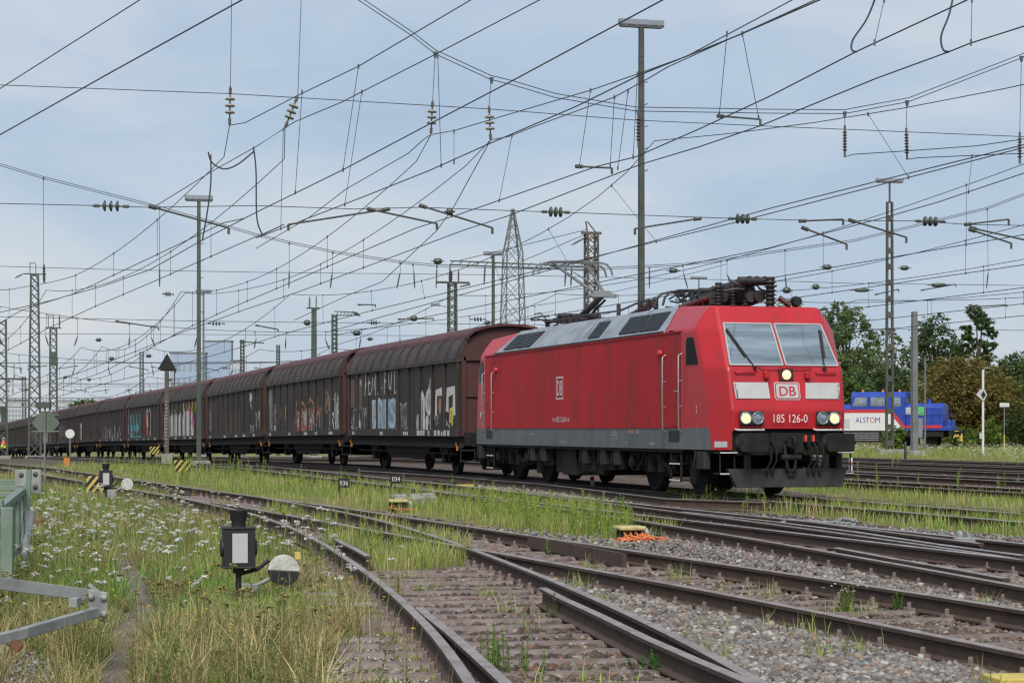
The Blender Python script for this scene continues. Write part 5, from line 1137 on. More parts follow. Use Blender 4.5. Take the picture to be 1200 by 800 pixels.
# ------------------------------------------------------------------ masts and lamps
def base_at(px, Y):
    X = (px-HX)*Y/F; return Vector((X, Y, float(terr(X, Y))))
def zpx(y, Y): return CZ+(HY-y)*Y/F
def lattice(label, px, Y, top, w0, w1, mt='mast_green', npan=None, stages=None, group='lattice masts', rz=R(16), cat='mast', bar=.085):
    b = base_at(px, Y); H = zpx(top, Y)-b.z; root = empty('lattice_mast', b, rz, label, cat, group)
    st = stages or [(0, w0), (H, w1)]
    leg = MB(); br = MB()
    def wz(z): return np.interp(z, [a for a, _ in st], [c for _, c in st])
    for sx, sy in ((-1, -1), (1, -1), (1, 1), (-1, 1)):
        for (z0, a), (z1, c) in zip(st, st[1:]): leg.bar((sx*a/2, sy*a/2, z0-.2*(z0 == 0)), (sx*c/2, sy*c/2, z1), bar)
    z = 0.3
    while z < H-.1:
        w = max(.12, wz(z)); z2 = min(H, z+w*1.05)
        a, c = wz(z)/2, wz(z2)/2
        for sgn in (-1, 1):
            br.bar((-a, sgn*a, z), (c, sgn*c, z2), bar*.45); br.bar((a, sgn*a, z), (-c, sgn*c, z2), bar*.45)
            br.bar((sgn*a, -a, z), (sgn*c, c, z2), bar*.45); br.bar((sgn*a, a, z), (sgn*c, -c, z2), bar*.45)
        z = z2
    leg.build('leg', MT[mt], root); br.build('bracing', MT[mt], root)
    f = MB(); f.box(-w0*.75, w0*.75, -w0*.75, w0*.75, -.3, .25); f.build('footing', MT['concrete'], root, bev=.02)
    return root, H
def rod_insulator(mb_i, a, b, r, n=7, mi=0, mr=1):
    a, b = Vector(a), Vector(b); pts, rs = [], []
    mb_i.tube([a, b], r*.42, 6, mi)
    for k in range(n):
        c = a.lerp(b, .22+.56*k/(n-1)); d = (b-a).normalized()*r*.25
        mb_i.tube([c-d, c, c+d], [r*.5, r, r*.5], 8, mr)
def disc_insulator(mb_i, a, b, r, n=3, mi=0, mr=1):
    a, b = Vector(a), Vector(b); L_ = (b-a).length; d = (b-a).normalized()
    mb_i.tube([a, b], r*.16, 6, mi)
    for t in (.08, .16, .86, .94): mb_i.tube([a.lerp(b, t)-d*r*.25, a.lerp(b, t)+d*r*.25], r*.32, 6, mi)
    for k in range(n):
        c = a.lerp(b, .34+.34*k/max(1, n-1)); mb_i.tube([c-d*r*.42, c-d*r*.12, c+d*r*.1, c+d*r*.2], [r*.35, r, r*.95, r*.35], 10, mr)

t1, h = lattice('green lattice mast cut by the left edge of the picture, behind the worker', 1, 170, 375, 1.0, .8, bar=.125)
t2, h = lattice('tallest green lattice mast at far left, hooked insulators on its top', 40.5, 165, 321, .95, .55, bar=.12)
m = MB(); m.bar((-.9, 0, h), (.9, 0, h), .09); m.bar((-.35, 0, h), (-.35, 0, h+.85), .06); m.bar((.1, 0, h), (.1, 0, h+.8), .06); m.bar((-.4, 0, h+.85), (.1, 0, h+.85), .06); m.build('crossarm', MT['mast_green'], t2)
m = MB(); rod_insulator(m, (.75, 0, h+.75), (.78, 0, h-.7), .13, 5); rod_insulator(m, (-.9, 0, h-.02), (-1.5, 0, h-.35), .1, 5); m.build('insulator', [MT['isolator'], MT['isolator_green']], t2)
t3, h = lattice('shorter green lattice mast right of the tallest one, between it and the small round sign', 62.5, 190, 384, .72, .55, bar=.12)
m = MB(); m.bar((-.7, 0, h), (.7, 0, h), .12); m.bar((-.45, 0, h), (-.45, 0, h+1.1), .07); m.bar((.0, 0, h), (.0, 0, h+1.1), .07); m.bar((-.5, 0, h+1.1), (.05, 0, h+1.1), .07); m.box(-.35, .35, -.35, .35, h-3.4, h-2.2); m.build('crossarm', MT['mast_green'], t3)
m = MB(); rod_insulator(m, (.55, 0, h+1.2), (.55, 0, h), .12, 5); m.build('insulator', [MT['isolator'], MT['isolator_green']], t3)
t4, h = lattice('slim lattice mast far off at left, carrying a long flat arm', 28, 262, 441, .4, .34, bar=.09)
m = MB(); m.bar((-3.6, 0, h-.3), (.4, 0, h-.3), .22); m.bar((-1.2, 0, h-.2), (-1.2, 0, h+1.6), .1); m.build('boom', MT['mast_green'], t4)
t5, h = lattice('brownish lattice mast behind the raised pantograph, long green boom to its left', 693, 100, 273, .56, .50, 'mast_brown')
m = MB(); m.bar((-.5, 0, h), (.5, 0, h), .12); m.bar((-.2, 0, h), (-.28, 0, h+.55), .06); m.bar((-.2, 0, h+.55), (.25, 0, h), .05); m.build('top_bracket', MT['mast_brown'], t5)
bm_ = MB(); zb = zpx(311, 100)-t5.location.z
for dz in (-.09, .09): bm_.bar((-6.9, .3, zb+dz), (-.2, 0, zb-.15+dz), .06)
for k in range(16): bm_.bar((-6.9+k*.42, .3-k*.018, zb-.09), (-6.7+k*.42, .3-k*.018, zb+.08), .035)
bm_.tube([(-6.5, .3, zb+.1), (-.25, 0, zb+1.7)], .018, 5); bm_.tube([(-3.5, .2, zb+.1), (-.25, 0, zb+1.5)], .018, 5); bm_.build('boom', MT['mast_green'], t5)
for p_, q_ in [((x, .25, zb-.1), (x-.05, .25, zb-1.0)) for x in (-6.9, -5.2, -1.2, -.9)]+[((-.25, 0, h-.2), (-1.0, 0, h-.6))]:
    m = MB(); rod_insulator(m, p_, q_, .07, 6); m.build('insulator', [MT['isolator'], MT['isolator_dark']], t5)
bH = zpx(245, 150)-base_at(601, 150).z
lattice('tall pointed lattice pylon in the middle distance, left of the raised pantograph', 601, 150, 245, 1.9, .12, 'mast_grey', stages=[(0, 1.9), (bH-7.5, 1.40), (bH-3.2, 1.15), (bH, .10)], cat='pylon', bar=.085)
t7, h = lattice('green lattice mast with forked top rising behind the first wagon', 530, 130, 331, .52, .44)
m = MB(); m.bar((-1.0, 0, h), (1.1, 0, h), .13); m.bar((.5, 0, h-.25), (1.15, 0, h-.1), .09); m.build('crossarm', MT['mast_green'], t7)
m = MB(); rod_insulator(m, (-.1, 0, h), (-.1, 0, h+.75), .16, 5); rod_insulator(m, (.4, 0, h), (.4, 0, h+.8), .09, 5); m.build('insulator', [MT['isolator'], MT['isolator_dark']], t7)
m = MB(); zz = zpx(358, 130)-t7.location.z; m.bar((-.3, 0, zz-.1), (-.9, 0, zz), .05); m.box(-1.35, -.8, -.1, .1, zz-.05, zz+.1); m.build('lamp_arm', MT['lamp_case'], t7)
t8, h = lattice('slim lattice mast with a latticed side arm, behind the second wagon', 392, 150, 368, .34, .30, bar=.08)
m = MB()
for dz in (0, .3): m.bar((0, 0, h-.1+dz), (1.7, 0, h-.05+dz*.6), .07)
for k in range(6): m.bar((.1+k*.27, 0, h-.1), (.25+k*.27, 0, h+.15), .04)
m.build('boom', MT['mast_green'], t8); m = MB(); rod_insulator(m, (1.3, 0, h+.2), (1.9, 0, h-.1), .12, 5); m.build('insulator', [MT['isolator'], MT['isolator_green']], t8)
lattice('faint lattice mast beyond the fifth wagon, right of the triangle sign', 166, 250, 412, .42, .38, bar=.09)
t9, h = lattice('distant short mast with a T shaped arm above the third wagon', 284, 210, 398, .36, .32, bar=.09)
m = MB(); m.bar((-.3, 0, h-.2), (2.2, 0, h-.3), .12); m.build('crossarm', MT['mast_green'], t9)
lattice('thin lattice mast far behind the pantograph boom, barely above the wagon roof', 326, 215, 404, .3, .28, bar=.08)

def pole_mast(name, label, px, Y, top, w0, w1, mt, cat, group=None, sq=True, foot=True):
    b = base_at(px, Y); H = zpx(top, Y)-b.z; root = empty(name, b, R(16), label, cat, group); m = MB()
    v = [(sx*w/2, sy*w/2, z) for z, w in ((-.2, w0), (H, w1)) for sx, sy in ((-1, -1), (1, -1), (1, 1), (-1, 1))]
    m.add(v, [(3, 2, 1, 0), (4, 5, 6, 7), (0, 1, 5, 4), (1, 2, 6, 5), (2, 3, 7, 6), (3, 0, 4, 7)]); m.build('pole', MT[mt], root, bev=.01)
    if foot:
        f = MB(); f.box(-.45, .45, -.45, .45, -.3, .28); f.build('footing', MT['concrete'], root, bev=.03)
    return root, H
def yard_lamp(label, px, Y, top, w, hw, mt, holes=False):
    neck = 1.05 if Y < 100 else 1.2; kk = Y/F
    if holes:                                   # mast of two channels tied by plates
        b = base_at(px, Y); H = zpx(top, Y)-b.z-neck; root = empty('lamp_mast', b, R(10), label, 'lamp mast', 'yard lamp masts'); m = MB(); pl = MB()
        for sx in (-1, 1):
            m.prism([(sx*w*.9-.06, -.09, 0), (sx*w*.9+.06, -.09, 0), (sx*w*.9+.06, .09, 0), (sx*w*.9-.06, .09, 0)], (0, 0, -.2), (-sx*w*.25, 0, H))
        z = .5; m.build('pole', MT[mt], root)
        while z < H-.3:
            ww = w*.9-(w*.25)*z/H; pl = MB(); pl.box(-ww, ww, -.10, .10, z, z+.34); pl.build('tie_plate', MT[mt], root); z += .95
        f = MB(); f.box(-.75, .75, -.5, .5, -.3, .30); f.build('footing', MT['concrete'], root, bev=.03)
    else:
        root, H = pole_mast('lamp_mast', label, px, Y, top, w*1.15, w*.85, mt, 'lamp mast', 'yard lamp masts'); H2 = H; 
        root.children[0].data  # pole
        H = H-neck; 
        for v in root.children[0].data.vertices:
            if v.co.z > 1: v.co.z = H
    t = MB(); t.tube([(0, 0, H-.05), (0, 0, H+neck)], w*.28, 8); t.lathe([(w*.55, H-.02), (w*.55, H+.03)], (0, 0, 0), 'Z', 8)
    for k in range(5): t.bar((w*.4, 0, H-.9-k*.75), (w*.4+.16, 0, H-.85-k*.75), .03)
    t.build('neck', MT[mt], root)
    c = MB(); q = [(-.09, .0), (.09, .0), (.13, .06), (.11, .24), (-.11, .24), (-.13, .06)]
    c.prism([(0, a, H+neck-.05+b) for a, b in q], (-hw/2, 0, 0), (hw/2, 0, 0)); hd_ = c.build('lamp_head', MT['lamp_case'], root, bev=.012)
    g = MB(); g.box(-hw/2+.06, hw/2-.06, -.10, .10, H+neck-.075, H+neck-.052)
    for k in range(4): g.box(-hw/2+.2+k*(hw-.4)/3-.03, -hw/2+.2+k*(hw-.4)/3+.03, -.14, .14, H+neck-.07, H+neck+.02)
    g.build('reflector', MT['mast_grey'], hd_)
    return root, H
yard_lamp('tallest yard lamp, dark mast rising behind the red locomotive roof', 751.5, 71, 30, .19, 1.58, 'mast_dark')
yard_lamp('yard lamp mast standing in front of the fourth wagon', 233, 92, 234, .17, 1.22, 'mast_green')
yard_lamp('second thinner lamp mast half hidden behind the one at the fourth wagon', 238.5, 165, 342, .15, 1.25, 'mast_grey')
yard_lamp('perforated yard lamp mast on a concrete block right of the locomotive cab', 1042.5, 124, 213, .22, 1.66, 'mast_dark', True)
yard_lamp('grey lamp pole left of the pointed pylon', 578, 140, 298, .2, 1.3, 'mast_green')
yard_lamp('small distant lamp above the folded pantograph', 819, 230, 326, .14, 1.9, 'mast_grey')
pm_, h = pole_mast('pole_mast', 'plain grey steel mast with a switch cabinet on it, in front of the blue diesel', 1071.5, 118, 365, .34, .27, 'mast_grey', 'mast')
m = MB(); m.box(.16, .42, -.2, .2, 1.0, 2.1); m.build('cabinet', MT['lamp_case'], pm_, bev=.02)
m = MB(); m.bar((.18, 0, h-4.2), (.75, 0, h-4.0), .06); m.tube([(.7, 0, h-4.6), (.7, 0, h-2.6)], .03, 6); m.build('bracket', MT['mast_grey'], pm_)
tm, h = pole_mast('pole_mast', 'tapered green mast with two insulators on its tip, behind the second wagon', 368, 140, 361, .40, .30, 'mast_green', 'mast')
m = MB(); m.bar((-.5, 0, h), (.4, 0, h), .1); m.build('crossarm', MT['mast_green'], tm); m = MB(); rod_insulator(m, (-.3, 0, h), (-.3, 0, h+.75), .10, 5); rod_insulator(m, (.15, 0, h), (.15, 0, h+.8), .08, 5); m.build('insulator', [MT['isolator'], MT['isolator_rib']], tm)
th, h = pole_mast('pole_mast', 'thin pole beside the grey steel mast, near the end of the blue diesel', 1084, 135, 418, .10, .08, 'mast_grey', 'mast', foot=False)

# ------------------------------------------------------------------ overhead line
WR = lambda Y: min(.026, .0055+.00011*max(0, Y))
def wire(name, pts, parent, mt='wire', k=1.0, n=5):
    off = -parent.location; m = MB(); pts = [Vector(p) for p in pts]
    m.tube([p+off for p in pts], [WR(p.y)*k for p in pts], n); return m.build(name, MT[mt], parent, normals=False)
def fine(pts, n=10, sag=0.0):
    out_ = []
    for a, b in zip(pts, pts[1:]):
        a, b = Vector(a), Vector(b)
        for i in range(n): t = i/n; out_.append(a.lerp(b, t)-Vector((0, 0, 4*sag*t*(1-t))))
    return out_+[Vector(pts[-1])]
SPANS = [-46, 3.5, 51, 100, 150, 205]
def drop_wires(root, pairs):
    off = -root.location
    for a, b in pairs:
        m = MB(); m.tube([Vector(a)+off, Vector(b)+off], WR(a[1])*.55, 4)
        for p in (a, b): m.tube([Vector(p)+off-Vector((0, 0, .035)), Vector(p)+off+Vector((0, 0, .035))], WR(a[1])*1.5, 5)
        m.build('dropper', MT['dropper'], root, normals=False)
def catenary(label, ufun, s0, s1, zc=5.67, zm=7.25, sag=1.05, zig=.28, seed=0, join=None, head=None, pull=0.0):
    rr = random.Random(seed); root = empty('overhead_line', US(ufun(max(s0, 0)), max(s0, 0), 0), 0, label, 'overhead line', 'overhead lines along the tracks')
    root.location.z = zc; con, mes, drops = [], [], []
    for i, (a, b) in enumerate(zip(SPANS, SPANS[1:])):
        lo, hi = max(a, s0), min(b, s1)
        if hi-lo < 4: continue
        z0, z1 = (zig, -zig) if i % 2 else (-zig, zig)
        for k in range(17):
            s = lo+(hi-lo)*k/16
            if k == 16 and b < s1: continue
            t = (s-a)/(b-a); u = ufun(s)+z0+(z1-z0)*t
            con.append(US(u, s, zc)); mes.append(US(u+pull*math.exp(-abs(s-3.5)/9), s, zm-4*sag*t*(1-t)))
        s = a+rr.uniform(3, 5)
        while s < b-2:
            if lo < s < hi and not ((join or head) and s < s0+7):
                t = (s-a)/(b-a); u = ufun(s)+z0+(z1-z0)*t; drops.append((US(u+pull*math.exp(-abs(s-3.5)/9), s, zm-4*sag*t*(1-t)), US(u, s, zc)))
            s += rr.uniform(6, 9)
    if join: con[0] = Vector(join)
    if head: mes[0] = Vector(head)
    wire('contact_wire', con, root); wire('messenger_wire', mes, root, k=.85); drop_wires(root, drops); return root
uf = lambda K: (lambda s: float(np.interp(s, [a for a, _ in K], [b for _, b in K])))
catenary('overhead line that the raised pantograph touches', lambda s: -.1, -44, 205, seed=1, pull=-1.75)
catenary('overhead line over the track just in front of the locomotive', lambda s: -5.0+min(.5, (s-3.5)*.02), 3.5, 205, seed=2, join=US(-4.6, 3.5, 5.67), head=PL(575, 164, 3.5))
catenary('overhead line over the nearest straight track, running off past the wagons', uf([(3.5, -9.9), (30, -11.0)]+[(a, b+.2) for a, b in A_K if a > 30]), 3.5, 150, seed=3, join=WZ(286, 256, 5.67), head=PL(269, 147, 3.5))
for i, (u, lb) in enumerate(((6.9, 'overhead line over the first track behind the locomotive'), (11.6, 'overhead line over the second track behind the locomotive'), (16.6, 'overhead line over the third track behind the locomotive'), (21.4, 'overhead line over the fourth track behind the locomotive'), (26.0, 'overhead line over the last track before the trees'))):
    catenary(lb, (lambda s, u=u: u), -44, 205, zc=5.67+.06*i, zm=7.25+.12*(i % 3), sag=.9+.1*(i % 2), seed=10+i)
catenary('overhead line over the overgrown siding at left, running to the lattice masts', lambda s: -15.0, 3.5, 205, seed=20)
catenary('overhead line between the wagons and the siding at left', lambda s: -8.7-(s-3.5)*.03, 3.5, 150, seed=22, join=WZ(300, 279, 5.67), head=PL(334, 150, 3.5))
catenary('extra overhead line slanting over the wagons into the distance', lambda s: -6.1+(s-3.5)*.03, 3.5, 150, zm=7.3, seed=23, join=US(-5.6, 3.5, 5.67), head=PL(505, 158, 3.5))
# nearer bays, drawn over the viewer's head towards the upper right
def bay(label, mes, con, drops, jump=None):
    root = empty('overhead_line', mes[0], 0, label, 'overhead line', 'overhead lines along the tracks')
    wire('messenger_wire', mes, root, k=.9)
    if con: wire('contact_wire', con, root, k=1.05)
    if drops: drop_wires(root, drops)
    for j in jump or []: wire('jumper_cable', fine_curve(j), root, k=1.5, n=6)
    return root
def fine_curve(p, n=6):                          # smooth curve through the points
    p = [Vector(q) for q in p]; o = []
    for i in range(len(p)-1):
        a, b, c, d = p[max(i-1, 0)], p[i], p[i+1], p[min(i+2, len(p)-1)]
        for k in range(n):
            t = k/n; o.append(.5*((2*b)+(c-a)*t+(2*a-5*b+4*c-d)*t*t+(3*b-a-3*c+d)*t**3))
    return o+[p[-1]]
def zl(pts, z): return [WZ(x, y, z) for x, y in pts]
S1 = 3.5
def ext(p, q, k): return Vector(q)+(Vector(q)-Vector(p))*k   # carry a wire on past its last seen point
def grow(pts, k=.7): return pts+[ext(pts[-2], pts[-1], k)]
bay('pair of overhead wires crossing the upper left corner of the sky', grow(zl([(-420, 340), (-240, 250), (-60, 142), (0, 104), (164, 0)], 6.6)), grow(zl([(-420, 352), (-240, 280), (-60, 190), (0, 158), (130, 85), (284, 0)], 5.67)), None)
c6 = grow(zl([(0, 366), (60, 352), (121, 335), (176, 316), (236, 282), (300, 249), (402, 199), (510, 142), (600, 95), (777, 0)], 5.67), .4)
m4 = grow([PL(269, 147, S1), W(287, 144, 37.0), W(349, 112, 33), W(420, 78, 30), W(552, 0, 26)], .5)
bay('overhead line starting at the first insulator string from the left', m4, c6, [(W(354, 108, 33), WZ(346, 225.5, 5.67)), (W(420, 78, 30), WZ(402, 199, 5.67))], [[PL(244, 178, S1), PL(248, 190, S1), PL(262, 198, S1), PL(278, 193, S1), PL(297, 178, S1)], [PL(247, 181, S1), PL(247, 215, S1), PL(243, 248, S1), PL(237, 282, S1)], [PL(297, 172, S1), PL(300, 200, S1), PL(301, 255, S1), PL(308, 276, S1)]])
m5 = grow([W(80, 370, 75), W(137, 337, 62), W(186, 318, 55), PL(183, 241, S1).lerp(W(250, 200, 43), .0), W(250, 200, 38.7), PL(300, 172, S1), PL(334, 150, S1), W(345, 143, 37.5), W(400, 120, 33.5), W(510, 64, 29), W(600, 17, 26.5)], .5)
m5 = m5[3:]
c8 = grow(zl([(300, 279), (345, 262), (425, 231), (503, 200), (570, 170), (675, 125), (750, 88), (805, 66), (869, 40), (961, 0)], 5.67), .4)
bay('overhead line starting at the slanted insulator string', m5, c8, [(PL(332, 152, S1), WZ(329, 268, 5.67)), (W(424, 108, 33), WZ(404, 240, 5.67)), (WZ(513, 66, 6.6), WZ(517, 194, 5.67))])
m7 = grow([W(300, 291, 62), W(362, 255, 55), W(405, 222, 47), W(478, 180, 41.5), PL(497, 163, S1), PL(505, 158, S1), W(533, 153, 37), W(600, 133, 34), W(692, 106, 31), W(747, 87, 29.5), W(805, 66, 28), W(850, 42, 27), W(925, 2, 25.5)], .5)
c7 = grow([US(-5.6, 3.5, 5.67)]+zl([(700, 195), (745, 184), (820, 151), (900, 114), (1003, 61), (1134, 0)], 5.67), .4)
bay('overhead line starting at the third insulator string, high above the first wagon', m7, c7, [(W(532, 154, 37), WZ(532, 190, 5.9)), (W(692, 106, 31), WZ(679, 195, 5.75)), (W(747, 87, 29.5), WZ(742, 184, 5.67)), (WZ(1036, 0, 6.4), WZ(1025, 50, 5.67))], [[W(1028, -8, 25), W(1016, 22, 25), W(1000, 46, 24.6), W(998, 58, 24), WZ(1003, 61, 5.67)]])
m9 = grow([W(345, 375, 75), W(410, 345, 66), W(448, 330, 60), W(512, 270, 50), W(532, 242, 46), W(555, 200, 41.5), PL(575, 164, S1), W(597, 160, 37.5), W(622, 150, 35), W(720, 114, 31), W(760, 92, 29), W(782, 79, 28), W(1000, -20, 23)], .3)
c9 = grow([US(-4.6, 3.5, 5.67)]+zl([(750, 193), (820, 172), (890, 148), (900, 144), (1027, 92), (1112, 61), (1137, 51), (1200, 31)], 5.67), .8)
bay('overhead line starting at the fourth insulator string, left of the tallest lamp', m9, c9, [(W(600, 159, 37.5), WZ(585, 235, 5.7)), (W(720, 114, 31), WZ(715, 195, 5.8)), (W(736, 107, 30.4), WZ(724, 197, 5.8)), (WZ(852, 40, 6.4), WZ(843, 134, 5.8)), (WZ(870, 40, 6.4), WZ(889, 138, 5.8)), (WZ(1139, 0, 6.5), WZ(1138, 50, 5.67))], [[W(1118, -8, 25), W(1112, 18, 24.5), W(1103, 42, 24), W(1105, 58, 23.4), WZ(1112, 61, 5.67)]])
m11 = grow([PL(990, 184, S1), W(1000, 181, 41), W(1062, 177, 39.5), W(1145, 171, 38.5), W(1200, 163, 37.5)], .8)
bay('overhead line starting at the string right of the red cab', m11, grow([US(1.2, 51, 5.67)]+zl([(907, 243), (1062, 204), (1191, 172)], 5.67), .8), None)
bay('overhead line starting at the rightmost pair of strings', grow([PL(1063, 187, S1), W(1075, 185, 41.5), W(1195, 180, 40)], .8), grow([US(3.4, 60, 6.0)]+zl([(900, 291), (1040, 254), (1099, 237), (1200, 203)], 6.0), .8), [(W(1139, 183, 41), WZ(1135, 225, 6.0))])

# crossing wires: carried right over the yard from side to side
def cross_span(label, s0, carrier, upper, lower, hangers, arms, sausages, eggs=(), dbl=True, ins_r=.058, proc=None):
    P = (lambda x, y: PL(x, y, s0)) if proc is None else proc
    root = empty('cross_span', P(600, HY-100) if proc is None else P(0, 6.0), 0, label, 'cross span', 'crossing wires of the overhead line'); off = -root.location
    if carrier:
        for k in ((-.04, .04) if dbl else (0,)): wire('carrier_cable', [P(*p)+Vector((0, 0, k)) for p in carrier], root, k=.9)
    if upper: wire('upper_span_wire', [P(*p) for p in upper], root, k=.8)
    if lower: wire('lower_span_wire', [P(*p) for p in lower], root, k=.8)
    for (a, b, c, rod) in hangers:
        a, b, c = P(*a)+off, P(*b)+off, P(*c)+off
        m = MB(); m.tube([a, b], WR(b.y-off.y)*.7, 4); m.tube([a-Vector((0, 0, .12)), a], [.025, .05], 6); m.build('hanger', MT['dropper'], root, normals=False)
        m = MB()
        if rod: rod_insulator(m, b, c, ins_r, 7)
        else: disc_insulator(m, b, c, ins_r*1.7, 3)
        m.build('insulator', [MT['isolator'], MT['isolator_dark' if rod else 'isolator_rib']], root)
    for a, b in arms:
        a, b = P(*a)+off, P(*b)+off; m = MB(); m.tube([a, b], .02 if (a.y-off.y) < 60 else .03, 6); d = (b-a).normalized(); m.tube([a-d*.03, a+d*.12], .042, 6); m.tube([b, b-Vector((0, 0, .12))], .026, 5); m.build('steady_arm', MT['mast_dark'], root)
    for a, b in sausages:
        m = MB(); disc_insulator(m, P(*a)+off, P(*b)+off, .105, 3); m.build('insulator', [MT['isolator'], MT['isolator_green']], root)
    for p, l, r in eggs:
        c = P(*p)+off; m = MB(); m.lathe([(0, -l), (r*.7, -l*.85), (r, -l*.4), (r, l*.4), (r*.7, l*.85), (0, l)], c, 'X', 12); m.tube([c-Vector((l*1.5, 0, 0)), c+Vector((l*1.5, 0, 0))], .02, 5); m.build('insulator', MT['isolator_green'], root)
    return root
cross_span('nearest crossing wires, big insulator strings hanging across the upper sky', 3.5,
    [(250, -110), (423, 0), (483, 40), (510, 61), (575, 91), (600, 97), (650, 112), (745, 128), (900, 130.5), (990, 131), (1065, 117), (1197, 66), (1400, -40)],
    [(-300, 92), (-20, 99), (270, 110), (575, 128), (745, 141), (900, 148), (1192, 160), (1500, 170)],
    [(-300, 236), (-20, 238), (113, 241), (176, 243), (300, 241), (416, 245), (495, 243), (600, 247), (664, 249), (858, 256), (938, 258), (1075, 259), (1132, 263), (1500, 270)],
    [((272, -40), (270, 101), (269, 147), 0), ((354, -30), (349, 112), (334, 150), 0), ((510, 61), (507, 118), (505, 157), 0), ((576, 91), (573, 124), (575, 164), 0), ((748, 129), (748, 131), (748, 173), 1), ((990, 131), (990, 147), (990, 184), 1), ((1063, 118), (1062, 150), (1063, 187), 1), ((1197, 66), (1195, 155), (1195, 192), 1)],
    [((176, 242), (268, 267)), ((455, 245), (338, 263)), ((432, 245), (512, 262)), ((493, 241), (577, 267)), ((820, 256), (744, 268)), ((938, 259), (988, 257)), ((941, 267), (992, 286)), ((996, 258), (1062, 278)), ((1132, 263), (1182, 257)), ((1137, 269), (1185, 285)), ((1138, 267), (1205, 282)), ((842, 136), (891, 140)), ((676, 195), (717, 197))],
    [((108, 241), (152, 242)), ((634, 248), (668, 249)), ((853, 256), (887, 257)), ((1072, 259), (1108, 260))],
    [((527, 248), .07, .075)])
cross_span('second crossing wires, its bow of cable dipping low over the wagons', 51,
    [(-400, 40), (-20, 187), (50, 208), (176, 240), (300, 275), (339, 284), (390, 295), (469, 307), (510, 311), (610, 314), (700, 315), (800, 310), (852, 304), (900, 296), (1000, 282), (1157, 244), (1300, 190)],
    [(-400, 304), (0, 312), (140, 316), (300, 319), (575, 322), (907, 329), (1000, 332), (1500, 338)],
    [(-400, 366), (0, 371), (225, 376), (300, 377), (600, 380), (900, 384), (1500, 390)],
    [((51, 208), (51, 310), (51, 331), 1), ((187, 243), (187, 313), (187, 336), 1), ((339, 284), (339, 317), (338.5, 338), 1), ((390, 295), (389.5, 319), (387, 338), 1), ((469, 307), (469, 319), (465, 338), 1), ((484, 309), (485, 318), (486, 338), 1), ((512, 311), (512, 312), (511, 338), 1), ((761, 313), (761, 313), (761, 338), 1), ((800, 310), (801, 320), (806, 338), 1), ((852, 304), (852, 322), (858, 333), 1), ((920, 292), (920, 322), (922, 341), 1), ((1157, 244), (1158, 319), (1156, 338), 1)],
    [((136, 376), (186, 384)), ((300, 381), (326, 386)), ((420, 357), (440, 357)), ((467, 374), (508, 373)), ((744, 356), (768, 352)), ((1132, 360), (1180, 357)), ((1026, 345), (1053, 339)), ((1080, 340), (1120, 333))],
    [((243, 379), (264, 379)), ((430, 378), (446, 378)), ((550, 374), (570, 374)), ((190, 344), (204, 345))],
    [((789, 317), .20, .11), ((969, 313), .22, .12), ((1060, 314), .2, .11), ((922, 340), .19, .14), ((956, 336), .16, .13), ((513, 306), .2, .13), ((485, 373), .16, .12), ((418, 390), .16, .12), ((360, 378), .14, .12), ((571, 378), .12, .1), ((1010, 340), .35, .09), ((1100, 334), .35, .10)], ins_r=.055)
def proc_span(label, s0, rs, dips):
    rr = random.Random(rs); P = lambda u, z: US(u, s0, 0)+Vector((0, 0, z))
    lo, hi, zmid, ztop = dips; us = [-16, -14.6, -11.5, -9.3, -6.4, -4.5, -1.2, 0.2, 3.2, 6.9, 9.0, 11.6, 14, 16.6, 21.4, 26.0]
    car = [(lo+(hi-lo)*k/16, zmid+(ztop-zmid)*((2*k/16-1)**2)) for k in range(17)]
    zc_ = lambda u: zmid+(ztop-zmid)*((2*(u-lo)/(hi-lo)-1)**2)
    hang = [((u, zc_(u)), (u+rr.uniform(-.1, .1), 7.95), (u+rr.uniform(-.25, .25), 7.3), 1) for u in us]
    arms = [((u, 6.05), (u+rr.choice((-1, 1))*rr.uniform(1.0, 1.5), 5.85)) for u in us]
    eg = [((rr.uniform(lo+8, hi-8), rr.uniform(5.9, 8.0)), .17, .12) for _ in range(7)]
    sa = [((u, 6.02), (u+.7, 6.02)) for u in (-12.8, -7.6, 4.6, 13.2, 24)]
    cross_span(label, s0, car, [(lo, 7.9), (hi, 7.9)], [(lo, 6.05), (hi, 6.05)], hang, arms, sa, eg, False, .07, P)
proc_span('third crossing wires, low over the wagon roofs in the distance', 100, 31, (-24, 40, 8.4, 13.0))
proc_span('fourth crossing wires, faint between the far left masts', 150, 32, (-26, 44, 8.4, 12.5))
proc_span('farthest crossing wires, a thin web near the horizon', 205, 33, (-26, 48, 8.4, 12.5))
# ------------------------------------------------------------------ blue and white diesel locomotive
dY = 156.0; dp = Vector(((1128-HX)*dY/F, dY, float(terr((1128-HX)*dY/F, dY))+RT))
die = empty('diesel_locomotive', dp, math.atan2(.93, .36), 'blue and white diesel locomotive with a red band and yellow coupler, before the trees', 'locomotive')
def hood(name, y0, y1, z0, z1, w, ch, mats, parent=die):
    m = MB(); sec = [(-w, z0), (-w, z1-ch), (-w+ch, z1), (w-ch, z1), (w, z1-ch), (w, z0)]
    m.prism([(a, 0, b) for a, b in sec], (0, y0, 0), (0, y1, 0)); return m.build(name, mats, parent, bev=.04)
hood('front_hood', 1.25, 4.0, 1.55, 3.25, 1.25, .28, MT['blue_paint']); hood('rear_hood', 8.1, 12.2, 1.55, 3.2, 1.25, .28, MT['blue_paint'])
cab_ = hood('cab', 4.0, 8.1, 1.55, 4.12, 1.42, .30, MT['blue_paint'])
m = MB(); m.box(-1.41, 1.41, .6, 12.6, 1.22, 1.55); m.build('platform', MT['blue_paint'], die, bev=.03)
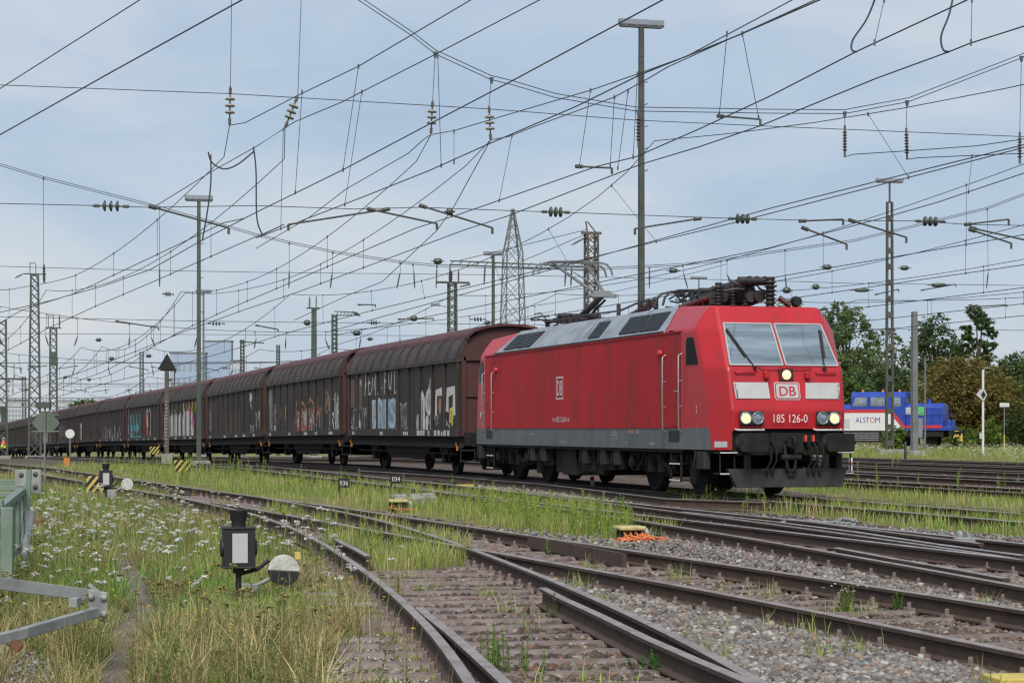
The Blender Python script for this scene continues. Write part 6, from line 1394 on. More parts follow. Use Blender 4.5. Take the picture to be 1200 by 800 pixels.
m = MB(); m.box(-1.30, 1.30, 1.2, 12.2, .75, 1.215); m.box(-1.40, 1.40, 5.4, 9.2, .35, 1.22); m.build('underframe', MT['under'], die, bev=.02)
for sx in (-1, 1):
    x = sx*1.432
    pn = MB(); pn.prism([(x, 4.1, 1.22), (x, 10.9, 1.22), (x, 10.2, 1.9), (x, 9.4, 2.55), (x, 5.2, 2.55), (x, 4.3, 1.6)], (0, 0, 0), (sx*.02, 0, 0)); pn.build('side_panel', MT['white_paint'], die)
    rb = MB(); x2 = sx*1.436
    for q in ([(3.9, 1.40), (4.2, 1.40), (5.2, 2.55), (5.0, 2.80)], [(5.0, 2.80), (5.2, 2.55), (9.4, 2.55), (9.6, 2.80)], [(9.6, 2.80), (9.4, 2.55), (10.9, 1.22), (11.25, 1.22)], [(1.3, 1.40), (3.9, 1.40), (3.9, 1.62), (1.3, 1.62)]):
        rb.prism([(x2, a, b) for a, b in q], (0, 0, 0), (sx*.024, 0, 0))
    rb.build('red_band', MT['alst_red'], die)
    tx = MB(); put_text(tx, 'ALST', (sx*1.458, 7.75 if sx < 0 else 6.0, 1.80), (0, sx, 0), (0, 0, 1), 1.05, .42, 0); put_text(tx, 'O', (sx*1.458, 6.66 if sx < 0 else 7.09, 1.80), (0, sx, 0), (0, 0, 1), .36, .42, 1); put_text(tx, 'M', (sx*1.458, 6.26 if sx < 0 else 7.49, 1.80), (0, sx, 0), (0, 0, 1), .36, .42, 0)
    tx.build('lettering', [MT['blue_paint'], MT['alst_red']], die, normals=False)
    gp_ = MB(); gp_.prism([(sx*1.262, 1.35+1.2, 2.35), (sx*1.262, 3.6, 2.35), (sx*1.262, 3.6, 3.0), (sx*1.262, 2.55, 3.0)], (0, 0, 0), (sx*.01, 0, 0)); gp_.build('green_panel', MT['green_panel'], die)
    gp_ = MB(); gp_.prism([(sx*1.275, 3.0, 2.42), (sx*1.275, 4.6, 2.42), (sx*1.275, 4.6, 2.95), (sx*1.275, 3.2, 2.95)], (0, 0, 0), (sx*.01, 0, 0)); gp_.build('white_sign', MT['white_panel'], die)
    for y0, y1 in ((6.9, 8.0), (5.55, 6.6), (4.35, 4.95)):
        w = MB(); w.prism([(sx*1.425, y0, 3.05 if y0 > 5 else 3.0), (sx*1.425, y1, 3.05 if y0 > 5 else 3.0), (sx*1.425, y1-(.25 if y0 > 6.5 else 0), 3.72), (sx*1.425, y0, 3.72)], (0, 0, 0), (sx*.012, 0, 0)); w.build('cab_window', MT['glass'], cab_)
    for y0 in (8.2, 8.75, 9.3):
        v = MB(); v.box(*sorted((sx*1.452, sx*1.462)), y0, y0+.45, 1.4, 2.1); v.build('vent', MT['white_panel'], die)
    for ys in ((1.0, 2.1, 3.2, 4.2), (8.3, 9.6, 10.9, 12.2)):
        h = MB(); h.tube([(sx*1.40, ys[0], 2.5), (sx*1.40, ys[-1], 2.5)], .022, 5)
        for y in ys: h.tube([(sx*1.40, y, 1.55), (sx*1.40, y, 2.5)], .018, 5)
        h.build('railing', MT['blue_paint'], die)
    for y0 in (10.6, 11.1, 11.6):
        v = MB(); v.box(*sorted((sx*1.252, sx*1.266)), y0, y0+.4, 2.0, 2.75); v.build('louvre', MT['grille'], die)
    for y0 in (1.45, 1.95, 2.45, 3.0, 3.5):
        v = MB(); v.box(*sorted((sx*1.248, sx*1.256)), y0, y0+.03, 1.66, 2.9); v.build('door_seam', MT['black'], die)
    v = MB(); v.box(*sorted((sx*1.44, sx*1.462)), 4.35, 4.38, 1.3, 2.5); v.box(*sorted((sx*1.44, sx*1.462)), 5.05, 5.08, 1.3, 2.4); v.build('door_seam', MT['grille'], die)
    v = MB()
    for k in range(5): v.box(*sorted((sx*1.402, sx*1.408)), 6.0, 8.6-.2*(k % 2), .5+.13*k, .54+.13*k)
    v.build('stencil', MT['gr_pale'], die)
    lamp = MB(); lamp.box(sx*.95-.28, sx*.95+.28, .72, .95, 1.2, 2.0); tw = lamp.build('light_tower', MT['blue_paint'], die, bev=.04)
    for z in (1.45, 1.75):
        l_ = MB(); l_.lathe([(0, -.02), (.1, 0)], (sx*.95, .715, z), 'Y', 12); l_.build('headlight', MT['lamp_dim'], tw)
    b = MB(); b.lathe([(.16, .55), (.11, .5), (.11, .1), (.23, .1), (.23, 0)], (sx*.875, 0, 1.05), 'Y', 14); b.build('buffer', MT['under'], die)
for y in (2.2, 4.4, 9.6, 11.6):
    for sx in (-1, 1): wheel(die, sx*.7525, y, .5)
for w_, y in ((.5, 3.94), (-.5, 3.94)):
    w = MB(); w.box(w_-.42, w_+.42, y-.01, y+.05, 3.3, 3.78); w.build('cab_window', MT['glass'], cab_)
m = MB(); m.box(-.35, .35, 0.15, .65, .75, 1.2); m.tube([(-.5, .3, .55), (-.3, .05, .45), (.3, .05, .45), (.5, .3, .55)], .09, 8); m.box(-.15, .15, 0, .4, .5, 1.0); m.tube([(-1.2, .45, .75), (1.2, .45, .75)], .06, 6); m.build('coupler', MT['yellow_paint'], die, bev=.02)
m = MB(); m.box(-1.4, 1.4, .55, .75, .8, 1.22); m.build('buffer_beam', MT['under'], die)
for y, x in ((4.6, -.5), (6.0, .2), (7.4, -.4)):
    m = MB(); m.lathe([(.09, 4.12), (.09, 4.25), (.05, 4.3), (0, 4.3)], (x, y, 0), 'Z', 8); m.build('beacon', MT['orange_paint'], die)
m = MB(); m.box(-.4, .4, 9.0, 10.2, 3.2, 3.45); m.lathe([(.12, 3.2), (.12, 3.6)], (.3, 2.5, 0), 'Z', 10); m.build('exhaust', MT['blue_paint'], die, bev=.03)

# ------------------------------------------------------------------ trees, bushes
def leaf_crown(lobes, n, size, cols, rng, clump=.5, up=.3):
    """leaf-sized faces spread in clumps through the lobes [(x, y, z, rx, ry, rz)]"""
    vol = np.array([l[3]*l[4]*l[5] for l in lobes])**.75; vol /= vol.sum(); ncl = max(10, int(n/16))
    li = rng.choice(len(lobes), ncl, p=vol); Lb = np.array(lobes)[li]
    d = rng.normal(size=(ncl, 3)); d /= np.linalg.norm(d, axis=1)[:, None]; r = rng.uniform(.15, 1, ncl)**.45
    C = Lb[:, :3]+d*r[:, None]*Lb[:, 3:]
    cs = clump*rng.uniform(.5, 1.4, ncl)*np.cbrt(Lb[:, 3]*Lb[:, 4]*Lb[:, 5])*.62
    tone = rng.normal(0, .5, ncl); ci = rng.choice(ncl, n)
    P = C[ci]+rng.normal(size=(n, 3))*cs[ci][:, None]*np.array([.62, .62, .42])
    a = rng.normal(size=(n, 3)); a[:, 2] *= .5; a /= np.linalg.norm(a, axis=1)[:, None]
    b = np.cross(a, rng.normal(size=(n, 3))); b /= np.linalg.norm(b, axis=1)[:, None]; s = size*rng.uniform(.5, 1.4, n)[:, None]
    V = np.stack([P-a*s, P-b*s*.45, P+a*s, P+b*s*.45], 1)
    t = np.clip(.5+.35*tone[ci]+rng.normal(0, .22, n), 0, 1)[:, None]; c0, c1 = np.array(cols[0]), np.array(cols[1]); c = c0*(1-t)+c1*t
    return V.reshape(-1, 3), np.repeat(c, 4, 0), C
def tree(label, px, Y, top, half, cols, n=5000, size=.17, base=None, trunk=True, shape='round', seed=0, gap=.5, name='tree', cat='tree', group=None, z0f=.22):
    rng = np.random.default_rng(100+seed); b = base_at(px, Y); H = zpx(top, Y)-b.z; w = half*Y/F
    root = empty(name, b, 0, label, cat, group); lob = []
    z0 = H*z0f; k = {'round': 16, 'tall': 12, 'loose': 18, 'bush': 8}[shape]; n = int(n*1.7); size *= .88
    for i in range(k):
        t = (i+.5)/k; z = z0+(H-z0)*(.12+.80*t); env = math.sin(math.pi*min(1, max(.08, (t*.86+.10))))**.6
        ang = i*2.4+rng.uniform(0, .8); rr = w*env*(.55 if shape != 'loose' else .66)
        sz = w*(.52 if shape != 'loose' else .40)*rng.uniform(.7, 1.2)*(1.0 if t < .75 else .8)
        lob.append((math.cos(ang)*rr, math.sin(ang)*rr, z, sz, sz, min(sz*.85, (H-z)*.98+.1)))
    if shape == 'bush': lob += [(0, 0, H*.35, w*.8, w*.8, H*.4)]
    V, c, C = leaf_crown(lob, n, size, cols, rng, gap)
    V[:, 2] = np.clip(V[:, 2], .05, H*1.01)
    mesh_np('crown', V, np.arange(len(V)).reshape(-1, 4), MT['leaf'], col=c, parent=root)
    if trunk:
        m = MB(); r0 = max(.12, H*.022); m.tube([(0, 0, -.2), (.05*w, 0, z0), (.02*w, .03*w, H*.5), (0, 0, H*.72)], [r0*1.1, r0*.8, r0*.45, r0*.1], 8)
        for l in lob: m.tube([(0, 0, z0+(l[2]-z0)*.35), (l[0]*.5, l[1]*.5, z0+(l[2]-z0)*.8), (l[0]*.9, l[1]*.9, l[2]-l[5]*.2)], [r0*.35, r0*.2, r0*.06], 5)
        m.build('trunk', MT['bark'], root)
    return root
DK = ((.036, .062, .021), (.10, .148, .047)); MD = ((.064, .100, .030), (.15, .205, .062)); LT = ((.075, .115, .036), (.175, .23, .08)); OB = ((.105, .088, .024), (.225, .185, .052)); YG = ((.07, .12, .02), (.19, .27, .05))
tree('bright green tree top showing just above the red cab roof', 925, 215, 347, 27, YG, 4200, .2, seed=1)
tree('tall airy pale green tree right of the red locomotive', 992, 195, 350, 46, LT, 7000, .19, shape='loose', seed=2, gap=.42)
tree('dark tree crowded behind the airy pale green one', 958, 225, 358, 36, MD, 4500, .2, seed=3)
tree('thin sparse pale tree left of the grey steel mast', 1046, 205, 378, 24, LT, 1700, .18, shape='loose', seed=4, gap=.4)
tree('dark dense tree right behind the grey steel mast', 1094, 200, 368, 36, DK, 6500, .19, seed=5)
tree('dark ragged oak with gaps in its top, highest of the trees', 1147, 190, 353, 29, DK, 4600, .19, shape='loose', seed=6, gap=.40)
tree('broad olive brown chestnut turning autumn coloured, behind the diesel', 1130, 172, 417, 56, OB, 9000, .19, seed=7, z0f=.03)
tree('second olive brown tree, merging with the right side of the broad chestnut', 1172, 176, 436, 30, OB, 4000, .19, seed=17, z0f=.05)
tree('dark green tree near the right edge of the picture', 1188, 210, 412, 32, DK, 4500, .2, seed=8)
tree('tree cut off by the right edge of the picture', 1222, 165, 382, 26, MD, 3800, .18, seed=9)
for i, (px, Y, top, half, cl, lb) in enumerate(((1000, 186, 428, 34, MD, 'mid green tree low behind the cab of the blue diesel'), (1040, 190, 424, 34, DK, 'dark green tree low behind the perforated lamp mast'), (1075, 196, 432, 34, MD, 'mid green tree low behind the grey steel mast'), (968, 186, 436, 32, OB, 'brownish tree at the right cheek of the red cab'), (1206, 190, 440, 34, MD, 'mid green tree filling the gap at the right edge'), (1100, 215, 428, 40, DK, 'dark tree deep in the wood behind the chestnut'), (1160, 225, 432, 40, DK, 'dark tree deep in the wood behind the oak'), (930, 200, 420, 40, MD, 'tree hidden mostly behind the red cab'), (1020, 225, 408, 40, MD, 'tree in the second row behind the perforated lamp mast'), (1225, 225, 418, 40, DK, 'dark tree in the second row beyond the right edge'))):
    tree(lb, px, Y, top, half, cl, 3600, .2, seed=20+i, z0f=.02, trunk=(i < 5))
tree('round green bush at the foot of the perforated lamp mast', 1047, 132, 498, 14, YG, 1300, .11, shape='bush', seed=40, name='bush', cat='bush', trunk=False, z0f=.05)
tree('light green bush between the white pole and the chestnut', 1161, 158, 488, 17, YG, 1300, .12, shape='bush', seed=41, name='bush', cat='bush', trunk=False, z0f=.02)
tree('low bright bush right behind the diesel coupler', 1125, 164, 500, 17, YG, 1300, .12, shape='bush', seed=42, name='bush', cat='bush', trunk=False, z0f=.02)
tree('dark hedge bush at the far right behind the small white sign', 1190, 170, 478, 22, MD, 2000, .14, shape='bush', seed=43, name='bush', cat='bush', trunk=False, z0f=.02)
tree('lone round tree on the skyline left of the wagons', 101, 420, 466, 25, MD, 3200, .42, seed=50, z0f=.05)
tree('bare pale bush in front of the dark wood behind the diesel', 1020, 182, 452, 14, LT, 500, .14, shape='loose', seed=51, gap=.5)
# ------------------------------------------------------------------ buildings on the skyline
def block(label, px0, px1, top, Y, mt, nx, nz, wm='far_window', depth=.5, name='building', zlow=0):
    a = base_at(px0, Y); b = base_at(px1, Y); w = b.x-a.x; H = zpx(top, Y)-a.z
    root = empty(name, (a+b)/2, 0, label, 'building'); d = w*depth
    m = MB(); m.box(-w/2, w/2, 0, d, -1, H); m.build('wall', MT[mt], root)
    r = MB(); r.box(-w/2-.3, w/2+.3, -.3, d+.3, H, H+.6); r.build('roof', MT['mast_grey'], root)
    k = 0
    for j in range(nz):
        for i in range(nx):
            if k >= 99: break
            x0 = -w/2+w*(i+.22)/nx; z0 = H*(.12+.84*j/nz) if not zlow else zlow+(H-zlow)*(j+.2)/nz
            wd = MB(); wd.box(x0, x0+w/nx*.56, -.12, -.02, z0, z0+H*.84/nz*.5); wd.build('window', MT[wm], root); k += 1
    return root
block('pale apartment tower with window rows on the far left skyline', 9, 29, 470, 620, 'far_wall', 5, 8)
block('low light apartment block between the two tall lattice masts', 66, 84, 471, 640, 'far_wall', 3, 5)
block('big plain haze tinted tower block behind the fourth wagon', 238, 271, 400, 1100, 'haze_blue', 1, 1, 'haze_blue')
block('lower haze tinted office block left of the big tower block', 199, 240, 414, 1050, 'haze_blue', 6, 5, 'far_window')
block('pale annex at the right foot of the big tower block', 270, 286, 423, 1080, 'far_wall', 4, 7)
def bridge():
    a = W(-260, 470, 430); b = W(148, 470, 430); root = empty('road_bridge', (a.x, a.y, 0), 0, 'long white road bridge crossing the far left horizon', 'bridge')
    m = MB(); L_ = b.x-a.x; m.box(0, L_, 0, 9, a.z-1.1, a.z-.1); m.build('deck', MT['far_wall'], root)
    m = MB(); m.box(0, L_, -.1, .1, a.z+.5, a.z+.7)
    for k in range(50): m.box(k*L_/50, k*L_/50+.12, -.1, .1, a.z-.1, a.z+.55)
    m.build('railing', MT['mast_grey'], root)
    for k in range(4): 
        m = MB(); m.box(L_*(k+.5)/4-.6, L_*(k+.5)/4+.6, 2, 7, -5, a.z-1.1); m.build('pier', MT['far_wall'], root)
bridge()
# ------------------------------------------------------------------ small yard furniture
defmat('pale_yellow', (.50, .44, .19), .7, col2=(.34, .29, .13), scale=7)
defmat('sign_back', (.085, .115, .09), .6, col2=(.12, .15, .12), scale=3)
def yards(px, py): return G(px, py)
def ground_at(px, Y): return base_at(px, Y)
# turnout lanterns
def lantern(label, px, py_top, Y, s=1.0, low=.22):
    b = ground_at(px, Y); root = empty('turnout_lantern', b, R(14), label, 'signal lantern', 'turnout lanterns in the meadow')
    zt = zpx(py_top, Y)-b.z; z0 = zt-.50*s
    m = MB(); m.box(-.135*s, .135*s, -.11*s, .11*s, z0, z0+.345*s); m.box(-.145*s, .145*s, -.12*s, .12*s, z0+.335*s, z0+.352*s); m.box(-.145*s, .145*s, -.12*s, .12*s, z0-.006, z0+.012*s); cs = m.build('lamp_box', MT['black'], root, bev=.008)
    m = MB(); m.lathe([(.062*s, z0+.35*s), (.062*s, z0+.40*s), (.072*s, z0+.42*s), (.082*s, z0+.49*s), (.086*s, z0+.50*s), (.0, z0+.505*s)], (0, 0, 0), 'Z', 18); m.build('chimney', MT['black'], root)
    m = MB(); m.box(-.066*s, .066*s, -.118*s, -.1115*s, z0+.045*s, z0+.30*s); m.build('white_pane', MT['white_panel'], root)
    for sx in (-1, 1):
        m = MB(); m.lathe([(.075*s, 0), (.075*s, sx*.02), (.06*s, sx*.024)], (sx*.135*s, 0, z0+.17*s), 'X', 16); m.build('side_lens', MT['black'], root)
    m = MB(); m.tube([(0, 0, -.05), (0, 0, z0)], .026*s, 8); m.lathe([(.05*s, z0-.05), (.05*s, z0)], (0, 0, 0), 'Z', 10); m.tube([(.02, 0, low), (.16*s, -.04, low+.04), (.26*s, -.05, low+.12)], .02, 6); m.build('post', MT['black'], root)
    return root, z0
lantern('large black turnout lantern with a white pane, standing in front among the flowers', 279.5, 597, 18.2)
lantern('small farther black turnout lantern beside the yellow striped weight', 124, 543, 45, 1.0)
def disc(label, px, py, Y, r, tilt, mw, mb_, group=None, name='switch_weight', lever=True):
    c = W(px, py, Y); b = Vector((c.x, c.y, float(terr(c.x, c.y)))); root = empty(name, b, R(8), label, 'switch weight', group); h = c.z-b.z
    def half(a0, a1, mi, m):
        pts = [(r*math.cos(R(a0+(a1-a0)*k/14)), 0, h+r*math.sin(R(a0+(a1-a0)*k/14))) for k in range(15)]; m.prism(pts, (0, -.045, 0), (0, .045, 0))
    m = MB(); half(tilt, tilt+180, 0, m); m.build('upper_half', mw, root, bev=.006)
    m = MB(); half(tilt+180, tilt+360, 0, m); m.build('lower_half', mb_, root, bev=.006)
    if lever:
        m = MB(); m.tube([(-.25*1, .06, h-.14), (.0, .06, h-.02)], .022, 6); m.box(-.42, -.22, .0, .14, .0, h-.12); m.build('lever', MT['galv'], root, bev=.01)
    return root
dk = disc('round switch weight, white above and black below, right of the large lantern', 332.5, 668, 19.0, .142, -3, MT['stone_white'], MT['black'])
m = MB(); hh = .47; m.box(.10, .15, -.05, .05, .30, .36); m.build('yellow_tab', MT['yellow_paint'], dk, loc=None)
disc('pale mossy round switch weight right of the small farther lantern', 149, 567, 44, .125, 40, MT['stone_white'], MT['stone_white'])
# black and yellow striped boards
def striped(label, px, py, Y, w, h, rot=16, post=True, tiltx=0, flip=1):
    c = W(px, py, Y); b = Vector((c.x, c.y, float(terr(c.x, c.y)))); root = empty('striped_board', b, R(rot), label, 'warning board', 'black and yellow striped boards'); z = c.z-b.z
    m = MB(); m.box(-w/2, w/2, -.012, .012, z-h/2, z+h/2); bd = m.build('board', MT['yellow_paint'], root)
    st = MB(); n = 3; p = w*1.15/n
    for k in range(-2, n+1):
        xa = -w/2+k*p; poly = [(xa, -h/2), (xa+p*.5, -h/2), (xa+p*.5+h*.8, h/2), (xa+h*.8, h/2)]
        out_ = []
        for (xA, zA), (xB, zB) in zip(poly, poly[1:]+poly[:1]):   # clip to the board
            out_.append((xA, zA))
        # clip polygon in x
        def clip(P, s, lim):
            r = []
            for i in range(len(P)):
                A, B = P[i], P[(i+1) % len(P)]; ia, ib = s*A[0] <= s*lim, s*B[0] <= s*lim
                if ia: r.append(A)
                if ia != ib: t = (lim-A[0])/(B[0]-A[0]); r.append((lim, A[1]+t*(B[1]-A[1])))
            return r
        q = clip(clip(out_, 1, w/2), -1, -w/2)
        if len(q) >= 3: st.prism([(flip*x, -.016, z+zz) for x, zz in q], (0, 0, 0), (0, .003, 0))
    st.build('black_stripes', MT['black'], bd)
    if post:
        m = MB(); m.tube([(0, .03, -.05), (0, .03, z-h*.3)], .025, 6); m.build('post', MT['mast_dark'], root)
    return root
striped('yellow striped board on a low post in the weeds below the fourth wagon', 213.5, 545.5, 62, .46, .33)
striped('farther yellow striped board at the foot of the triangle sign', 181, 527.5, 100, .45, .36)
striped('yellow striped board half hidden behind the small lantern', 113, 567, 45.6, .42, .36, 10)
# triangle on a rusty post
b = ground_at(195.5, 98); t_ = empty('triangle_sign', b, R(14), 'black triangle sign on a brown worn post in front of the wagons', 'sign'); m = MB()
zt, zb_ = zpx(414, 98)-b.z, zpx(433, 98)-b.z
m.prism([(-.44, 0, zb_), (.44, 0, zb_), (0, 0, zt)], (0, -.14, 0), (0, -.11, 0)); m.build('board', MT['black'], t_)
m = MB(); m.box(-.10, .10, -.09, .09, -.1, zb_+.15); m.build('post', MT['mast_brown'], t_, bev=.02)
m = MB()
for k in range(14): m.box(-.09+.01*(k % 2), -.02+.02*(k % 3), -.095, -.0905, .9+k*.16, .95+k*.16)
m.build('worn_marks', MT['gr_pale'], t_)
m = MB(); m.box(.33, .39, -.03, .03, zb_-.9, zb_); m.box(.1, .42, -.02, .02, zb_-.9, zb_-.82); m.box(-.3, .45, -.02, .02, zb_-.06, zb_); m.build('bracket', MT['mast_brown'], t_)
m = MB(); m.box(-.24, .24, -.24, .24, -.3, .55); m.build('footing', MT['concrete'], t_, bev=.03)
# hexagonal sign seen from behind
b = ground_at(53, 55); t_ = empty('hexagonal_sign', b, R(-4), 'back of a grey green hexagonal sign on a thin post, far left', 'sign'); k = 55/F; zc_ = zpx(495, 55)-b.z
m = MB(); m.prism([(-.36, 0, zc_), (-.12, 0, zc_+.29), (.10, 0, zc_+.30), (.37, 0, zc_+.02), (.37, 0, zc_-.04), (.16, 0, zc_-.27), (-.14, 0, zc_-.26), (-.36, 0, zc_-.02)], (0, 0, 0), (0, .02, 0)); m.build('board', MT['sign_back'], t_)
m = MB(); m.box(-.37, .37, -.012, 0, zc_+.20, zc_+.225); m.box(-.37, .37, -.012, 0, zc_-.24, zc_-.215); m.build('rail', MT['green_steel'], t_)
m = MB(); m.tube([(0, -.035, -.1), (0, -.035, zc_+.48)], .028, 8); m.build('post', MT['mast_grey'], t_)
m = MB(); m.box(-.24, .16, -.10, .02, zc_+.38, zc_+.54); m.build('box', MT['mast_dark'], t_, bev=.01)
# round white sign
b = ground_at(82, 92); t_ = empty('round_sign', b, R(8), 'small round white sign on a short grey post in front of the wagons', 'sign'); zc_ = zpx(508, 92)-b.z
m = MB(); m.lathe([(.20, -.015), (.20, .015)], (0, 0, zc_), 'Y', 20); m.build('disc', MT['white_paint'], t_)
m = MB(); m.tube([(0, .03, -.1), (0, .03, zc_)], .04, 6); m.build('post', MT['mast_grey'], t_)
b = ground_at(78.5, 92); ob = empty('relay_box', b, R(10), 'small orange box at the foot of the round white sign', 'box'); m = MB(); m.box(-.13, .13, -.1, .1, 0, .42); m.build('case', MT['orange_paint'], ob, bev=.02); m = MB(); m.box(-.15, .15, -.12, .12, .42, .46); m.build('lid', MT['rust'], ob)
# track number plates
def number_plate(label, px, ytop, py, txt):
    g = G(px, py); root = empty('number_plate', g, R(10), label, 'number plate', 'track number plates'); Y = g.y; zt = zpx(ytop, Y)
    m = MB(); m.box(-.125, .125, -.012, .0, zt-.21, zt); bd = m.build('board', MT['black'], root); t = MB(); put_text(t, txt, (-.09, -.0135, zt-.155), (1, 0, 0), (0, 0, 1), .18, .10); t.build('number', MT['white_paint'], bd, normals=False)
    m = MB(); m.box(-.125, -.085, 0, .03, -.05, zt); m.build('post', MT['black'], root)
number_plate('black number plate reading 036 between the tracks', 403, 560, 582, '036')
number_plate('black number plate reading 034 between the tracks', 464, 555.5, 579, '034')
# white pole with a diamond board, small white sign on a yellow footed post
b = ground_at(1152, 128); t_ = empty('diamond_signal', b, R(6), 'tall white pole carrying a small diamond shaped board, in the verge', 'signal'); h = zpx(433, 128)-b.z; zc_ = zpx(462.5, 128)-b.z
m = MB(); m.tube([(0, 0, -.1), (0, 0, h)], .075, 10); m.build('pole', MT['white_paint'], t_)
m = MB(); m.prism([(-.48, 0, zc_), (-.22, 0, zc_+.34), (.02, 0, zc_+.4), (.22, 0, zc_), (.0, 0, zc_-.4), (-.22, 0, zc_-.22)], (0, -.12, 0), (0, -.10, 0)); bd = m.build('board', MT['white_panel'], t_); m = MB(); m.prism([(-.18, 0, zc_), (-.02, 0, zc_+.24), (.14, 0, zc_), (-.02, 0, zc_-.24)], (0, -.13, 0), (0, -.121, 0)); m.build('dark_diamond', MT['black'], bd)
m = MB(); m.box(-.22, -.08, -.1, .1, .9, 1.25); m.build('box', MT['white_panel'], t_, bev=.02)
b = ground_at(1177, 130); t_ = empty('name_sign', b, R(4), 'small white sign on a thin post with a yellow foot, far right', 'sign'); h = zpx(472, 130)-b.z
m = MB(); m.box(-.30, .30, -.02, .0, h-.24, h); bd = m.build('board', MT['white_paint'], t_); m = MB()
for i in range(4): m.box(-.2+i*.11, -.14+i*.11, -.024, -.0205, h-.16, h-.09)
m.build('faint_marks', MT['gr_pale'], bd)
m = MB(); m.tube([(0, .03, 1.15), (0, .03, h)], .035, 8); m.build('post', MT['mast_grey'], t_); m = MB(); m.tube([(0, .03, -.1), (0, .03, 1.15)], .04, 8); m.build('post_foot', MT['yellow_paint'], t_)
# posts and boxes near the tracks
def marker(label, px, py, h, cols, name='marker_post', r=.05):
    g = G(px, py); root = empty(name, g, 0, label, 'marker post'); z = 0
    for i, (f_, c) in enumerate(cols): m = MB(); m.lathe([(r, z), (r, z+h*f_)]+([(r*.5, z+h*f_+.02), (0, z+h*f_+.02)] if i == len(cols)-1 else []), (0, 0, 0), 'Z', 12); m.build('post_band' if i else 'post_foot', MT[c], root); z += h*f_
marker('short white post with a red top beside the locomotive wheels', 694, 573, .30, [(.75, 'white_paint'), (.25, 'gr_red')])
marker('short red and white post just right of the locomotive plough', 997, 555, .52, [(.55, 'white_paint'), (.2, 'gr_red'), (.25, 'white_paint')], r=.06)
marker('tiny dark post in the verge by the lamp mast block', 1061, 540, .9, [(1.0, 'black')], r=.06)
def switch_box(label, px, py, w, cable):
    g = G(px, py); root = empty('switch_box', g, R(12), label, 'switch box', 'yellow topped boxes between the tracks'); m = MB(); m.box(-w*.42, w*.42, -.14, .14, -.02, .15); m.build('case', MT['under'], root, bev=.02)
    m = MB(); m.box(-w/2, w/2, -.19, .19, .15, .205); m.build('lid', MT['pale_yellow'], root, bev=.02)
    m = MB(); m.lathe([(.05, 0), (.06, .12), (.04, .17), (0, .18)], (w*.55, -.02, 0), 'Z', 10); m.build('knob', MT['white_panel'], root)
    rr = random.Random(px)
    for i in range(cable):
        c = MB(); a0 = rr.uniform(0, 6.3); rx = rr.uniform(.16, .30); ry = rr.uniform(.10, .20); cx = rr.uniform(-.12, .22); cy = -.26+rr.uniform(-.08, .06)
        c.tube(fine_curve([(cx+rx*(.75+.25*math.sin(t*1.7+i))*math.cos(a0+t*.6)+rr.uniform(-.05, .05), cy+ry*math.sin(a0+t*.6)+rr.uniform(-.04, .04), .0+.05*rr.random()+.10*i/cable*rr.random()) for t in range(11)], 3), .010, 5); c.build('cable', MT['cable_orange'], root)
    for i in range(4 if cable > 3 else 0): c = MB(); x = -.12+.08*i; c.tube([(x, -.14, .13), (x+.02, -.2, .08), (x+.05, -.26, .03)], .012, 5); c.build('cable', MT['cable_orange'], root)
switch_box('yellow topped box with coiled orange cable lying before it', 738, 634, .36, 9)
switch_box('smaller yellow topped box in the weeds beside the concrete slab', 467, 598, .36, 2)
g = G(485, 590); m = MB(); m.box(-.42, .42, -.3, .3, -.05, .16); m.box(-.44, .44, -.02, .02, .16, .175); o = m.build('concrete_slab', MT['concrete'], None, bev=.02, loc=(g.x, g.y, 0)); o.rotation_euler = (R(7), R(-2), R(12)); tag(o, 'pale concrete slab lying in the weeds below the first wagon', 'slab')
g = G(1196, 806); o = None; root = empty('yellow_plate', (g.x, g.y, 0), R(9), 'bright yellow cover plate cut by the lower right corner', 'cover plate'); m = MB(); m.box(-.17, .3, -.12, .16, .03, .07); m.build('plate', MT['yellow_paint'], root, bev=.008); m = MB(); m.box(-.15, .28, -.10, .14, -.05, .03); m.build('frame', MT['under'], root)
g = G(1001, 747); root = empty('white_tag', (g.x, g.y, 0), R(20), 'scrap of white plastic lying on the ballast at the nearest rail', 'litter'); m = MB(); m.prism([(-.06, 0, .03), (.05, 0, .05), (.055, 0, .085), (-.06, 0, .075)], (0, 0, 0), (.01, .02, 0)); m.lathe([(.022, 0), (.022, .03)], (-.07, 0, .045), 'X', 8); m.build('scrap', MT['white_panel'], root)
g = G(1130, 648); root = empty('switch_clamp', (g.x, g.y, 0), R(14), 'small grey clamp on the switch rails at right', 'clamp'); m = MB(); m.box(-.12, .12, -.06, .06, .05, .19); m.lathe([(.035, .19), (.035, .25), (.02, .26)], (-.05, 0, 0), 'Z', 8); m.lathe([(.03, .19), (.03, .23)], (.06, 0, 0), 'Z', 8); m.build('body', MT['galv'], root, bev=.01)
root = empty('switch_motor', US(-3.0, -19.2, 0), R(16), 'long dark switch machine between the rails at the right edge', 'switch machine'); m = MB(); m.box(-.22, .22, -1.3, 1.3, .0, .19); m.build('case', MT['under'], root, bev=.03); m = MB(); m.box(-.24, .24, -.5, .5, .19, .22); m.build('lid', MT['black'], root, bev=.01)
def coil(label, px0, px1, py, n, r):
    a, b = G(px0, py), G(px1, py-3); root = empty('cable_coil', (a+b)/2, 0, label, 'cable'); off = -root.location; rr = random.Random(px0)
    for i in range(n):
        m = MB(); pts = []
        for k in range(15):
            t = k/14; p = a.lerp(b, t); pts.append(p+off+Vector((0, rr.uniform(-.12, .12)+.25*math.sin(t*6.28+i), .03+i*.018+.025*math.sin(t*9+i*2))))
        m.tube(fine_curve(pts, 3), r, 6); m.build('cable', MT['cable_grey'], root)
coil('heap of grey cable lying in the grass in front of the locomotive', 898, 966, 623, 6, .028)
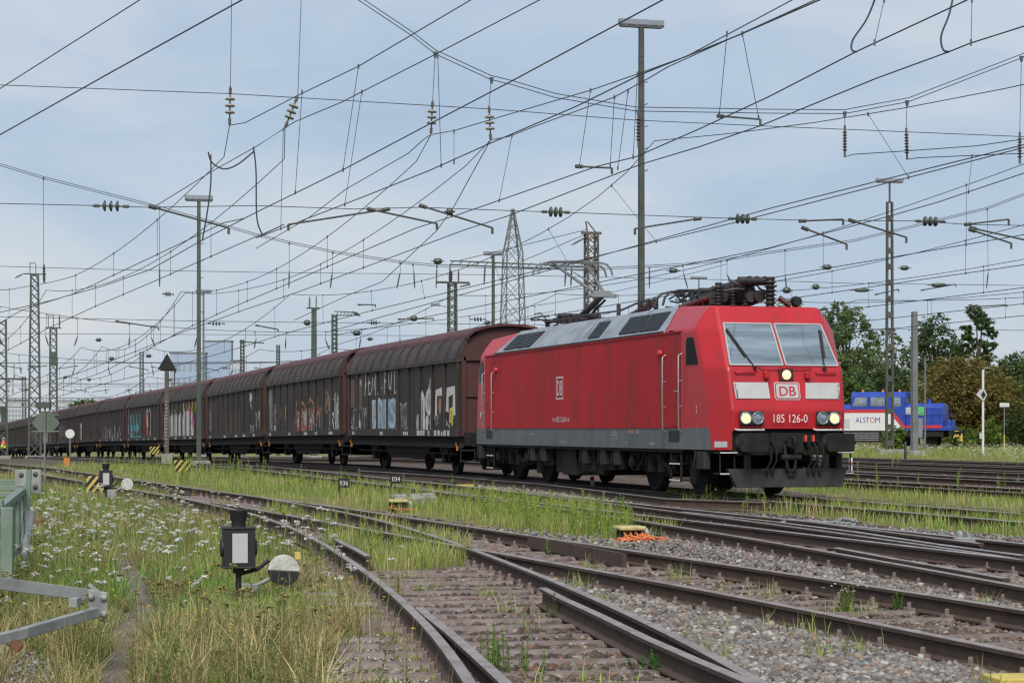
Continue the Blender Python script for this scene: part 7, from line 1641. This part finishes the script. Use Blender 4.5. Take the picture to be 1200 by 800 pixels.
coil('shorter loop of grey cable at the right end of the grey heap', 962, 1004, 620, 5, .026)
def timber(label, px, py, L_, w, h, rz, mt, name='timber'):
    g = G(px, py); root = empty(name, g, R(rz), label, name); m = MB(); m.box(-L_/2, L_/2, -w/2, w/2, -.02, h); m.build('block', MT[mt], root, bev=.01); return root
timber('yellow marker block lying by the rails in front of the locomotive', 782, 580, .5, .18, .12, 10, 'yellow_paint', 'marker_block')
timber('yellow marker block lying on the sleepers below the first wagon', 545, 573, .42, .15, .12, 10, 'yellow_paint', 'marker_block')
timber('worn yellow marker block near the track in front of the locomotive rear', 573, 577, .36, .14, .11, 10, 'yellow_paint', 'marker_block')
timber('flat yellow plate lying in the grass right of the pale round weight', 160, 580, .7, .2, .06, 5, 'yellow_paint', 'marker_plate')
timber('grey box with rusty side lying in the meadow beside the green steel frame', 46.5, 617, .62, .4, .12, 6, 'rust', 'steel_box')

# ------------------------------------------------------------------ green steel frame lying at the left edge
fy = 20.0
root = empty('lattice_girder', (W(20, 600, fy).x, fy, 0), 0, 'pale green lattice frame of steel beams lying at the left edge', 'steel frame'); off = -root.location
def fp(x, y, Y): return W(x, y, Y)+off
m = MB()
top0, top1 = fp(-10, 604, 15.5), fp(29, 572, 21.5); bot0, bot1 = fp(-10, 668, 15.5), fp(29, 635, 21.5)
m.bar(top0, top1, .075, .06); m.bar(bot0, bot1, .075, .06)
far0, far1 = fp(-70, 566, 21.5), fp(45, 566, 21.5); m.bar(far0, far1, .07, .08)
m.bar(fp(-70, 573, 21.3), fp(30, 571.5, 21.3), .05, .05); m.bar(fp(-70, 581, 19.5), fp(20, 579, 19.5), .05, .05)
for t in (0.12, .34, .55, .74, .90, 1.0): m.bar(top0.lerp(top1, t), bot0.lerp(bot1, t), .045, .06)
for t0, t1 in ((.0, .34), (.34, .74), (.74, 1.0)): m.bar(bot0.lerp(bot1, t0), top0.lerp(top1, t1), .03, .03)
for Y_, x0, yy in ((15.6, -60, 592), (15.6, -60, 614), (15.6, -60, 640)): m.bar(fp(x0, yy, Y_), fp(4, yy-3, Y_), .06, .05)
m.bar(fp(9, 594, 15.4), fp(8, 680, 15.4), .09, .06)
m.build('beams', MT['green_steel'], root, bev=.006)
m = MB(); Yp = 21.0; pl = [(17, 550), (48, 550), (48, 578.5), (35, 578.5), (35, 571), (17, 569)]
m.prism([fp(x, y, Yp) for x, y in pl], (0, 0, 0), (0, .02, 0)); pl_ = m.build('end_plate', MT['galv'], root, bev=.006)
for x, y in ((25, 556.5), (41.5, 555.5), (41.5, 570.5)):
    h_ = MB(); h_.lathe([(.026, 0), (.026, -.004), (0, -.0045)], fp(x, y, Yp), 'Y', 16); h_.build('bolt_hole', MT['mast_green'], pl_)
m = MB(); m.bar(fp(34, 550, 20.8), fp(32, 600, 20.8), .05, .03); m.build('upright', MT['green_steel'], root)
m = MB(); m.tube([fp(36, 607, 20.5), fp(28, 652, 19.2)], .032, 8); m.lathe([(.05, -.05), (.05, .05)], fp(36, 604, 20.5), 'Z', 8); m.build('brace_rod', MT['galv'], root)
# grey bracket of two angle bars, nearest the viewer
root = empty('steel_bracket', (W(60, 700, 12.6).x, 12.6, 0), 0, 'grey galvanised bracket of two converging beams lying in the lower left corner', 'steel bracket'); off = -root.location
m = MB(); m.bar(fp(-40, 678, 12.3), fp(108, 697.5, 12.9), .05, .075); m.build('upper_beam', MT['galv'], root, bev=.004)
m = MB(); m.bar(fp(-40, 757, 11.6), fp(30, 741, 12.0), .05, .06); m.bar(fp(28, 741, 12.0), fp(112, 717, 12.8), .05, .062); m.build('lower_beam', MT['galv'], root, bev=.004)
m = MB(); m.prism([fp(x, y, 12.85) for x, y in ((103, 690), (126, 694), (126, 722), (104, 726))], (0, 0, 0), (0, .02, 0)); gp2 = m.build('gusset_plate', MT['galv'], root, bev=.004)
for x, y in ((107, 699), (122, 700), (122, 719), (109, 719)):
    b_ = MB(); b_.lathe([(.022, 0), (.022, -.012), (.012, -.02), (0, -.02)], fp(x, y, 12.85), 'Y', 8); b_.build('bolt', MT['galv'], gp2)
m = MB(); m.box(*sorted((fp(82, 700, 12.7).x, fp(92, 700, 12.7).x)), 12.66-12.6, 12.78-12.6, fp(82, 711, 12.7).z, fp(82, 700, 12.7).z); m.build('clip', MT['galv'], root, bev=.004)
m = MB(); m.bar(fp(104, 684, 12.75), fp(116, 694, 12.75), .02, .02); m.build('tab', MT['galv'], root)
m = MB(); m.bar(fp(14, 752, 11.9), fp(24, 760, 11.9), .06, .05); m.build('foot', MT['rust'], root)
# buried end of a cut rail and a dark point rod beside the curved track
def rod(label, pts, r, mt, name):
    a = G(*pts[0]); root = empty(name, a, 0, label, 'rod'); off = -root.location; m = MB(); m.tube([G(*p)+off+Vector((0, 0, .05)) for p in pts], r, 8); m.build('bar', MT[mt], root)
rod('grey point rod lying across the gravel beside the curved track', [(402, 719), (416, 717), (434, 716)], .03, 'galv', 'point_rod')

# ------------------------------------------------------------------ worker in a vest
def person(px, Y):
    b = ground_at(px, Y); root = empty('person', b, R(200), 'person in a yellow and orange vest with dark trousers and a white helmet, far left', 'person')
    me = bpy.data.meshes.new('body'); J = {'pelvis': (0, 0, .95), 'chest': (0, .02, 1.30), 'neck': (0, .02, 1.50), 'head': (0, -.01, 1.62), 'crown': (0, 0, 1.74), 'shl': (.19, .02, 1.42), 'ell': (.27, .05, 1.14), 'wrl': (.25, -.10, .92), 'hal': (.25, -.15, .84), 'shr': (-.19, .02, 1.42), 'elr': (-.27, .05, 1.14), 'wrr': (-.24, -.12, .95), 'har': (-.24, -.17, .87), 'hil': (.10, 0, .90), 'knl': (.12, -.04, .50), 'anl': (.12, .03, .09), 'tol': (.13, -.14, .04), 'hir': (-.10, 0, .90), 'knr': (-.12, .0, .50), 'anr': (-.12, .08, .09), 'tor': (-.13, -.09, .04)}
    RD = {'pelvis': .15, 'chest': .155, 'neck': .06, 'head': .095, 'crown': .08, 'shl': .075, 'ell': .052, 'wrl': .038, 'hal': .042, 'shr': .075, 'elr': .052, 'wrr': .038, 'har': .042, 'hil': .10, 'knl': .072, 'anl': .052, 'tol': .045, 'hir': .10, 'knr': .072, 'anr': .052, 'tor': .045}
    ks = list(J); E = [('pelvis', 'chest'), ('chest', 'neck'), ('neck', 'head'), ('head', 'crown'), ('chest', 'shl'), ('shl', 'ell'), ('ell', 'wrl'), ('wrl', 'hal'), ('chest', 'shr'), ('shr', 'elr'), ('elr', 'wrr'), ('wrr', 'har'), ('pelvis', 'hil'), ('hil', 'knl'), ('knl', 'anl'), ('anl', 'tol'), ('pelvis', 'hir'), ('hir', 'knr'), ('knr', 'anr'), ('anr', 'tor')]
    me.from_pydata([J[k] for k in ks], [(ks.index(a), ks.index(c)) for a, c in E], []); o = bpy.data.objects.new('body', me); COL.objects.link(o)
    md = o.modifiers.new('skin', 'SKIN'); o.modifiers.new('sub', 'SUBSURF').levels = 1
    for i, k in enumerate(ks): v = me.skin_vertices[0].data[i]; v.radius = (RD[k], RD[k]); v.use_root = (k == 'pelvis')
    dg = bpy.context.evaluated_depsgraph_get(); m2 = bpy.data.meshes.new_from_object(o.evaluated_get(dg)); bpy.data.objects.remove(o)
    for mt in ('cloth_dark', 'skin', 'cloth_dark'): m2.materials.append(MT[mt])
    for p in m2.polygons:
        c = p.center; p.use_smooth = True; p.material_index = 1 if (c.z > 1.50 or (c.z < .93 and abs(c.x) > .2 and c.z > .78)) else 0
    bo = bpy.data.objects.new('body', m2); COL.objects.link(bo); bo.parent = root
    for nm, z0, z1, mt in (('vest', .92, 1.22, 'hi_vis'), ('vest_yoke', 1.20, 1.47, 'hi_orange')):
        v = MB(); v.lathe([(.205, z0), (.215, (z0+z1)/2), (.20 if nm == 'vest' else .13, z1)], (0, 0, 0), 'Z', 18)
        v.v = [(x*1.08, y*.86+.01, z) for x, y, z in v.v]; v.build(nm, MT[mt], root)
    v = MB(); v.lathe([(.125, 1.70), (.12, 1.76), (.09, 1.81), (0, 1.83)], (0, 0, 0), 'Z', 14); v.lathe([(.15, 1.695), (.15, 1.71), (.12, 1.715)], (0, -.02, 0), 'Z', 14); v.build('helmet', MT['helmet'], root)
person(4, 178)
